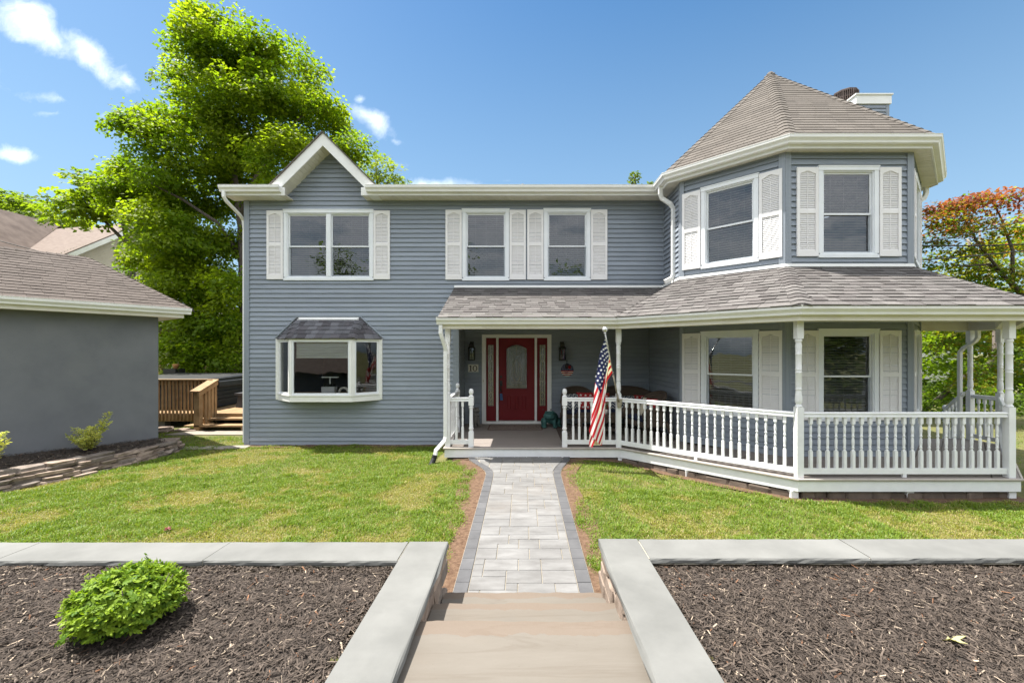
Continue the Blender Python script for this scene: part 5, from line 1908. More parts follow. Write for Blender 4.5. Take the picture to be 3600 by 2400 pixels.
NA, NB = 104, 90
grid = [[cloth(i / NA, j / NB) for j in range(NB + 1)] for i in range(NA + 1)]
groups = {'flagred': MB(), 'flagwhite': MB(), 'flagblue': MB()}
for key, gmb in groups.items():
    vid = {}
    vs, fs = [], []
    for i in range(NA):
        for j in range(NB):
            am, bmid = (i + .5) / NA, (j + .5) / NB
            si = int(am * 13)
            k2 = 'flagblue' if (am < 7 / 13 and bmid < .40) else ('flagred' if si % 2 == 0 else 'flagwhite')
            if k2 != key:
                continue
            q = []
            for (p, r_) in ((i, j), (i + 1, j), (i + 1, j + 1), (i, j + 1)):
                if (p, r_) not in vid:
                    vid[(p, r_)] = len(vs); vs.append(grid[p][r_][:])
                q.append(vid[(p, r_)])
            fs.append(q)
    gmb.add(vs, fs, smooth=True)
    gmb.build({'flagred': 'red_stripes', 'flagwhite': 'white_stripes', 'flagblue': 'canton'}[key], M[key], flag)
st = MB()
for row in range(9):
    for c_ in range(6 if row % 2 == 0 else 5):
        aa = (row + 1) / 10 * 7 / 13
        bb = ((2 * c_ + 1 + (row % 2)) / 12) * .40
        if bb < .02:
            continue
        c0 = cloth(aa, bb)
        n_ = (cloth(aa + .01, bb) - c0).cross(cloth(aa, bb + .01) - c0)
        if n_.length < 1e-9:
            continue
        n_.normalize()
        upv = Vector((.12, 0, 1)); upv = (upv - n_ * upv.dot(n_)).normalized(); sdv = upv.cross(n_)
        for off in (-.005, .005):
            ring = []
            for k in range(10):
                r_ = .024 if k % 2 == 0 else .010
                th = math.pi * k / 5
                ring.append((c0 + n_ * off + upv * (r_ * math.cos(th)) + sdv * (r_ * math.sin(th)))[:])
            st.add([(c0 + n_ * off)[:]] + ring, [(0, k + 1, (k + 1) % 10 + 1) for k in range(10)])
st.build('stars', M['starwhite'], flag)

# ================================================================== PORCH FURNITURE
def ellip_back(w, h, d, seat, n=18):
    """curved wicker back: arc in plan, rounded top"""
    m = MB()
    rows = 10
    V = []
    for i in range(n + 1):
        t = i / n * 2 - 1
        x = w / 2 * math.sin(t * math.pi / 2)
        y = d * (1 - math.cos(t * math.pi / 2))
        ztop = seat + h * (1 - abs(t) ** 2.6 * .72)
        V.append((x, y, ztop))
    vs, fs = [], []
    for (x, y, zt) in V:
        for j in range(rows + 1):
            f = j / rows
            vs.append((x * (1 + .04 * f), y * -1 + .10 * f, seat - .06 + (zt - seat + .06) * f))
        for j in range(rows + 1):
            f = j / rows
            vs.append((x * (1 + .04 * f) * .96, y * -1 + .10 * f - .03, seat - .06 + (zt - seat + .06) * f))
    k = 2 * (rows + 1)
    for i in range(n):
        for j in range(rows):
            a, b = i * k + j, (i + 1) * k + j
            fs.append((a, b, b + 1, a + 1))
            a, b = i * k + rows + 1 + j, (i + 1) * k + rows + 1 + j
            fs.append((a, a + 1, b + 1, b))
        a, b = i * k + rows, (i + 1) * k + rows
        fs.append((a, b, b + rows + 1, a + rows + 1))
    m.add(vs, fs, True)
    rim = [(x * 1.04, -y + .085, zt) for x, y, zt in V]
    return m, rim


def cushion(mb_, w, d, h, z, y0):
    rings = []
    for (f, zz) in ((.92, 0), (1, h * .25), (1, h * .75), (.9, h)):
        rings.append([(sx * w / 2 * f, y0 + sy * d / 2 * f, z + zz) for sx, sy in ((-1, -.85), (-.85, -1), (.85, -1), (1, -.85), (1, .85), (.85, 1), (-.85, 1), (-1, .85))])
    mb_.loft(rings, True, True, True)


def wicker_seat(w, loc, rz, label, cat, name):
    t = thing(name, label, cat, loc)
    Mx = Matrix.Translation(loc) @ Matrix.Rotation(rz, 4, 'Z')
    # local: faces -Y
    D_ = .62
    back, rim = ellip_back(w, .52, .42, .40)
    back.v = [(x, y + D_ / 2 - .02, z) for x, y, z in back.v]
    back.build('backrest', M['wicker'], t, Mx)
    rp = [(x, y + D_ / 2 - .02, z) for x, y, z in rim]
    m = MB(); m.tube(rp, .032, 8); m.build('back_rim', M['wicker'], t, Mx)
    for s_ in (-1, 1):
        x = s_ * w / 2
        m = MB(); m.tube([(x * 1.02, D_ / 2 - .36, .56), (x * 1.06, .0, .615), (x * 1.08, -D_ / 2 + .06, .60), (x * 1.05, -D_ / 2 - .01, .53), (x * .99, -D_ / 2 + .03, .36)], [.035, .045, .052, .048, .035], 8)
        m.build('armrest', M['wicker'], t, Mx)
        m = MB(); m.hexa([(x - .015, -D_ / 2 + .03, .28), (x + .015, -D_ / 2 + .03, .28), (x + .015, D_ / 2 - .2, .28), (x - .015, D_ / 2 - .2, .28)], [(x - .015, -D_ / 2 + .03, .56), (x + .015, -D_ / 2 + .03, .56), (x + .015, D_ / 2 - .2, .58), (x - .015, D_ / 2 - .2, .58)])
        m.build('side_panel', M['wicker'], t, Mx)
        for (yy, ang) in ((-D_ / 2 + .04, -.03), (D_ / 2 - .08, .10)):
            m = MB(); m.tube([(x * .96, yy, .33), (x * .99, yy + ang, .0)], [.030, .022], 8); m.build('leg', M['wicker'], t, Mx)
    m = MB(); m.box(-w / 2 + .01, w / 2 - .01, -D_ / 2 + .02, D_ / 2 - .06, .26, .36); m.build('seat', M['wicker'], t, Mx)
    m = MB(); cushion(m, w - .06, D_ - .12, .09, .361, -.03); m.build('cushion', M['navy'], t, Mx)
    return t, Mx


def pillow(Mx, pos, w, h, lean, rz, mat, label, name='throw_pillow', group='throw pillows on the porch seats'):
    m = MB()
    n = 10
    vs, fs = [], []
    for s_ in (-1, 1):
        for i in range(n + 1):
            for j in range(n + 1):
                u, v = i / n * 2 - 1, j / n * 2 - 1
                e = max(0, (1 - u ** 4) * (1 - v ** 4)) ** .5
                pin = 1 - .07 * (u * u * (1 - v * v) * -1 + v * v * (1 - u * u) * -1) - .07
                vs.append((u * w / 2 * (1 + .05 * (v * v - .5)), s_ * .075 * e, v * h / 2 * (1 + .05 * (u * u - .5))))
    for s_ in range(2):
        o = s_ * (n + 1) ** 2
        for i in range(n):
            for j in range(n):
                a = o + i * (n + 1) + j
                fs.append((a, a + 1, a + n + 2, a + n + 1) if s_ else (a, a + n + 1, a + n + 2, a + 1))
    m.add(vs, fs, True)
    L = Mx @ Matrix.Translation(pos) @ Matrix.Rotation(rz, 4, 'Z') @ Matrix.Rotation(lean, 4, 'X')
    return m.build(name, mat, None, L, label, 'pillow', group)


c1, M1 = wicker_seat(.76, (1.28, 10.22, 0.006), R(6), 'brown wicker armchair beside the red door, facing the yard', 'armchair', 'wicker_chair')
pillow(M1, (-.15, -.05, .60), .40, .40, R(-14), R(16), M['print_chevron'], 'navy chevron pillow on the wicker armchair by the door')
pillow(M1, (.15, -.06, .62), .42, .42, R(-14), R(-14), M['print_stars'], 'red star pillow on the wicker armchair by the door')
c2, M2 = wicker_seat(1.45, (2.36, 10.30, 0.006), R(0), 'long brown wicker settee along the shaded porch wall', 'settee', 'wicker_settee')
pillow(M2, (-.55, -.08, .60), .42, .42, R(-14), R(10), M['print_stars'], 'red star pillow at the end of the settee behind the flag')
pillow(M2, (-.02, -.05, .57), .62, .36, R(-16), 0, M['print_chevron'], 'navy chevron pillow in the middle of the wicker settee')
pillow(M2, (.38, -.14, .57), .40, .40, R(-20), R(-20), M['print_stars'], 'red star pillow leaning beside the cream pillow on the settee')
c3, M3 = wicker_seat(.74, (2.55, 9.10, 0.006), R(-72), 'wicker armchair seen from its side in front of the blue-grey side wall', 'armchair', 'wicker_chair')
pillow(M3, (.0, .02, .60), .42, .42, R(-18), R(8), M['print_cream'], 'cream and red pillow on the side-facing wicker armchair')
pillow(M3, (.18, -.10, .52), .34, .34, R(-18), R(-24), M['print_chevron'], 'small navy patterned pillow low on the side-facing wicker armchair')
ct = thing('coffee_table', 'low brown wicker coffee table in front of the settee', 'coffee table', (1.55, 9.30, 0.006))
Mt = Matrix.Translation((1.58, 9.35, 0.006))
MB().box(-.42, .42, -.25, .25, .40, .45).build('top', M['wicker'], ct, Mt)
MB().box(-.38, .38, -.21, .21, .30, .40).build('apron', M['wicker'], ct, Mt)
for sx in (-1, 1):
    for sy in (-1, 1):
        MB().tube([(sx * .38, sy * .21, .40), (sx * .39, sy * .22, 0)], .025, 8).build('leg', M['wicker'], ct, Mt)
MB().box(-.36, .36, -.19, .19, .12, .15).build('shelf', M['wicker'], ct, Mt)
fpot = thing('small_plant', 'small leafy plant in a pale pot on the wicker coffee table', 'plant', (1.62, 9.30, .457))
MB().lathe([(.05, 0), (.07, .10), (.065, .10)], (1.72, 9.30, .457), 12).build('pot', M['cream'], fpot)
m = MB()
for k in range(60):
    a_, b_ = rnd.random() * 6.28, rnd.random()
    c = Vector((1.72 + .07 * b_ * math.cos(a_), 9.30 + .07 * b_ * math.sin(a_), .56 + .10 * rnd.random()))
    d_ = Vector((math.cos(a_), math.sin(a_), rnd.uniform(.1, .8))).normalized()
    s_ = d_.cross(Vector((0, 0, 1))).normalized() * .018
    m.add([c[:], (c + d_ * .03 + s_)[:], (c + d_ * .06)[:], (c + d_ * .03 - s_)[:]], [(0, 1, 2, 3)])
m.build('leaves', pmat('houseplant_leaf', (.05, .13, .02), (.09, .19, .03), rough=.5), fpot, kind='stuff')

# rugs
m = MB(); m.box(-.82, .44, 9.98, 10.62, .001, .012); o = m.build('door_mat', M['black'], None, label='patterned brown doormat in front of the red door', cat='doormat')
o.data.materials[0] = pmat('mat_border', (.075, .05, .04), (.10, .07, .055), rough=.95, scale=60)
m = MB(); m.box(-.79, .41, 10.01, 10.59, .012, .0145); m.build('field', M['print_mat'], o)
m = MB(); m.hexa([(.75, 8.72, .001), (3.0, 8.72, .001), (3.0, 10.35, .001), (.75, 10.35, .001)], [(.75, 8.72, .008), (3.0, 8.72, .008), (3.0, 10.35, .008), (.75, 10.35, .008)])
o = m.build('porch_rug', M['copper'], None, label='dark crackle-patterned area rug under the wicker seats', cat='rug')
o.data.materials[0] = pmat('rug_border', (.055, .038, .030), (.08, .055, .045), rough=.95, scale=60)
m = MB(); m.box(.85, 2.9, 8.82, 10.25, .008, .0105); m.build('field', M['print_rug'], o)


def blobs(name, parts, mat, label, cat, loc, vox=.012):
    """one continuous body: overlapping ellipsoids fused by a voxel remesh"""
    m = MB()
    for (c, r_, *rot) in parts:
        rings = []
        Q = Matrix.Rotation(rot[0], 3, rot[1]) if rot else Matrix.Identity(3)
        nu, nv = 14, 9
        for j in range(nv):
            th = math.pi * (j + .35) / (nv - .3)
            rings.append([(Vector(c) + Q @ Vector((r_[0] * math.sin(th) * math.cos(2 * math.pi * i / nu), r_[1] * math.sin(th) * math.sin(2 * math.pi * i / nu), -r_[2] * math.cos(th))))[:] for i in range(nu)])
        m.loft(rings)
    o = m.build(name, mat, None, Matrix.Translation(loc), label, cat)
    md = o.modifiers.new('fuse', 'REMESH'); md.mode = 'VOXEL'; md.voxel_size = vox; md.use_smooth_shade = True
    sm = o.modifiers.new('soft', 'SMOOTH'); sm.iterations = 3; sm.factor = .5
    return o


# toad: squat round body, upturned head, four bent legs
frog = blobs('frog_statue', [((0, 0, .19), (.15, .17, .135)), ((-.03, -.06, .23), (.145, .13, .11)), ((-.05, -.14, .25), (.125, .09, .06)), ((-.05, -.15, .215), (.12, .08, .04)),
                             ((-.11, -.10, .315), (.035, .035, .035)), ((.02, -.10, .315), (.035, .035, .035)),
                             ((-.14, -.10, .11), (.04, .045, .11)), ((.06, -.12, .10), (.04, .045, .11)), ((-.15, -.15, .02), (.05, .06, .02)), ((.07, -.17, .02), (.05, .06, .02)),
                             ((-.16, .06, .10), (.06, .11, .09)), ((.16, .05, .10), (.055, .11, .09)), ((-.17, .0, .02), (.05, .08, .02)), ((.18, -.02, .02), (.05, .08, .02)), ((0.13, -.02, .08), (.03, .03, .08))],
             M['verdigris'], 'squat green bronze toad sculpture sitting beside the door', 'statue', W(1945, 1502, 10.45) * 1 - Vector((0, 0, 0)))
frog.location = (0, 0, 0)
frog.matrix_basis = Matrix.Translation((.66, 10.42, .004)) @ Matrix.Scale(1.12, 4)
for s_ in (0, 1):
    MB().lathe([(.001, -.013), (.011, -.006), (.013, 0), (.011, .006), (.001, .013)], (-.115 + s_ * .14, -.128, .32), 8).build('eye', M['black'], frog, frog.matrix_basis)
dog = blobs('dog_statue', [((0, .02, .14), (.075, .09, .12)), ((0, -.02, .24), (.07, .07, .10)), ((0, -.04, .36), (.065, .07, .065)), ((.035, -.09, .345), (.035, .045, .03)), ((-.06, -.03, .36), (.02, .035, .06)), ((.055, .0, .37), (.018, .03, .055)),
                           ((-.035, -.08, .12), (.028, .03, .13)), ((.04, -.08, .12), (.028, .03, .13)), ((-.04, -.11, .015), (.03, .045, .018)), ((.045, -.11, .015), (.03, .045, .018)), ((-.06, .05, .06), (.04, .08, .06)), ((.06, .05, .06), (.04, .08, .06)),
                           ((.03, -.11, .25), (.03, .03, .03))],
            M['castgrey'], 'grey cast-stone sitting dog figure by the wall left of the door', 'statue', (-1.19, 10.55, 0))
dog.matrix_basis = Matrix.Translation((-1.135, 10.50, .003)) @ Matrix.Rotation(R(25), 4, 'Z') @ Matrix.Scale(1.08, 4)
m = MB(RS); m.box(.55, .62, -.026, -.018, .42, .54); m.build('outlet_cover', M['cream'], None, label='small pale outlet cover on the side wall by the porch entrance', cat='outlet')
# ================================================================== GROUND
def ground_sheet():
    xs = np.concatenate([np.linspace(-1500, -60, 8), np.linspace(-45, -14, 12), np.linspace(-12, 13, 84), np.linspace(15, 45, 12), np.linspace(60, 1500, 8)])
    ys = np.concatenate([np.linspace(-1500, -40, 8), np.linspace(-25, 3.4, 10), np.linspace(3.55, 12, 56), np.linspace(13, 60, 14), np.linspace(90, 1500, 8)])
    X, Y = np.meshgrid(xs, ys, indexing='ij')
    Z = ground_z(X, Y)
    Z = np.where(Y < 3.5, Z - 0.12, Z) - 2.2 * ss(-4, -11, Y)
    v = np.stack([X, Y, Z], -1).reshape(-1, 3)
    nx, ny = X.shape
    idx = np.arange(nx * ny).reshape(nx, ny)
    a, b, c, d = idx[:-1, :-1].ravel(), idx[1:, :-1].ravel(), idx[1:, 1:].ravel(), idx[:-1, 1:].ravel()
    t = np.concatenate([np.stack([a, b, c], 1), np.stack([a, c, d], 1)])
    o = objm('ground', fast_mesh('ground', v, t, M['lawnbase'], smooth=True))
    return tag(o, 'lawn ground sloping gently around the house', None, None, 'structure')


ground_sheet()


def ribbon(name, left, right, lift, mat, label, kind='structure', parent=None):
    """strip of ground-following surface between two polylines (world xy)"""
    n = 60
    def samp(pl, t):
        s = t * (len(pl) - 1); i = min(len(pl) - 2, int(s)); f = s - i
        return (pl[i][0] + (pl[i + 1][0] - pl[i][0]) * f, pl[i][1] + (pl[i + 1][1] - pl[i][1]) * f)
    vs, fs = [], []
    for i in range(n + 1):
        a, b = samp(left, i / n), samp(right, i / n)
        for k in range(6):
            x, y = a[0] + (b[0] - a[0]) * k / 5, a[1] + (b[1] - a[1]) * k / 5
            if k in (0, 5):
                x += 0.03 * (float(vnoise(y * 7 + k, x * 3, 9)) - .5)
            vs.append((x, y, float(ground_z(x, y)) + lift + .012 * float(vnoise(x * 9, y * 9, 4))))
    for i in range(n):
        for k in range(5):
            fs.append((i * 6 + k, i * 6 + k + 1, i * 6 + k + 7, i * 6 + k + 6))
    return MB().add(vs, fs, True).build(name, mat, parent, kind=kind, label=label)


def half_w(y, side):
    """half width of the walkway: straight, then flaring to the porch"""
    t = float(ss(6.95, 8.14, y))
    e = (.415 if side < 0 else .26)
    return .597 + e * t ** 1.35


yy = [2.9 + (8.12 - 2.9) * i / 30 for i in range(31)]
ribbon('soil_strip', [(-half_w(y, -1) - .34 - .05 * math.sin(y * 2.1), y) for y in yy], [(-half_w(y, -1) + .03, y) for y in yy], .010, M['soil'], 'bare reddish soil along the left edge of the paved walk')
ribbon('soil_strip', [(half_w(y, 1) - .03, y) for y in yy], [(half_w(y, 1) + .24 + .04 * math.sin(y * 2.7), y) for y in yy], .010, M['soil'], 'bare reddish soil along the right edge of the paved walk')
ribbon('soil_strip', [(-6.2, 9.5), (-1.7, 9.55)], [(-6.2, 9.83), (-1.5, 9.83)], .014, M['soil'], 'bare soil along the foot of the grey clapboard wall')
ribbon('soil_strip', [(.95, 8.02), (1.75, 7.95), (3.7, 5.98), (7.0, 5.98)], [(.95, 8.3), (1.8, 8.3), (3.9, 6.35), (7.0, 6.4)], .012, M['soil'], 'bare soil under the porch skirt')

# ================================================================== WALKWAY
walk = thing('walkway', 'pale block-paved walk with darker grey edging, flaring out at the porch', None, (0, 5.6, -.25), None, 'structure')
vs, fs = [], []
for i, y in enumerate(yy):
    z = walk_z(y) - .004
    vs += [(-half_w(y, -1) - .004, y, z), (half_w(y, 1) + .004, y, z)]
for i in range(30):
    fs.append((2 * i, 2 * i + 1, 2 * i + 3, 2 * i + 2))
MB().add(vs, fs).build('joint_sand', M['sand'], walk)
BW = .125


def paver(poly, name, mat, th=.03):
    """poly of (x, y) with a small worn chamfer"""
    cx = sum(p[0] for p in poly) / len(poly); cy = sum(p[1] for p in poly) / len(poly)
    dz = rnd.uniform(-.0015, .0015)
    r0, r1, r2 = [], [], []
    for (x, y) in poly:
        d = math.hypot(x - cx, y - cy) or 1
        k = .006 / d
        r0.append((x, y, walk_z(y) - th))
        r1.append((x, y, walk_z(y) + .001 + dz))
        r2.append((x + (cx - x) * k, y + (cy - y) * k, walk_z(y) + .006 + dz))
    MB().loft([r0, r1, r2]).build(name, mat, walk)


U = .108
gx0, gy0 = -1.0 - .02, 3.0
nx_, ny_ = 20, 48
occ = [[False] * ny_ for _ in range(nx_)]
rp = random.Random(21)
SIZES = [(3, 2), (3, 2), (2, 2), (3, 1), (2, 1), (2, 2), (3, 2), (2, 1)]
for j in range(ny_):
    for i in range(nx_):
        if occ[i][j]:
            continue
        opts = SIZES[:]
        rp.shuffle(opts)
        done = False
        for (w_, h_) in opts + [(1, 1)]:
            if i + w_ > nx_ or j + h_ > ny_:
                continue
            if all(not occ[i + a][j + b] for a in range(w_) for b in range(h_)):
                # do not leave a one-unit sliver
                for a in range(w_):
                    for b in range(h_):
                        occ[i + a][j + b] = True
                done = True
                break
        x0, x1 = gx0 + i * U, gx0 + (i + w_) * U
        y0, y1 = gy0 + j * U, gy0 + (j + h_) * U
        y1 = min(y1, 8.118)
        if y1 - y0 < .03:
            continue
        gq = .003
        q = []
        L0, L1, R0_, R1_ = -(half_w(y0, -1) - BW), -(half_w(y1, -1) - BW), half_w(y0, 1) - BW, half_w(y1, 1) - BW
        c = lambda x, lo, hi: min(max(x, lo), hi)
        q = [(c(x0 + gq, L0 + gq, R0_ - gq), y0 + gq), (c(x1 - gq, L0 + gq, R0_ - gq), y0 + gq), (c(x1 - gq, L1 + gq, R1_ - gq), y1 - gq), (c(x0 + gq, L1 + gq, R1_ - gq), y1 - gq)]
        if area2(q) > 1.2e-3:
            paver(q, 'paver', M['paver'])
for side in (-1, 1):
    y = 3.02
    while y < 8.10:
        step = .215 if y < 6.9 else .17
        y2 = min(8.12, y + step)
        f = lambda yv, inner: side * (half_w(yv, side) - (BW if inner else 0))
        g_ = .003
        q = [(f(y + g_, True) + side * g_, y + g_), (f(y + g_, False), y + g_), (f(y2 - g_, False), y2 - g_), (f(y2 - g_, True) + side * g_, y2 - g_)]
        if side < 0:
            q.reverse()
        paver(q, 'edge_paver', M['paverdark'])
        y = y2

# ================================================================== STONE STEPS AND RETAINING WALLS
stp = thing('stone_steps', 'broad sandstone landing with two steps down to the paved walk', 'steps', (0, 2.6, -.28))


def rough_slab(x0, x1, y0, y1, z0, z1, r, edges=('front',), n=44, amp=.012, mat=None, name='step_slab', parent=None, skew=(0, 0)):
    """slab with split-stone edges on the listed sides (front = far from the camera at y1, left x0, right x1)"""
    ring = []
    for i in range(n + 1):
        t = i / n
        ring.append((x0 + (x1 - x0) * t, y0, 'back'))
    m = 20
    for i in range(1, m + 1):
        ring.append((x1, y0 + (y1 - y0) * i / m, 'right'))
    for i in range(1, n + 1):
        t = i / n
        ring.append((x1 + (x0 - x1) * t, y1, 'front'))
    for i in range(1, m):
        ring.append((x0, y1 + (y0 - y1) * i / m, 'left'))
    rings = []
    for (zf, ins, rough_) in ((0, .012, 1.4), (.35, -.006, 1.4), (.72, -.004, 1.2), (.93, .002, 1.0), (1.0, .010, .9)):
        rr = []
        for i, (x, y, e) in enumerate(ring):
            o = 0
            if e in edges:
                o = amp * rough_ * (float(vnoise(x * 11 + y * 13, zf * 5 + r.random() * .01, 6)) - .5) * 1.6 + amp * .7 * (float(vnoise(x * 31 + y * 37, zf * 9, 7)) - .5) + ins
            dx = {'left': o, 'right': -o}.get(e, 0); dy = {'back': o, 'front': -o}.get(e, 0)
            rr.append((x + dx + skew[0] * (y - y0), y + dy, z0 + (z1 - z0) * zf))
        rings.append(rr)
    mb_ = MB().loft(rings)
    return mb_.build(name, mat or M['step'], parent)


r9 = random.Random(9)
rough_slab(-.625, .64, -.9, 2.61, -.10, .167, r9, ('front',), parent=stp)
rough_slab(-.62, .64, 2.3, 3.06, -.25, .017, r9, ('front',), parent=stp)
rough_slab(-.615, .635, 2.75, 3.47, -.42, -.133, r9, ('front',), parent=stp)

CT_L, CT_R = .242, .260
for side, label in ((-1, 'retaining wall left of the steps with pale bluestone capping around the bed with the round bush'), (1, 'retaining wall right of the steps with pale bluestone capping around the bare mulch bed')):
    t = thing('retaining_wall', label, 'retaining wall', (side * 3, 3.35, -.3), 'retaining walls beside the steps')
    zt = CT_L if side < 0 else CT_R
    th = .052
    xi, xo = .600, .908
    # capping along the steps, then along the lawn
    if side < 0:
        rough_slab(-xo, -xi, -.9, 3.52, zt - th, zt, r9, ('right',), amp=.010, mat=M['cap'], name='cap_stone', parent=t)
        joints = [-.914, -2.33, -3.84, -5.3, -7.0, -9]
    else:
        rough_slab(xi, xo, -.9, 3.53, zt - th, zt, r9, ('left',), amp=.010, mat=M['cap'], name='cap_stone', parent=t)
        joints = [.914, 2.52, 4.1, 5.7, 7.3, 9]
    for a, b in zip(joints[:-1], joints[1:]):
        lo, hi = min(a, b) + .004, max(a, b) - .004
        rough_slab(lo, hi, 3.20, 3.515 if side < 0 else 3.53, zt - th + rnd.uniform(-.002, .002), zt + rnd.uniform(-.002, .002), r9, ('back', 'front'), n=30, amp=.006, mat=M['cap'], name='cap_stone', parent=t)
    m = MB(); m.box(min(joints[0], joints[-1]), max(joints[0], joints[-1]), 3.205, 3.50, zt - th + .004, zt - .006); m.build('joint_mortar', M['mortar'], t)
    # wall body behind the face stones
    m = MB()
    if side < 0:
        m.box(-.87, -.70, -.9, 3.46, -.5, zt - th - .005); m.box(-9, -.70, 3.24, 3.44, -.5, zt - th - .006)
    else:
        m.box(.70, .87, -.9, 3.46, -.5, zt - th - .005); m.box(.70, 9, 3.24, 3.44, -.5, zt - th - .006)
    m.build('wall_core', M['darkstone'], t)
    for row in range(4):
        y = 2.35 + rnd.random() * .1
        zc = zt - th - .06 - row * .118
        while y < 3.40:
            L = r9.uniform(.13, .28)
            stone('wall_stone', r9, Vector((side * (.682 + r9.uniform(-.008, .012)), y + L / 2, zc + r9.uniform(-.01, .01))), (.12, L * 1.02, .122), 0, M['stone'], t, .06)
            y += L
    for row in range(4):
        x = .72
        zc = zt - th - .06 - row * .118
        while x < 3.2:
            L = r9.uniform(.16, .34)
            stone('wall_stone', r9, Vector((side * (x + L / 2), 3.455 + r9.uniform(-.008, .008), zc)), (L * 1.02, .10, .122), 0, M['stone'], t, .05)
            x += L

# ================================================================== MULCH BEDS
def mulch_bed(name, label, poly_fn, zfn, n, x0, x1, y0, y1, seed, size=(.008, .034)):
    g = np.random.default_rng(seed)
    # base sheet
    nx, ny = 40, 30
    X, Y = np.meshgrid(np.linspace(x0, x1, nx), np.linspace(y0, y1, ny), indexing='ij')
    keep = poly_fn(X, Y)
    Z = zfn(X, Y) - .012
    idx = np.arange(nx * ny).reshape(nx, ny)
    a, b, c, d = idx[:-1, :-1].ravel(), idx[1:, :-1].ravel(), idx[1:, 1:].ravel(), idx[:-1, 1:].ravel()
    t = np.concatenate([np.stack([a, b, c], 1), np.stack([a, c, d], 1)])
    kf = keep.ravel()
    t = t[kf[t].all(1)]
    o = objm(name + '_ground', fast_mesh(name + '_ground', np.stack([X, Y, Z], -1).reshape(-1, 3), t, M['mulchbase']))
    tag(o, 'dark ground under ' + label, None, None, 'structure')
    # chips: slivers with a ridge, lying every way up
    tv = [(-1, -.5, 0), (1, -.35, .1), (1.05, .3, .0), (-.9, .5, .1), (-.6, 0, .55), (.7, 0, .5)]
    tf = [(0, 1, 5), (0, 5, 4), (1, 2, 5), (2, 3, 4), (2, 4, 5), (3, 0, 4)]
    P = np.stack([g.uniform(x0, x1, n * 2), g.uniform(y0, y1, n * 2)], 1)
    P = P[poly_fn(P[:, 0], P[:, 1])][:n]
    N = len(P)
    lump = vnoise(P[:, 0] * 5, P[:, 1] * 5, seed) * .018
    pos = np.stack([P[:, 0], P[:, 1], zfn(P[:, 0], P[:, 1]) - .010 + lump + g.uniform(0, .014, N)], 1)
    yaw = g.uniform(0, 2 * np.pi, N) * .85 + .3
    pit = g.normal(0, .28, N); rol = g.normal(0, .5, N)
    cx, sx = np.cos(yaw), np.sin(yaw)
    ax = np.stack([cx * np.cos(pit), sx * np.cos(pit), np.sin(pit)], 1)
    up = np.stack([np.sin(rol) * -sx - np.sin(pit) * cx, np.sin(rol) * cx - np.sin(pit) * sx, np.cos(rol)], 1)
    up -= ax * (up * ax).sum(1, keepdims=True); up /= np.linalg.norm(up, axis=1, keepdims=True)
    ay = np.cross(up, ax)
    fr = np.stack([ax, ay, up], 1)
    ln = g.gamma(3.0, size[1] / 6, N) + .006
    sz = np.stack([ln, np.minimum(g.uniform(.4, 1.6, N) * size[0], ln * .7), g.uniform(.5, 1.2, N) * size[0] * .6], 1)
    v = g.beta(1.6, 4.2, N)
    base = np.array([.022, .0165, .0135]) * (1 - v[:, None]) + np.array([.155, .122, .098]) * v[:, None]
    pale = g.random(N) < .03
    base[pale] = np.array([.36, .29, .22]) * g.uniform(.5, 1.15, (pale.sum(), 1))
    red = g.random(N) < .008
    base[red] = np.array([.22, .11, .06]) * g.uniform(.5, 1.1, (red.sum(), 1))
    V, T, C = scatter(tv, tf, pos, fr, sz, base)
    o = objm(name, fast_mesh(name, V, T, M['mulch'], C))
    return tag(o, label, 'mulch', None, 'stuff')


mz = lambda x, y: .185 + .012 * vnoise(x * 1.3, y * 1.3, 8) + .022 * ss(.8, 2.6, 3.2 - y) * 0
bush_c = (-2.26, 2.52)
mulch_bed('mulch', 'dark shredded bark mulch in the left bed around the round bush', lambda x, y: (x < -.895) & (y < 3.215), lambda x, y: mz(x, y) + .0, 44000, -4.7, -.89, 1.30, 3.22, 5, (.0062, .027))
mulch_bed('mulch', 'dark shredded bark mulch in the empty right bed', lambda x, y: (x > .895) & (y < 3.215), lambda x, y: mz(x, y) + .004, 44000, .89, 4.3, 1.30, 3.22, 6, (.0062, .027))

# fallen leaves
def flat_leaf(name, label, pos, size, rz, mat, lobes):
    m = MB()
    n = len(lobes)
    ring = [(size * r_ * math.cos(a), size * r_ * math.sin(a), .006 + .010 * math.sin(3 * a) + .012 * r_) for a, r_ in lobes]
    m.add([(0, 0, .004)] + ring, [(0, i + 1, (i + 1) % n + 1) for i in range(n)])
    m.add([(0, 0, .002)] + [(x, y, z - .002) for x, y, z in ring], [(0, (i + 1) % n + 1, i + 1) for i in range(n)])
    return m.build(name, mat, None, Matrix.Translation(pos) @ Matrix.Rotation(rz, 4, 'Z') @ Matrix.Rotation(.25, 4, 'X'), label, 'leaf')


maple = [(R(a), r_) for a, r_ in ((90, 1), (105, .62), (118, .45), (140, .92), (158, .5), (172, .42), (200, .7), (225, .3), (265, .16), (275, .16), (315, .3), (340, .7), (8, .42), (22, .5), (40, .92), (62, .45), (75, .62))]
pL = W(3345, 2250, 1); sL = (CAMZ - .205) / (2250 - CY) * F
flat_leaf('fallen_leaf', 'pale yellow lobed leaf lying on the dark mulch of the right bed', ((3345 - CX) / F * sL, sL, .205), .075, R(200), M['leafpale'], maple)
flat_leaf('fallen_leaf', 'small dark red leaf lying on the lawn near the left capping', ((590 - CX) / F * 5.02, 5.02, -.262), .055, R(30), M['leafred'], maple)

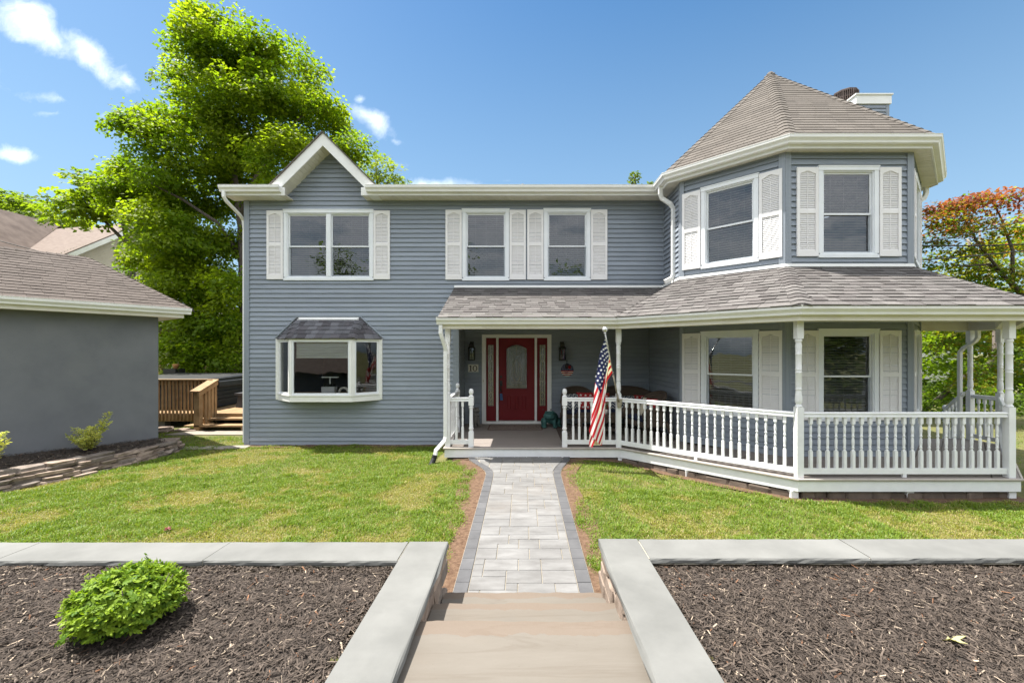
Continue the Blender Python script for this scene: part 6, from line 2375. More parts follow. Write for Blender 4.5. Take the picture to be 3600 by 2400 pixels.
# ================================================================== GRASS
def grass():
    g = np.random.default_rng(3)

    def region(n, x0, x1, y0, y1):
        return np.stack([g.uniform(x0, x1, n), g.uniform(y0, y1, n)], 1)
    P = np.concatenate([region(185000, -8.2, -.6, 4.1, 7.2), region(95000, -8.0, -.6, 7.2, 9.75), region(115000, .6, 8.2, 4.1, 6.4), region(24000, .6, 4.0, 6.0, 8.2), region(9000, -1.1, 1.1, 3.0, 4.4),
                        region(20000, -9.2, -6.0, 9.5, 12.2), region(26000, 6.6, 14, 6.0, 15)])
    x, y = P[:, 0], P[:, 1]
    hw = np.where(x < 0, .597 + .415 * ss(6.95, 8.14, y) ** 1.35, .597 + .26 * ss(6.95, 8.14, y) ** 1.35)
    edge = np.abs(x) - hw
    soil = np.where(x < 0, .15, .06) + .16 * (vnoise(x * 3, y * 2.3, 12) - .35) + .12 * (g.random(len(x)) - .6) * (g.random(len(x)) < .35)
    near = (np.abs(x) < 1.1) & (y < 4.6)
    ok = edge > np.where(y < 8.2, soil, -9)
    # out from the house, porch, bed
    ok &= ~((y > 9.62 + .12 * vnoise(x * 4, y * 0, 2)) & (x > -6.2) & (x < 8))
    ok &= ~((y > 7.98) & (x > -1.62) & (x < 9))
    ok &= ~((y > 6.03) & (x + y > 9.78) & (x - y < .88) & (x > 1.5))
    rw = rock_x(y)
    ok &= ~((x < rw + .06) & (y < 9.6))
    ok &= ~((x > -8.9) & (x < -6.9) & (y > 10.75))
    # bare patches
    bare = vnoise(x * .9 + 3, y * .9, 31)
    ok &= g.random(len(x)) < np.clip(1.25 - .55 * ss(.55, .85, bare), 0, 1)
    x, y = x[ok], y[ok]
    N = len(x)
    z = ground_z(x, y) - .004
    pat = .5 * vnoise(x * 1.3, y * 1.3, 41) + .3 * vnoise(x * 3.6, y * 3.6, 42) + .2 * vnoise(x * 9, y * 9, 43)
    dry = ss(.50, .72, pat)
    tuft = vnoise(x * 6.5, y * 6.5, 47)
    h = g.uniform(.026, .056, N) * (1.1 - .4 * dry) * (.65 + .9 * tuft ** 1.5)
    w = g.uniform(.0024, .0046, N)
    yaw = g.uniform(0, 2 * np.pi, N)
    lean = g.uniform(.25, 1.0, N)
    sd = np.stack([np.cos(yaw), np.sin(yaw), np.zeros(N)], 1)
    fw = np.stack([-np.sin(yaw), np.cos(yaw), np.zeros(N)], 1)
    b = np.stack([x, y, z], 1)
    mid = b + fw * (h * lean * .35)[:, None] + np.array([0, 0, 1]) * (h * .62)[:, None]
    tip = b + fw * (h * lean * 1.0)[:, None] + np.array([0, 0, 1]) * (h * (1.05 - .35 * lean))[:, None]
    V = np.stack([b, mid + sd * (w * 1.15)[:, None], mid - sd * (w * 1.15)[:, None], tip], 1)
    T = np.array([(0, 1, 2), (2, 1, 3)])[None] + (np.arange(N) * 4)[:, None, None]
    green = np.array([.085, .165, .014]); lime = np.array([.195, .250, .026]); straw = np.array([.38, .31, .13])
    u = g.random((N, 1))
    col = green * (1 - u) + lime * u
    yel = np.array([.235, .232, .036])
    col = col * (1 - .8 * dry[:, None]) + yel * (.8 * dry[:, None])
    st = (g.random(N) < .03 + .38 * dry)
    col[st] = straw * g.uniform(.6, 1.1, (st.sum(), 1))
    C = np.repeat(col[:, None, :], 4, 1)
    o = objm('grass', fast_mesh('grass', V.reshape(-1, 3), T.reshape(-1, 3), M['grass'], C.reshape(-1, 3)))
    tag(o, 'mown green lawn with dry yellow patches', 'grass', None, 'stuff')


RK = [(-8.35, 5.0), (-8.1, 5.6), (-7.76, 6.5), (-7.40, 7.4), (-7.22, 8.4), (-7.20, 9.0), (-7.36, 9.40), (-7.74, 9.52)]


def rock_x(y):
    return np.interp(y, [p[1] for p in RK[:6]], [p[0] for p in RK[:6]], left=-9, right=-9.5)


grass()
# weeds and longer tufts against the stones and skirts
g = np.random.default_rng(8)

# ================================================================== DRY-STONE BED EDGE
rw = thing('dry_stone_wall', 'low curved dry-stone edging of flat brown stones in front of the dark garage', 'stone wall', (-7.4, 7.4, -.3))
r7 = random.Random(77)


def along(pl, s):
    for (a, b) in zip(pl[:-1], pl[1:]):
        L = math.hypot(b[0] - a[0], b[1] - a[1])
        if s <= L:
            return (a[0] + (b[0] - a[0]) * s / L, a[1] + (b[1] - a[1]) * s / L, math.atan2(b[1] - a[1], b[0] - a[0]))
        s -= L
    return None


tot = sum(math.hypot(b[0] - a[0], b[1] - a[1]) for a, b in zip(RK[:-1], RK[1:]))
z = -.33
row = 0
while z < .0:
    h = [.075, .06, .07, .055, .065][row % 5]
    s = .05 + r7.random() * .2
    while s < tot - .12:
        L = r7.uniform(.20, .46)
        hh = h * r7.uniform(.75, 1.15)
        p = along(RK, min(tot - .01, s + L / 2))
        topz = -.03 + .03 * math.sin(s * 1.3) - (.05 if s > tot - .7 else 0)
        if p and z + hh * .5 < topz:
            inward = Vector((-math.sin(p[2]), math.cos(p[2]), 0))
            off = inward * (.035 * row + r7.uniform(-.02, .02))
            stone('wall_stone', r7, Vector((p[0], p[1], z + hh / 2)) + off, (L * 1.04, r7.uniform(.20, .27), hh * 1.03), p[2], M['stone'], rw, .05, .16, .26)
        s += L * .985
    z += h * .97
    row += 1
# bed behind it
GC = Vector((-7.75, 9.36, 0))
GU = Vector((.585, .811, 0)); GN = Vector((.811, -.585, 0))


def in_bed(x, y):
    dist = (x - GC.x) * GN.x + (y - GC.y) * GN.y
    s_ = (x - GC.x) * GU.x + (y - GC.y) * GU.y
    return (dist > -.02) & (x < np.interp(y, [p[1] for p in RK], [p[0] for p in RK]) - .07) & (s_ < .02)


bedz = lambda x, y: -.075 + .03 * (9.4 - y) * .4 + .02 * vnoise(x * 2, y * 2, 15) + .03 * np.clip(((x - GC.x) * GN.x + (y - GC.y) * GN.y - .4) * -1, -.5, .5)
mulch_bed('mulch', 'dark mulch in the narrow bed between the garage wall and the stone edging', in_bed, bedz, 9000, -10.6, -7.2, 5.0, 9.45, 9)

# ================================================================== GARAGE
gar = thing('garage', 'dark grey stuccoed garage with a brown shingled hip roof and white gutter', 'garage', GC[:])
GF = Fr(GC, GU, -GN)           # u along the wall (0 at the right-hand corner), d into it
m = MB(GF); m.box(-7.5, 0, 0.001, 3.6, -.5, 2.60); m.build('wall', M['stucco'], gar)
GE = .30
zge = 2.57
def gp(u, out, z): return GF(u, -out, z)
m = MB(); m.sweep(GUT, [gp(-7.5, GE, zge)[:], gp(.47, GE, zge)[:]]); m.build('gutter', M['white'], gar)
m = MB(); m.sweep([(-.02, -.075), (0, -.075), (0, .11), (-.02, .11)], [gp(-7.5, GE, zge)[:], gp(.36, GE, zge)[:], gp(.36, -3.6, zge)[:]]); m.build('fascia', M['soffit'], gar)
m = MB(GF); m.box(-7.5, .34, -GE + .005, .0, zge - .07, zge - .055); m.box(.0, .34, .0, 3.6, zge - .07, zge - .055); m.build('soffit', M['soffit'], gar)
zr = 2.70
rdg = gp(-.77, -1.8, 3.85)
ge0, ge1 = gp(-7.5, GE + .02, zr), gp(.489, GE + .02, zr)
rdg0 = gp(-7.5, -1.8, 3.85)
gb1 = gp(.489, -3.95, zr)
gplanes = [[ge0, ge1, rdg, rdg0], [ge1, gb1, rdg], [gb1, gp(-7.5, -3.95, zr), rdg0, rdg]]
g_roof = slab('roof', gplanes, M['underlay'], gar)
lay([(g_roof, M['shinglegarage'], roof_plane(gplanes[0], e=.135, tabw=(.24, .34), lam=.004, seed=61) + roof_plane(gplanes[1], e=.135, tabw=(.24, .34), lam=.004, seed=62))],
    [(g_roof, M['shinglegarage'], hip_caps(ge1, rdg, ge0, gb1, .11)), (g_roof, M['shinglegarage'], hip_caps(rdg0, rdg, ge0, gb1, .11))], 290)
# ================================================================== SHRUBS, TREES
LEAF_V = [(0, 0, 0), (-.42, .30, .05), (-.30, .52, .0), (0, 1, -.06), (.30, .52, .0), (.42, .30, .05)]
LEAF_F = [(0, 4, 5), (0, 3, 4), (0, 2, 3), (0, 1, 2)]
OVAL_V = [(0, 0, 0), (-.26, .38, .06), (-.20, .74, .05), (0, 1, -.04), (.20, .74, .05), (.26, .38, .06), (0, .5, -.02)]
OVAL_F = [(0, 6, 1), (1, 6, 2), (2, 6, 3), (3, 6, 4), (4, 6, 5), (5, 6, 0)]
STAR_V = [(0, 0, 0), (-.5, .15, .04), (-.12, .30, 0), (-.45, .75, .02), (-.08, .55, 0), (0, 1.1, -.06), (.08, .55, 0), (.45, .75, .02), (.12, .30, 0), (.5, .15, .04)]
STAR_F = [(0, 2, 1), (0, 4, 2), (2, 4, 3), (4, 6, 5), (0, 6, 4), (0, 8, 6), (6, 8, 7), (0, 9, 8)]


def orient(nrm, tip):
    """frames with local z = normal, local y = tip direction"""
    n = nrm / np.linalg.norm(nrm, axis=1, keepdims=True)
    t = tip - n * (tip * n).sum(1, keepdims=True)
    t /= np.linalg.norm(t, axis=1, keepdims=True) + 1e-9
    s = np.cross(t, n)
    return np.stack([s, t, n], 1)


def crown(name, blobs_, per_m3, leaf, cols, parent, seed, mat='leaf', template=(LEAF_V, LEAF_F), clump=.42, flat=.42, fill=.5, droop=.35, colfn=None, cap=60000, dens=3.6, jit=.42):
    """leaves gathered on many flat sprays spread through the blobs (x, y, z, rx, ry, rz)"""
    g = np.random.default_rng(seed)
    pos, nrm, tip, vv = [], [], [], []
    for (bx, by_, bz, rx, ry, rz) in blobs_:
        vol = 4.19 * rx * ry * rz
        nc = max(6, int(vol ** .75 * dens))
        d = g.normal(size=(nc, 3)); d /= np.linalg.norm(d, axis=1, keepdims=True)
        rad = np.where(g.random(nc) < fill, g.uniform(.15, .8, nc), g.uniform(.75, 1.02, nc))
        cc = np.array([bx, by_, bz]) + d * rad[:, None] * np.array([rx, ry, rz])
        for k in range(nc):
            r_ = clump * g.uniform(.55, 1.35)
            n = int(per_m3 * r_ * r_ * g.uniform(.7, 1.3))
            a = g.uniform(0, 2 * np.pi, n); q = np.sqrt(g.random(n)) * r_
            out = d[k] * np.array([1, 1, .3])
            p = cc[k] + np.stack([q * np.cos(a), q * np.sin(a), -droop * q * q / r_ + g.normal(0, .10 * flat, n)], 1)
            pos.append(p)
            nn = np.array([0, 0, 1.0]) + d[k] * .55 + g.normal(0, jit, (n, 3))
            nrm.append(nn)
            tp = np.stack([np.cos(a), np.sin(a), np.full(n, -.35)], 1) + out * .5 + g.normal(0, .45, (n, 3))
            tip.append(tp)
            vv.append(np.full(n, g.random()))
    pos = np.concatenate(pos); nrm = np.concatenate(nrm); tip = np.concatenate(tip); vv = np.concatenate(vv)
    if len(pos) > cap:
        s = g.permutation(len(pos))[:cap]
        pos, nrm, tip, vv = pos[s], nrm[s], tip[s], vv[s]
    N = len(pos)
    fr = orient(nrm, tip)
    c0, c1 = np.array(cols[0]), np.array(cols[1])
    u = np.clip(.75 * vv + .35 * g.random(N) - .05, 0, 1)[:, None]
    col = c0 * (1 - u) + c1 * u
    if colfn is not None:
        col = colfn(pos, col, g)
    V, T, C = scatter(template[0], template[1], pos, fr, leaf * g.uniform(.65, 1.25, N), col)
    o = objm(name, fast_mesh(name, V, T, M[mat], C), parent)
    o['kind'] = 'stuff'
    return o


def blob_px(px, py, rp, D, squash=1.0, dj=0.0):
    p = W(px, py, D + dj)
    r_ = rp / F * D
    return (p.x, p.y, p.z, r_, r_ * 1.0, r_ * squash)


def limb(parts, parent, mat, name='limb'):
    for i, (path, rad) in enumerate(parts):
        MB().tube(path, rad, 9).build('trunk' if i == 0 else name, M[mat], parent)


# ---- the big maple behind the house
tm = thing('maple_tree', 'tall bright green maple tree rising behind the left end of the house', 'tree', (-11.15, 17.6, -.3))
rt = random.Random(4)
bl = []
for (px, py, rp) in [(690, 35, 42), (700, 95, 50), (800, 110, 80), (950, 165, 85), (690, 165, 75), (850, 250, 140), (1045, 250, 70), (1100, 320, 62), (700, 290, 110), (960, 360, 140), (640, 410, 90), (800, 430, 140),
                     (520, 425, 60), (590, 520, 110), (470, 432, 30), (750, 570, 140), (930, 530, 130), (1080, 450, 110), (1190, 450, 80), (1230, 530, 60), (1150, 380, 60), (560, 640, 90), (690, 700, 130), (820, 690, 110), (470, 690, 90), (590, 800, 110),
                     (700, 860, 130), (800, 840, 90), (540, 880, 80), (620, 970, 95), (740, 1010, 120), (830, 980, 70), (520, 940, 60), (620, 1120, 80), (740, 1160, 110), (820, 1130, 70), (500, 720, 70), (440, 655, 55), (570, 800, 80), (610, 900, 85), (570, 1010, 65), (590, 1080, 80), (450, 580, 50), (520, 880, 36), (600, 1210, 70), (700, 1230, 70), (880, 330, 110), (1010, 560, 110)]:
    dj = rt.uniform(-1.6, 1.6)
    bl.append(blob_px(px, py, rp, 17.5, .85, dj))


def maple_col(pos, col, g):
    return col * g.uniform(.8, 1.2, (len(col), 1))


crown('crown', bl, 560, .132, ((.090, .165, .010), (.235, .290, .014)), tm, 1, clump=.60, fill=.5, cap=205000, colfn=maple_col, flat=1.6, dens=4.6, jit=.6)
Tb = Vector((-11.12, 17.6, -.35))
P_ = lambda px, py, d=17.5: W(px, py, d + .5)
limb([([Tb, Vector((-11.1, 17.6, 3)), P_(850, 800), P_(815, 560), P_(800, 350), P_(770, 160)], [.26, .20, .15, .11, .07, .02]),
      ([P_(845, 900), P_(760, 780, 17), P_(640, 700, 16.6), P_(520, 640, 16.4)], [.10, .07, .05, .02]),
      ([P_(840, 780), P_(900, 620, 17), P_(990, 480, 16.8), P_(1100, 370, 16.8)], [.10, .075, .05, .02]),
      ([P_(815, 560), P_(720, 420, 17), P_(620, 330, 16.8)], [.08, .05, .02]),
      ([P_(848, 860), P_(1000, 700, 18), P_(1160, 520, 18.2), P_(1230, 450, 18.2)], [.09, .07, .04, .015]),
      ([P_(850, 1060), P_(760, 1000, 16.8), P_(640, 960, 16.5)], [.06, .04, .015]),
      ([P_(800, 350), P_(900, 250, 17.3), P_(1030, 200, 17.3)], [.06, .04, .015]),
      ([P_(795, 300), P_(720, 160, 17.5), P_(690, 30, 17.5)], [.05, .035, .012])], tm, 'bark')

# ---- tree with a wide crown at the left, beyond the garage
t2 = thing('maple_tree', 'rounded leafy tree beyond the garage, left of the tall maple', 'tree', (-24.5, 25.5, -.3))
bl = [blob_px(px, py, rp, 25.5, .8, rt.uniform(-1.2, 1.2)) for (px, py, rp) in [(330, 640, 60), (400, 600, 50), (260, 700, 70), (360, 700, 90), (460, 660, 80), (540, 640, 70), (225, 750, 50), (320, 740, 60), (430, 735, 70), (540, 730, 80), (600, 690, 60), (560, 800, 60), (580, 900, 60)]]
crown('crown', bl, 95, .24, ((.075, .140, .010), (.215, .265, .016)), t2, 2, clump=.85, template=(LEAF_V, LEAF_F), cap=26000)
limb([([Vector((-22.6, 25.5, -.3)), P_(460, 900, 25.5), P_(420, 720, 25.5)], [.3, .2, .06]), ([P_(460, 900, 25.5), P_(540, 760, 25.2)], [.12, .04]), ([P_(450, 860, 25.5), P_(330, 740, 25.2)], [.12, .04])], t2, 'bark')

# ---- far tree at the left edge
t3 = thing('far_tree', 'small rounded tree beyond the brown roof at the left edge', 'tree', (-45, 42, -.3))
bl = [blob_px(px, py, rp, 42, .85, rt.uniform(-1.5, 1.5)) for (px, py, rp) in [(20, 705, 50), (90, 720, 50), (-40, 700, 60), (50, 760, 70), (120, 760, 40), (160, 780, 26), (-60, 770, 60), (0, 810, 80), (110, 820, 50)]]
crown('crown', bl, 40, .34, ((.075, .130, .013), (.170, .220, .024)), t3, 3, clump=1.2, cap=9000)
limb([([Vector((-49.6, 42, -.3)), P_(15, 800, 42)], [.3, .15])], t3, 'bark')
t3b = thing('far_tree', 'tree just beyond the neighbour roof valley, left of the rounded tree', 'tree', (-39, 38, -.3))
bl = [blob_px(px, py, rp, 38, .85, rt.uniform(-1, 1)) for (px, py, rp) in [(190, 780, 26), (240, 790, 30), (290, 780, 36)]]
crown('crown', bl, 45, .32, ((.08, .140, .013), (.19, .245, .022)), t3b, 31, clump=.9, cap=3500)
limb([([Vector((-38.8, 38, -.3)), P_(255, 800, 38)], [.25, .1])], t3b, 'bark')

# ---- lighter tree right of the gable
t4 = thing('young_tree', 'airy yellow-green tree showing just right of the gable', 'tree', (-6.4, 21.0, -.3))
bl = [blob_px(px, py, rp, 21, .85, rt.uniform(-.6, .6)) for (px, py, rp) in [(1300, 535, 36), (1330, 570, 36), (1280, 590, 40), (1320, 620, 40), (1380, 590, 30), (1370, 620, 36), (1400, 635, 24), (1250, 570, 40), (1240, 640, 50)]]
crown('crown', bl, 130, .15, ((.11, .165, .012), (.25, .285, .024)), t4, 5, clump=.5, template=(STAR_V, STAR_F), fill=.3, cap=6000)
limb([([Vector((-6.6, 21, -.3)), P_(1330, 700, 21), P_(1320, 560, 21)], [.14, .09, .02]), ([P_(1330, 700, 21), P_(1385, 600, 21)], [.05, .015])], t4, 'bark')
t5 = thing('distant_tree', 'small treetop peeking over the main roof near the turret', 'tree', (6.9, 27.0, -.3))
bl = [blob_px(2230, 612, 9, 27, 1.2), blob_px(2232, 630, 16, 27, .9), blob_px(2225, 645, 20, 27, .8), blob_px(2240, 665, 24, 27, .9), blob_px(2288, 646, 8, 27, .9), blob_px(2288, 662, 14, 27, .9)]
crown('crown', bl, 240, .14, ((.05, .075, .012), (.11, .135, .022)), t5, 6, clump=.26, fill=.4, cap=2500)
limb([([Vector((6.8, 27, -.3)), P_(2233, 640, 27), P_(2231, 606, 27)], [.18, .06, .02])], t5, 'bark')

# ---- leafy undergrowth behind the hot tub
t6 = thing('hedge_shrub', 'sunlit green shrub behind the hot tub beside the maple trunk', 'shrub', (-12.5, 16.5, -.3))
bl = [blob_px(px, py, rp, 16.3, .8, rt.uniform(-.5, .5)) for (px, py, rp) in [(680, 1290, 40), (730, 1260, 50), (790, 1250, 50), (830, 1290, 40), (760, 1310, 50), (650, 1330, 40), (720, 1345, 50), (800, 1340, 50), (840, 1240, 40), (700, 1220, 40), (650, 1260, 30)]]
crown('crown', bl, 240, .12, ((.09, .165, .010), (.23, .295, .016)), t6, 7, clump=.5, cap=14000, flat=1.2)
t6b = thing('hedge_shrub', 'pale fringed shrub at the corner of the garage behind the deck rail', 'shrub', (-13.0, 15.6, -.3))
bl = [blob_px(px, py, rp, 15.6, .8, rt.uniform(-.3, .3)) for (px, py, rp) in [(565, 1290, 22), (580, 1310, 26), (605, 1318, 22), (560, 1330, 30), (560, 1240, 24)]]
crown('crown', bl, 300, .10, ((.10, .135, .05), (.22, .25, .11)), t6b, 8, clump=.3, cap=3000)
hb = thing('far_hedge', 'dark mass of garden shrubs closing the back of the yard on the left', None, (-14, 22, -.3), None, 'stuff')
bl = [(-21 + i * 1.25, 22.5 + rt.uniform(-1, 1), .8 + rt.uniform(-.3, .6) + 1.9 * (i % 2), 1.5, 1.2, 1.5) for i in range(14)]
crown('foliage', bl, 70, .24, ((.045, .09, .010), (.125, .18, .014)), hb, 9, clump=.75, cap=22000)

# ---- Japanese maple on the right: young red leaves on top, olive and green below
t7 = thing('japanese_maple', 'Japanese maple with red upper leaves and olive lower sprays, right of the turret', 'tree', (14.6, 12.4, -.3))
spec = [(3350, 715, 46), (3290, 735, 34), (3440, 690, 50), (3500, 690, 50), (3570, 690, 60), (3400, 740, 60), (3300, 790, 50), (3380, 800, 70), (3470, 770, 80), (3560, 780, 80), (3640, 740, 90), (3270, 850, 40), (3330, 860, 70), (3430, 860, 80),
        (3530, 860, 80), (3620, 860, 90), (3280, 930, 50), (3370, 940, 70), (3470, 940, 80), (3570, 950, 80), (3660, 960, 90), (3310, 1000, 50), (3420, 1010, 70), (3530, 1030, 80), (3640, 1050, 80), (3600, 1130, 60), (3270, 1100, 50), (3330, 1130, 60), (3420, 1140, 70), (3500, 1140, 60),
        (3380, 1190, 50), (3460, 1230, 50), (3440, 1330, 50), (3560, 1300, 50), (3490, 1280, 50)]
bl = [blob_px(px, py, rp, 12.6, .7, rt.uniform(-.8, .8)) for (px, py, rp) in spec]
zt0 = W(0, 960, 12.6).z; zt1 = W(0, 690, 12.6).z


def jm_col(pos, col, g):
    t = ss(zt0, zt1, pos[:, 2] + g.normal(0, .35, len(pos)) - .25)[:, None]
    red = np.array([.23, .055, .046]) * g.uniform(.6, 1.2, (len(pos), 1))
    org = np.array([.24, .125, .024]) * g.uniform(.7, 1.1, (len(pos), 1))
    oliv = np.array([.21, .185, .020]) * g.uniform(.55, 1.2, (len(pos), 1))
    grn = np.array([.11, .185, .014]) * g.uniform(.6, 1.2, (len(pos), 1))
    low = np.where(g.random((len(pos), 1)) < .45, oliv, grn)
    mid = np.where(t < .55, org, red)
    return np.where(g.random((len(pos), 1)) < t * 1.05, mid, low)


crown('crown', bl, 420, .088, ((.1, .1, .02), (.2, .2, .02)), t7, 10, clump=.44, fill=.5, cap=80000, colfn=jm_col, flat=.6, dens=3.7)
Q = lambda px, py, d=12.6: W(px, py, d)
limb([([Vector((14.9, 12.4, -.35)), Q(3660, 1100, 12.4), Q(3600, 1040, 12.4), Q(3540, 980, 12.3), Q(3480, 930, 12.4), Q(3350, 935, 12.4)], [.14, .11, .09, .06, .035, .01]),
      ([Q(3560, 1000, 12.4), Q(3560, 880, 12.4), Q(3520, 770, 12.4), Q(3490, 700, 12.4)], [.06, .04, .025, .01]),
      ([Q(3540, 980, 12.3), Q(3440, 860, 12.3), Q(3400, 780, 12.3), Q(3330, 720, 12.3)], [.045, .03, .02, .008]),
      ([Q(3650, 1050, 12.4), Q(3640, 860, 12.4), Q(3600, 740, 12.4)], [.06, .04, .015])], t7, 'bark')
limb([([Q(3440, 950, 14), Q(3420, 880, 14), Q(3400, 840, 14)], [.06, .05, .03]), ([Q(3432, 950, 14), Q(3450, 860, 14), Q(3440, 800, 14)], [.05, .04, .02])], t7, 'palebark', 'limb')
t9 = thing('garden_tree', 'yellow-green tree standing close behind the red-leaved maple', 'tree', (19.5, 18.2, -.3))
bl = [blob_px(px, py, rp, 18.0, .85, rt.uniform(-.8, .8)) for (px, py, rp) in [(3420, 900, 50), (3500, 860, 60), (3580, 820, 70), (3660, 800, 80), (3290, 980, 60), (3380, 970, 70), (3480, 960, 70), (3580, 940, 80), (3670, 930, 80), (3270, 1060, 50), (3360, 1070, 60), (3460, 1060, 70), (3560, 1050, 70), (3650, 1050, 80), (3300, 1150, 50), (3400, 1150, 60), (3500, 1150, 60), (3600, 1150, 70), (3600, 1200, 60)]]
crown('crown', bl, 170, .14, ((.13, .17, .012), (.29, .27, .020)), t9, 19, clump=.6, fill=.5, cap=30000, flat=1.2)
limb([([Vector((19.4, 18.2, -.3)), W(3500, 1100, 18.2), W(3470, 900, 18.2)], [.2, .14, .05])], t9, 'palebark')
# ---- green shrubs below it
t8 = thing('shrub_border', 'tangle of bright green shrubs beyond the side steps of the porch', 'shrubs', (12.5, 14.5, -.3))
bl = [blob_px(px, py, rp, 14.5, .8, rt.uniform(-.8, .8)) for (px, py, rp) in [(3260, 1200, 40), (3290, 1270, 50), (3350, 1290, 50), (3420, 1280, 50), (3270, 1340, 50), (3340, 1360, 60), (3430, 1380, 60), (3260, 1420, 50), (3340, 1440, 50), (3430, 1450, 50), (3500, 1400, 60), (3590, 1400, 70), (3580, 1480, 50), (3650, 1450, 70), (3520, 1480, 50), (3620, 1240, 60)]]
crown('crown', bl, 210, .125, ((.050, .100, .010), (.18, .25, .016)), t8, 11, clump=.5, fill=.5, cap=42000, flat=1.2, dens=4.6)
limb([([Vector((12.9, 14.4, -.3)), Q(3420, 1300, 14.4), Q(3400, 1180, 14.4)], [.09, .06, .02]), ([Vector((14.2, 14.6, -.3)), Q(3500, 1250, 14.6), Q(3495, 1160, 14.6)], [.12, .09, .05])], t8, 'bark')
hb2 = thing('far_hedge', 'dark wooded edge of the yard on the right behind the maple', None, (19, 21, -.3), None, 'stuff')
bl = [(13.5 + i * 1.5, 20 + rt.uniform(-1.5, 1.5), 1.0 + rt.uniform(-.3, .5) + 2.6 * (i % 2), 1.8, 1.4, 2.0) for i in range(14)]
crown('foliage', bl, 65, .25, ((.045, .09, .010), (.13, .19, .016)), hb2, 12, clump=.85, cap=26000)

# ---- box bush in the left bed: sprays of small oval leaves
def box_bush():
    t = thing('round_bush', 'round light green boxwood bush in the left mulch bed', 'bush', (bush_c[0], bush_c[1], .19))
    g = np.random.default_rng(44)
    pos, nrm, tip, val, sz = [], [], [], [], []
    cx, cy, cz = bush_c[0], bush_c[1], .325
    n = 1000
    for k in range(n):
        d = g.normal(size=3); d /= np.linalg.norm(d)
        if d[2] < -.35:
            d[2] = -d[2] * .4
            d /= np.linalg.norm(d)
        rr = g.uniform(.80, 1.04) * (1 + .10 * (vnoise(d[0] * 3 + 9, d[1] * 3 + d[2] * 2, 5) - .5))
        end = np.array([cx, cy, cz]) + d * rr * np.array([.262, .275, .195])
        end[2] = max(end[2], .215)
        ax = d * np.array([1, 1, .75]) + np.array([0, 0, .05]) + g.normal(0, .55, 3)
        ax /= np.linalg.norm(ax)
        L = g.uniform(.04, .075)
        side = np.cross(ax, np.array([0, 0, 1.0]) + g.normal(0, .3, 3)); side /= np.linalg.norm(side) + 1e-9
        up = np.cross(side, ax)
        v = g.random()
        m = g.integers(5, 8)
        for i in range(m):
            f = i / m
            for s_ in (-1, 1):
                pos.append(end - ax * L * (1 - f))
                tip.append(ax * (.75 + .6 * f) + side * s_ * (1.0 - .5 * f) + g.normal(0, .12, 3))
                nrm.append(up * .6 + d * .9 + g.normal(0, .28, 3)); val.append(v); sz.append(g.uniform(.021, .032) * (1 - .2 * f))
        pos.append(end); tip.append(ax + g.normal(0, .1, 3)); nrm.append(up); val.append(min(1, v + .2)); sz.append(.024)
    pos, nrm, tip, val, sz = map(np.array, (pos, nrm, tip, val, sz))
    c0, c1 = np.array([.062, .135, .008]), np.array([.235, .330, .022])
    col = c0 * (1 - val[:, None]) + c1 * val[:, None]
    V, T, C = scatter(OVAL_V, OVAL_F, pos, orient(nrm, tip), sz, col)
    o = objm('leaves', fast_mesh('leaves', V, T, M['shrubleaf'], C), t); o['kind'] = 'stuff'
    # inner leaves and twigs in the shade
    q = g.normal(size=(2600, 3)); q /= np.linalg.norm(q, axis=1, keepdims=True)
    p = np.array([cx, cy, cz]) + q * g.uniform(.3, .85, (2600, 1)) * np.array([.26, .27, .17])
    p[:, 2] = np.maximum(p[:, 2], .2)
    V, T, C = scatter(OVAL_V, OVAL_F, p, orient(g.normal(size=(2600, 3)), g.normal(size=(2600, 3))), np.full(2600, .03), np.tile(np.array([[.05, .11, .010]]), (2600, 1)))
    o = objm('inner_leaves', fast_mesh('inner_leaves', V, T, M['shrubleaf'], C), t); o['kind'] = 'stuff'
    m = MB()
    for k in range(40):
        a = 2 * math.pi * k / 40 + rnd.random(); rr = rnd.uniform(.08, .25)
        m.tube([(cx + .03 * math.cos(a), cy + .03 * math.sin(a), .18), (cx + rr * .6 * math.cos(a), cy + rr * .6 * math.sin(a), .30), (cx + rr * math.cos(a), cy + rr * math.sin(a), .30 + rnd.uniform(0, .2))], [.008, .005, .002], 5)
    m.build('branches', M['bark'], t)


box_bush()


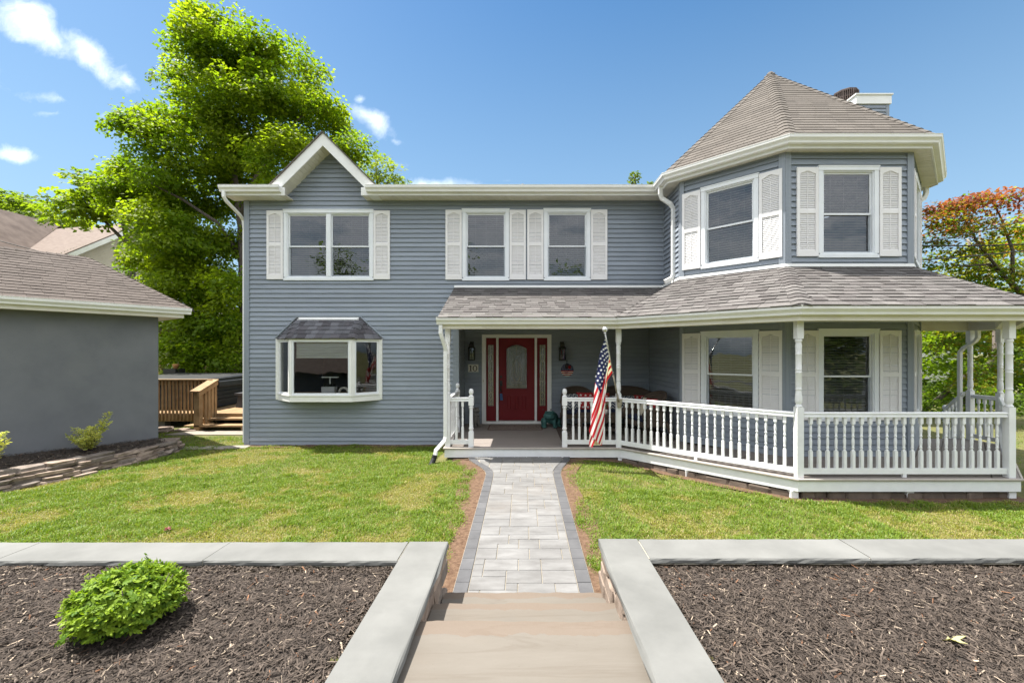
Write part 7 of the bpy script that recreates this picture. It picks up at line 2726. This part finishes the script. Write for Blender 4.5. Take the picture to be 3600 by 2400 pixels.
def euonymus(base, stems, label, seed):
    t = thing('variegated_shrub', label, 'shrub', base, 'variegated shrubs against the garage')
    g = np.random.default_rng(seed)
    m = MB()
    pos, nrm, tip, sz = [], [], [], []
    for (dx, dy, h) in stems:
        b = np.array(base); e = b + np.array([dx, dy, h])
        pts = [b + (e - b) * f + np.array([0, 0, .05 * math.sin(f * 3.1)]) for f in np.linspace(0, 1, 6)]
        m.tube([tuple(p) for p in pts], [.007, .006, .005, .004, .003, .002], 5)
        n = int(26 + 70 * h)
        for k in range(n):
            f = .08 + .92 * k / n
            i = min(4, int(f * 5)); p = pts[i] + (pts[i + 1] - pts[i]) * (f * 5 - i)
            a = k * 2.4
            ax = (e - b) / np.linalg.norm(e - b)
            o_ = np.array([math.cos(a), math.sin(a), .35]) + ax * .6
            sp = .02 + .05 * (1 - f) * g.random()
            pos.append(p + o_ * sp); tip.append(o_ + g.normal(0, .2, 3)); nrm.append(np.array([0, 0, 1.0]) - o_ * .25 + g.normal(0, .3, 3)); sz.append(g.uniform(.05, .075))
    m.build('stems', M['bark'], t)
    pos, nrm, tip, sz = map(np.array, (pos, nrm, tip, sz))
    fr = orient(nrm, tip)
    N = len(pos)
    V, T, C = scatter(OVAL_V, OVAL_F, pos, fr, sz, np.array([[.80, .76, .28]]) * g.uniform(.7, 1.15, (N, 1)))
    o = objm('leaf_margins', fast_mesh('leaf_margins', V, T, M['shrubleaf'], C), t); o['kind'] = 'stuff'
    V, T, C = scatter([(x * .55, .12 + y * .72, z + .05) for x, y, z in OVAL_V], OVAL_F, pos, fr, sz, np.array([[.27, .33, .085]]) * g.uniform(.7, 1.3, (N, 1)))
    o = objm('leaf_centres', fast_mesh('leaf_centres', V, T, M['shrubleaf'], C), t); o['kind'] = 'stuff'


e0 = W(308, 1592, 8.05)
euonymus((e0.x, e0.y, -.07), [(.34, .05, .70), (.36, .02, .52), (.22, .08, .55), (.12, -.05, .46), (.02, .05, .44), (-.10, .0, .38), (-.26, .03, .42), (-.32, -.03, .30), (.26, -.08, .34), (-.16, -.1, .22), (.10, -.14, .26), (.0, -.12, .20), (.18, .1, .40), (-.05, .1, .3), (.05, -.05, .35), (.2, -.02, .25)],
         'yellow-edged leafy shrub growing in the bed against the middle of the garage wall', 3)
e1 = W(-42, 1632, 6.7)
euonymus((e1.x, e1.y, .0), [(.22, .0, .52), (.24, .02, .38), (.1, .0, .4), (.0, .0, .5), (-.1, .05, .4), (.2, -.05, .25), (-.2, 0, .3)], 'yellow-edged shrub cut by the left edge of the view beside the garage', 4)

# ================================================================== BACK DECK AND HOT TUB
dk = thing('wooden_deck', 'weathered pine deck with railing and two steps between the garage and the house', 'deck', (-8.3, 12.2, -.3))
def dbox(name, *a, mat='wood', parent=None): return MB().box(*a).build(name, M[mat], parent or dk)
DZ = .078
for k in range(24):
    x = -12.1 + k * .245
    if x > -6.4:
        break
    dbox('deck_board', x, x + .238, 12.2, 16.4, DZ - .03, DZ)
dbox('rim_joist', -12.1, -8.62, 12.17, 12.20, -.14, .062)
dbox('rim_joist', -8.60, -6.5, 12.17, 12.20, -.10, DZ - .002)
dbox('step_tread', -8.72, -6.4, 11.83, 12.16, -.055, -.015)
dbox('step_tread', -8.86, -6.4, 11.50, 11.82, -.185, -.148)
for x in (-8.60, -7.4, -6.5):
    MB().prism([(x, 11.55, -.31), (x, 12.16, -.31), (x, 12.16, -.056), (x, 11.84, -.056), (x, 11.82, -.186), (x, 11.55, -.186)], (.04, 0, 0)).build('stringer', M['wood'], dk)
dbox('top_rail', -12.1, -8.55, 12.10, 12.25, .985, 1.022)
dbox('rail_apron', -12.1, -8.62, 12.19, 12.23, .86, .985)
x = -11.9
while x < -8.7:
    MB().hexa([(x, 12.13, -.12), (x + .038, 12.13, -.12), (x + .038, 12.168, -.12), (x, 12.168, -.12)], [(x + rnd.uniform(-.012, .012), 12.13, .985), (x + .038, 12.13, .985), (x + .038, 12.168, .985), (x, 12.168, .985)]).build('rail_slat', M['wood'], dk)
    x += .1015
dbox('stair_post', -8.60, -8.46, 11.50, 11.64, -.34, .71)
for k in range(4):
    dbox('rail_slat', -8.50, -8.46, 11.72 + k * .125, 11.80 + k * .125, -.2, .74 + k * .06)
dbox('rail_post', -8.60, -8.50, 12.05, 12.15, -.2, .985)
MB().hexa([(-8.66, 11.44, .72), (-8.40, 11.44, .72), (-8.40, 12.16, .985), (-8.66, 12.16, .985)], [(-8.66, 11.44, .755), (-8.40, 11.44, .755), (-8.40, 12.16, 1.02), (-8.66, 12.16, 1.02)]).build('stair_rail', M['wood'], dk)
MB().hexa([(-8.46, 11.44, .60), (-8.42, 11.44, .60), (-8.42, 12.16, .87), (-8.46, 12.16, .87)], [(-8.46, 11.44, .719), (-8.42, 11.44, .719), (-8.42, 12.16, .984), (-8.46, 12.16, .984)]).build('stair_rail', M['wood'], dk)
dbox('stair_post', -7.30, -7.18, 11.9, 12.02, -.3, .45)
for x in (-10.4, -9.3):
    MB().box(x, x + .40, 12.3, 12.5, -.33, -.14).build('concrete_block', M['concrete'], dk)
tub = thing('hot_tub', 'black hot tub with a folded vinyl cover standing on the wooden deck', 'hot tub', (-10.3, 13.9, DZ))
MB().prism([(-11.6, 12.85, DZ + .04), (-9.2, 12.85, DZ + .04), (-9.42, 15.1, DZ + .04), (-11.8, 15.1, DZ + .04)], (0, 0, .72)).build('cabinet', M['tub'], tub)
for k in range(5):
    z = DZ + .16 + k * .12
    MB().loft([[(-9.2 + .001, 12.86, z), (-9.17, 12.86, z + .004), (-9.17, 12.86, z + .105), (-9.199, 12.86, z + .109)], [(-9.419, 15.09, z), (-9.39, 15.09, z + .004), (-9.39, 15.09, z + .105), (-9.418, 15.09, z + .109)]]).build('cabinet_panel', M['tub'], tub)
MB().loft([[(-11.68, 12.80, .80), (-9.14, 12.80, .80), (-9.36, 15.15, .80), (-11.88, 15.15, .80)], [(-11.69, 12.79, .98), (-9.13, 12.79, .97), (-9.35, 15.16, 1.0), (-11.88, 15.16, 1.0)], [(-11.6, 12.88, 1.01), (-9.22, 12.88, 1.0), (-9.44, 15.08, 1.06), (-11.8, 15.08, 1.06)]]).build('cover', M['cover'], tub)
MB().loft([[(-9.12, 13.2, .72), (-9.10, 13.2, .74), (-9.10, 13.2, .88), (-9.13, 13.2, .90)], [(-9.30, 15.1, .70), (-9.27, 15.1, .72), (-9.27, 15.1, .88), (-9.31, 15.1, .90)]]).build('cover_fold', M['cover'], tub)
MB().box(-9.19, -9.15, 12.98, 13.16, .60, .68).build('control_panel', M['cream'], tub)
m = MB()
for k in range(9):
    x = -10.46 + k * .036
    m.box(x, x + .022, 12.783, 12.79, .885 + (.0 if k % 3 else .0), .915 + (.008 if k in (0, 6) else 0))
m.build('badge', M['steel'], tub)
bs = thing('tub_step', 'dark grey plastic step unit beside the hot tub', 'step unit', (-8.6, 13.6, DZ))
MB().hexa([(-8.78, 13.45, DZ), (-8.0, 13.45, DZ), (-8.0, 14.0, DZ), (-8.78, 14.0, DZ)], [(-8.72, 13.48, .45), (-8.2, 13.48, .45), (-8.2, 14.0, .45), (-8.72, 14.0, .45)]).build('riser', M['greyplastic'], bs)
MB().box(-8.80, -8.0, 13.42, 14.0, .45, .52).build('tread', M['greyplastic'], bs)
# pad, stepping stones
m = MB(); m.hexa([(-8.95, 10.98, -.318), (-6.3, 10.98, -.318), (-6.3, 11.55, -.318), (-8.60, 11.55, -.318)], [(-8.95, 10.98, -.285), (-6.3, 10.98, -.285), (-6.3, 11.55, -.285), (-8.60, 11.55, -.285)])
m.build('concrete_pad', M['concrete'], None, label='concrete pad at the foot of the deck steps', cat='paving slab')
for i, (px, py, w_, d_) in enumerate(((720, 1573, 1.0, .30), (830, 1570, .5, .26), (600, 1578, .5, .2))):
    D_ = (CAMZ + .285) / (py - CY) * F
    p = W(px, py, D_)
    stone('stepping_stone', r7, Vector((p.x, p.y, -.30)), (w_, d_, .05), .05, M['concrete'], None, .01, .12, .2)
    o = bpy.context.scene.objects[-1] if False else None
for o, lab in zip([o for o in COL.objects if o.name.startswith('stepping_stone')], ('long flat stepping stone in the grass by the house corner', 'stepping stone next to the grey corner board', 'flat stepping stone near the end of the stone edging')):
    tag(o, lab, 'stepping stone')
for i, (px, py, w_) in enumerate(((575, 1505, .35), (570, 1515, .4), (660, 1510, .55))):
    D_ = (CAMZ + .27) / (py - CY) * F
    p = W(px, py, D_)
    stone('loose_flagstone', r7, Vector((p.x, p.y, -.27)), (w_, .3, .05), .1, M['stone'], None, .05, .12, .2)
for o, lab in zip([o for o in COL.objects if o.name.startswith('loose_flagstone')], ('loose flat stone beside the concrete block under the deck', 'lower flat stone lying on the grass by the garage corner', 'flat stone lying under the deck rail near the stair post')):
    tag(o, lab, 'stone')
# potted things at the back of the yard
pt_ = thing('terracotta_pot', 'orange terracotta pot on a dark stand behind the hot tub', 'pot', W(618, 1300, 15.4))
c = W(618, 1296, 15.4)
MB().lathe([(.06, 0), (.09, .12), (.105, .145), (.105, .165), (.085, .165)], c[:], 14).build('pot', M['terracotta'], pt_)
st_ = thing('black_stand', 'dark metal stand under the terracotta pot', 'stand', (c.x, c.y, -.3))
MB().box(c.x - .28, c.x + .14, c.y - .2, c.y + .25, c.z - .22, c.z - .002).build('top', M['blackplastic'], st_)
MB().box(c.x - .24, c.x + .1, c.y - .16, c.y + .2, -.3, c.z - .22).build('base', M['blackplastic'], st_)
sd = thing('garden_shed', 'shadowy open timber shelter behind the shrubs on the left', 'shed', (c.x - .3, 19.0, -.3))
q0 = W(560, 1230, 18.5)
MB().box(q0.x - 1.0, q0.x - .85, 18.4, 18.55, -.3, 2.6).build('post', M['wood'], sd)
MB().box(q0.x + .0, q0.x + .15, 18.4, 18.55, -.3, 2.6).build('post', M['wood'], sd)
MB().box(q0.x + 2.0, q0.x + 2.12, 18.4, 18.55, -.3, 2.6).build('post', M['wood'], sd)
MB().box(q0.x - 1.2, q0.x + 2.3, 18.2, 21.0, 2.6, 2.75).build('roof', M['nroofdark'], sd)
MB().box(q0.x - 1.0, q0.x + 2.12, 20.8, 20.9, -.3, 2.6).build('wall', M['nroofdark'], sd)
lt = thing('lattice_panel', 'diagonal wooden lattice panel behind the hot tub', 'lattice', W(706, 1310, 16.9))
c = W(706, 1312, 16.9)
for k in range(-4, 5):
    for s_ in (-1, 1):
        x = c.x + k * .09
        MB().prism([(x - .2 * s_ - .012, 16.9 + .01 * s_, c.z - .25), (x - .2 * s_ + .012, 16.9 + .01 * s_, c.z - .25), (x + .2 * s_ + .012, 16.9 + .01 * s_, c.z + .15), (x + .2 * s_ - .012, 16.9 + .01 * s_, c.z + .15)], (0, .009, 0)).build('lattice_strip', M['wood'], lt)

# ================================================================== NEIGHBOUR HOUSES
nh = thing('neighbour_house', 'beige clapboard house with brown gabled roofs beyond the garage', 'house', (-30, 31, -.3))
ta = .22
NU = Vector((ta, 1, 0)).normalized()
NO = Vector((-29.6, 28.1, 0))
NF = Fr(NO, NU, (-NU.y, NU.x, 0))          # gable wall seen from the right front; u runs away from the viewer
Lg = 9.4
m = MB(NF)
m.prism([(0, .02, -.3), (Lg, .02, -.3), (Lg, .02, 8.0), (Lg / 2, .02, 11.2), (0, .02, 8.0)], (0, .3, 0))
nw = m.build('wall', M['beige'], nh)
m = MB(NF)
z = 4.0
while z < 11.1:
    hw = Lg / 2 if z < 8 else (11.2 - z) / 3.2 * Lg / 2
    if hw > .1:
        m.hexa([(Lg / 2 - hw, -.015, z), (Lg / 2 + hw, -.015, z), (Lg / 2 + hw, .015, z), (Lg / 2 - hw, .015, z)], [(Lg / 2 - hw, 0.0, z + .108), (Lg / 2 + hw, 0.0, z + .108), (Lg / 2 + hw, .015, z + .108), (Lg / 2 - hw, .015, z + .108)])
    z += .11
m.build('siding', M['beige'], nw, kind='stuff')
def nq(u, d, z): return NF(u, d, z)
ov = .5
r_l = [nq(-.35, -ov, 7.78), nq(Lg / 2, -ov, 11.42), nq(Lg / 2, 14, 11.42), nq(-.35, 14, 7.78)]
slab('roof', [r_l], M['nroof'], nh, .12)
slab('roof', [[nq(Lg + .35, -ov, 7.78), nq(Lg / 2, -ov, 11.42), nq(Lg / 2, 14, 11.42), nq(Lg + .35, 14, 7.78)]], M['nroof'], nh, .12)
for (a, b) in ((-.40, Lg / 2), (Lg + .40, Lg / 2)):
    MB(NF).prism([(a, -ov - .03, 7.66), (b, -ov - .03, 11.32), (b, -ov - .03, 10.98), (a, -ov - .03, 7.32)], (0, .06, 0)).build('rake_board', M['white'], nh)
for (u, zz, w_, h_) in ((5.05, 8.95, 1.0, 1.5), (5.35, 5.35, 1.0, 1.5), (2.0, 2.0, 1.0, 1.5), (7.6, 5.35, 1.0, 1.5)):
    m = MB(NF)
    m.box(u - .09, u, -.05, .02, zz - .09, zz + h_ + .09); m.box(u + w_, u + w_ + .09, -.05, .02, zz - .09, zz + h_ + .09)
    m.box(u, u + w_, -.05, .02, zz - .09, zz); m.box(u, u + w_, -.05, .02, zz + h_, zz + h_ + .09)
    m.box(u, u + w_, -.035, .0, zz + h_ / 2 - .03, zz + h_ / 2 + .03)
    wo_ = m.build('window', M['white'], nh)
    MB(NF).box(u, u + w_, -.022, -.016, zz, zz + h_).build('pane', pmat('far_glass', (.02, .03, .045), (.03, .04, .06), rough=.08, spec=.8) if u < 5.2 and zz > 8 else bpy.data.materials['far_glass'], wo_)
MB(NF).box(4.2, 4.55, -.3, 0, 9.25, 9.42).build('floodlight', M['white'], nh)
# cross wing whose darker slope meets the main roof in a valley
_pn = (r_l[1] - r_l[0]).cross(r_l[2] - r_l[0])


def on_roof(px, py):
    d = W(px, py, 1.0) - Vector((0, 0, CAMZ)); c0 = Vector((0, 0, CAMZ))
    return c0 + d * ((r_l[0] - c0).dot(_pn) / d.dot(_pn))


rdg_a, v1 = on_roof(214, 793), on_roof(96, 880)
rdg_b = W(-160, 693, rdg_a.y - 6.5)
low_b = W(-160, 905, v1.y - 4.5)
slab('roof', [[v1, rdg_a + Vector((0, 0, .05)), rdg_b, low_b]], M['nroofdark'], nh, .12)
slab('roof', [[rdg_a, rdg_b, rdg_b + Vector((-6, 1, -4)), rdg_a + Vector((-6, 6, -4))]], M['nroofdark'], nh, .12)
m = MB(); m.hexa([low_b - Vector((0, 0, 9)), v1 - Vector((0, 0, 9)), v1 + Vector((-9, 3, -9)), low_b + Vector((-9, 3, -9))], [low_b - Vector((0, 0, .15)), v1 - Vector((0, 0, .15)), v1 + Vector((-9, 3, -.2)), low_b + Vector((-9, 3, -.2))]); m.build('wall', M['beige'], nh)
# low pale wing showing between garage and maple
nb = thing('neighbour_house', 'low beige siding wall with a white window glimpsed under the maple', 'house', W(620, 1150, 27))
q = W(610, 1140, 27.5)
m = MB(); m.box(q.x - 3, q.x + 2.4, 27.5, 31, -.3, 4.6); m.build('wall', M['beige'], nb)
m = MB(); m.box(q.x - 3.3, q.x + 2.7, 27.2, 31.3, 4.6, 4.75); m.build('roof', M['nroof'], nb)
m = MB(); m.box(q.x + .1, q.x + .9, 27.45, 27.49, 2.2, 3.5); wo_ = m.build('window', M['white'], nb)
MB().box(q.x + .18, q.x + .82, 27.43, 27.449, 2.28, 3.42).build('pane', bpy.data.materials['far_glass'], wo_)
# pale house through the shrubs on the right
nr = thing('neighbour_house', 'white clapboard house glimpsed through the shrubs on the right', 'house', W(3340, 1240, 26))
q = W(3320, 1240, 26)
m = MB(); m.box(q.x - 3.0, q.x + 1.2, 26, 34, -.3, 3.1); nrw = m.build('wall', M['whitepaint'], nr)
m = MB()
for k in range(26):
    z = .2 + k * .11
    m.hexa([(q.x - 3.0, 25.98, z), (q.x + 1.2, 25.98, z), (q.x + 1.2, 26.0, z), (q.x - 3.0, 26.0, z)], [(q.x - 3.0, 25.995, z + .108), (q.x + 1.2, 25.995, z + .108), (q.x + 1.2, 26.0, z + .108), (q.x - 3.0, 26.0, z + .108)])
m.build('siding', M['whitepaint'], nrw, kind='stuff')
m = MB(); m.hexa([(q.x - 3.3, 25.6, 3.1), (q.x + 1.5, 25.6, 3.1), (q.x + 1.5, 34.3, 3.1), (q.x - 3.3, 34.3, 3.1)], [(q.x - 3.3, 29.5, 4.9), (q.x + 1.5, 29.5, 4.9), (q.x + 1.5, 30.5, 4.9), (q.x - 3.3, 30.5, 4.9)]); m.build('roof', M['nroofdark'], nr)

# ================================================================== CABLES
def cable(pts, r, label):
    P = [Vector(p) for p in pts]
    path = []
    n = 24
    for i in range(n + 1):
        t = i / n
        p = P[0].lerp(P[1], t); p.z -= 4 * P[2].x * t * (1 - t) if len(P) > 2 else 0
        path.append(p)
    MB().tube(path, r, 6).build('power_cable', M['blackplastic'], None, label=label, cat='cable', group=None)


cable([W(3180, 865, 11.5), W(3900, 690, 10.5), (.10, 0, 0)], .011, 'uppermost thin cable crossing the red maple leaves')
cable([W(3180, 862, 11.8), W(3900, 838, 10.8), (.08, 0, 0)], .017, 'thick nearly level cable in front of the maple')
cable([W(3180, 918, 11.2), W(3900, 840, 10.2), (.06, 0, 0)], .015, 'lowest cable sloping across the maple beside the turret')
cable([W(-100, 820, 21), W(640, 995, 24), (.12, 0, 0)], .022, 'black service cable in front of the beige neighbour house')

# ================================================================== ACROSS THE STREET (seen mirrored in the windows)
wd = thing('street_trees', 'line of leafy trees across the street, mirrored in the window panes', None, (0, -26, -.3), None, 'stuff')
bl = []
for i in range(11):
    x = -34 + i * 6.4 + rt.uniform(-1.5, 1.5)
    hgt = [19, 12, 17, 11, 21, 10, 15, 20, 12, 17, 13][i]
    y = -27 - rt.uniform(0, 6)
    bl += [(x, y, hgt * .62 - 2, 3.0, 2.4, hgt * .36), (x + 1.4, y, hgt * .42 - 2, 2.8, 2.2, hgt * .25), (x - 1.7, y + .5, hgt * .36 - 2, 2.6, 2.2, hgt * .26), (x + 3, y + 2, -.6, 2.6, 1.6, 1.9), (x, y + 2, -.8, 2.4, 1.6, 1.6)]
crown('foliage', bl, 40, .45, ((.05, .095, .012), (.12, .17, .016)), wd, 14, clump=1.5, cap=70000, dens=6, flat=3)
m = MB(); m.hexa([(-60, -19, -2.47), (60, -19, -2.47), (60, -10.5, -2.47), (-60, -10.5, -2.47)], [(-60, -19, -2.44), (60, -19, -2.44), (60, -10.5, -2.44), (-60, -10.5, -2.44)]); m.build('street', M['asphalt'], None, kind='structure', label='asphalt street behind the viewpoint')
hs_ = thing('street_house', 'brown-roofed house across the street, mirrored in the bay window', 'house', (-14, -15, -2.5))
MB().box(-24, -6, -20, -13.4, -2.6, .35).build('wall', M['stucco'], hs_)
m = MB(); m.hexa([(-24.5, -20.5, .3), (-5.5, -20.5, .3), (-5.5, -13.0, .3), (-24.5, -13.0, .3)], [(-22.5, -16.9, 2.9), (-7.5, -16.9, 2.9), (-7.5, -16.6, 2.9), (-22.5, -16.6, 2.9)]); m.build('roof', M['nroof'], hs_)
m = MB()
for (x, y, z, *_) in bl[::5]:
    m.tube([(x, y, -2.6), (x, y, z)], [.25, .12], 7)
m.build('trunks', M['bark'], wd)
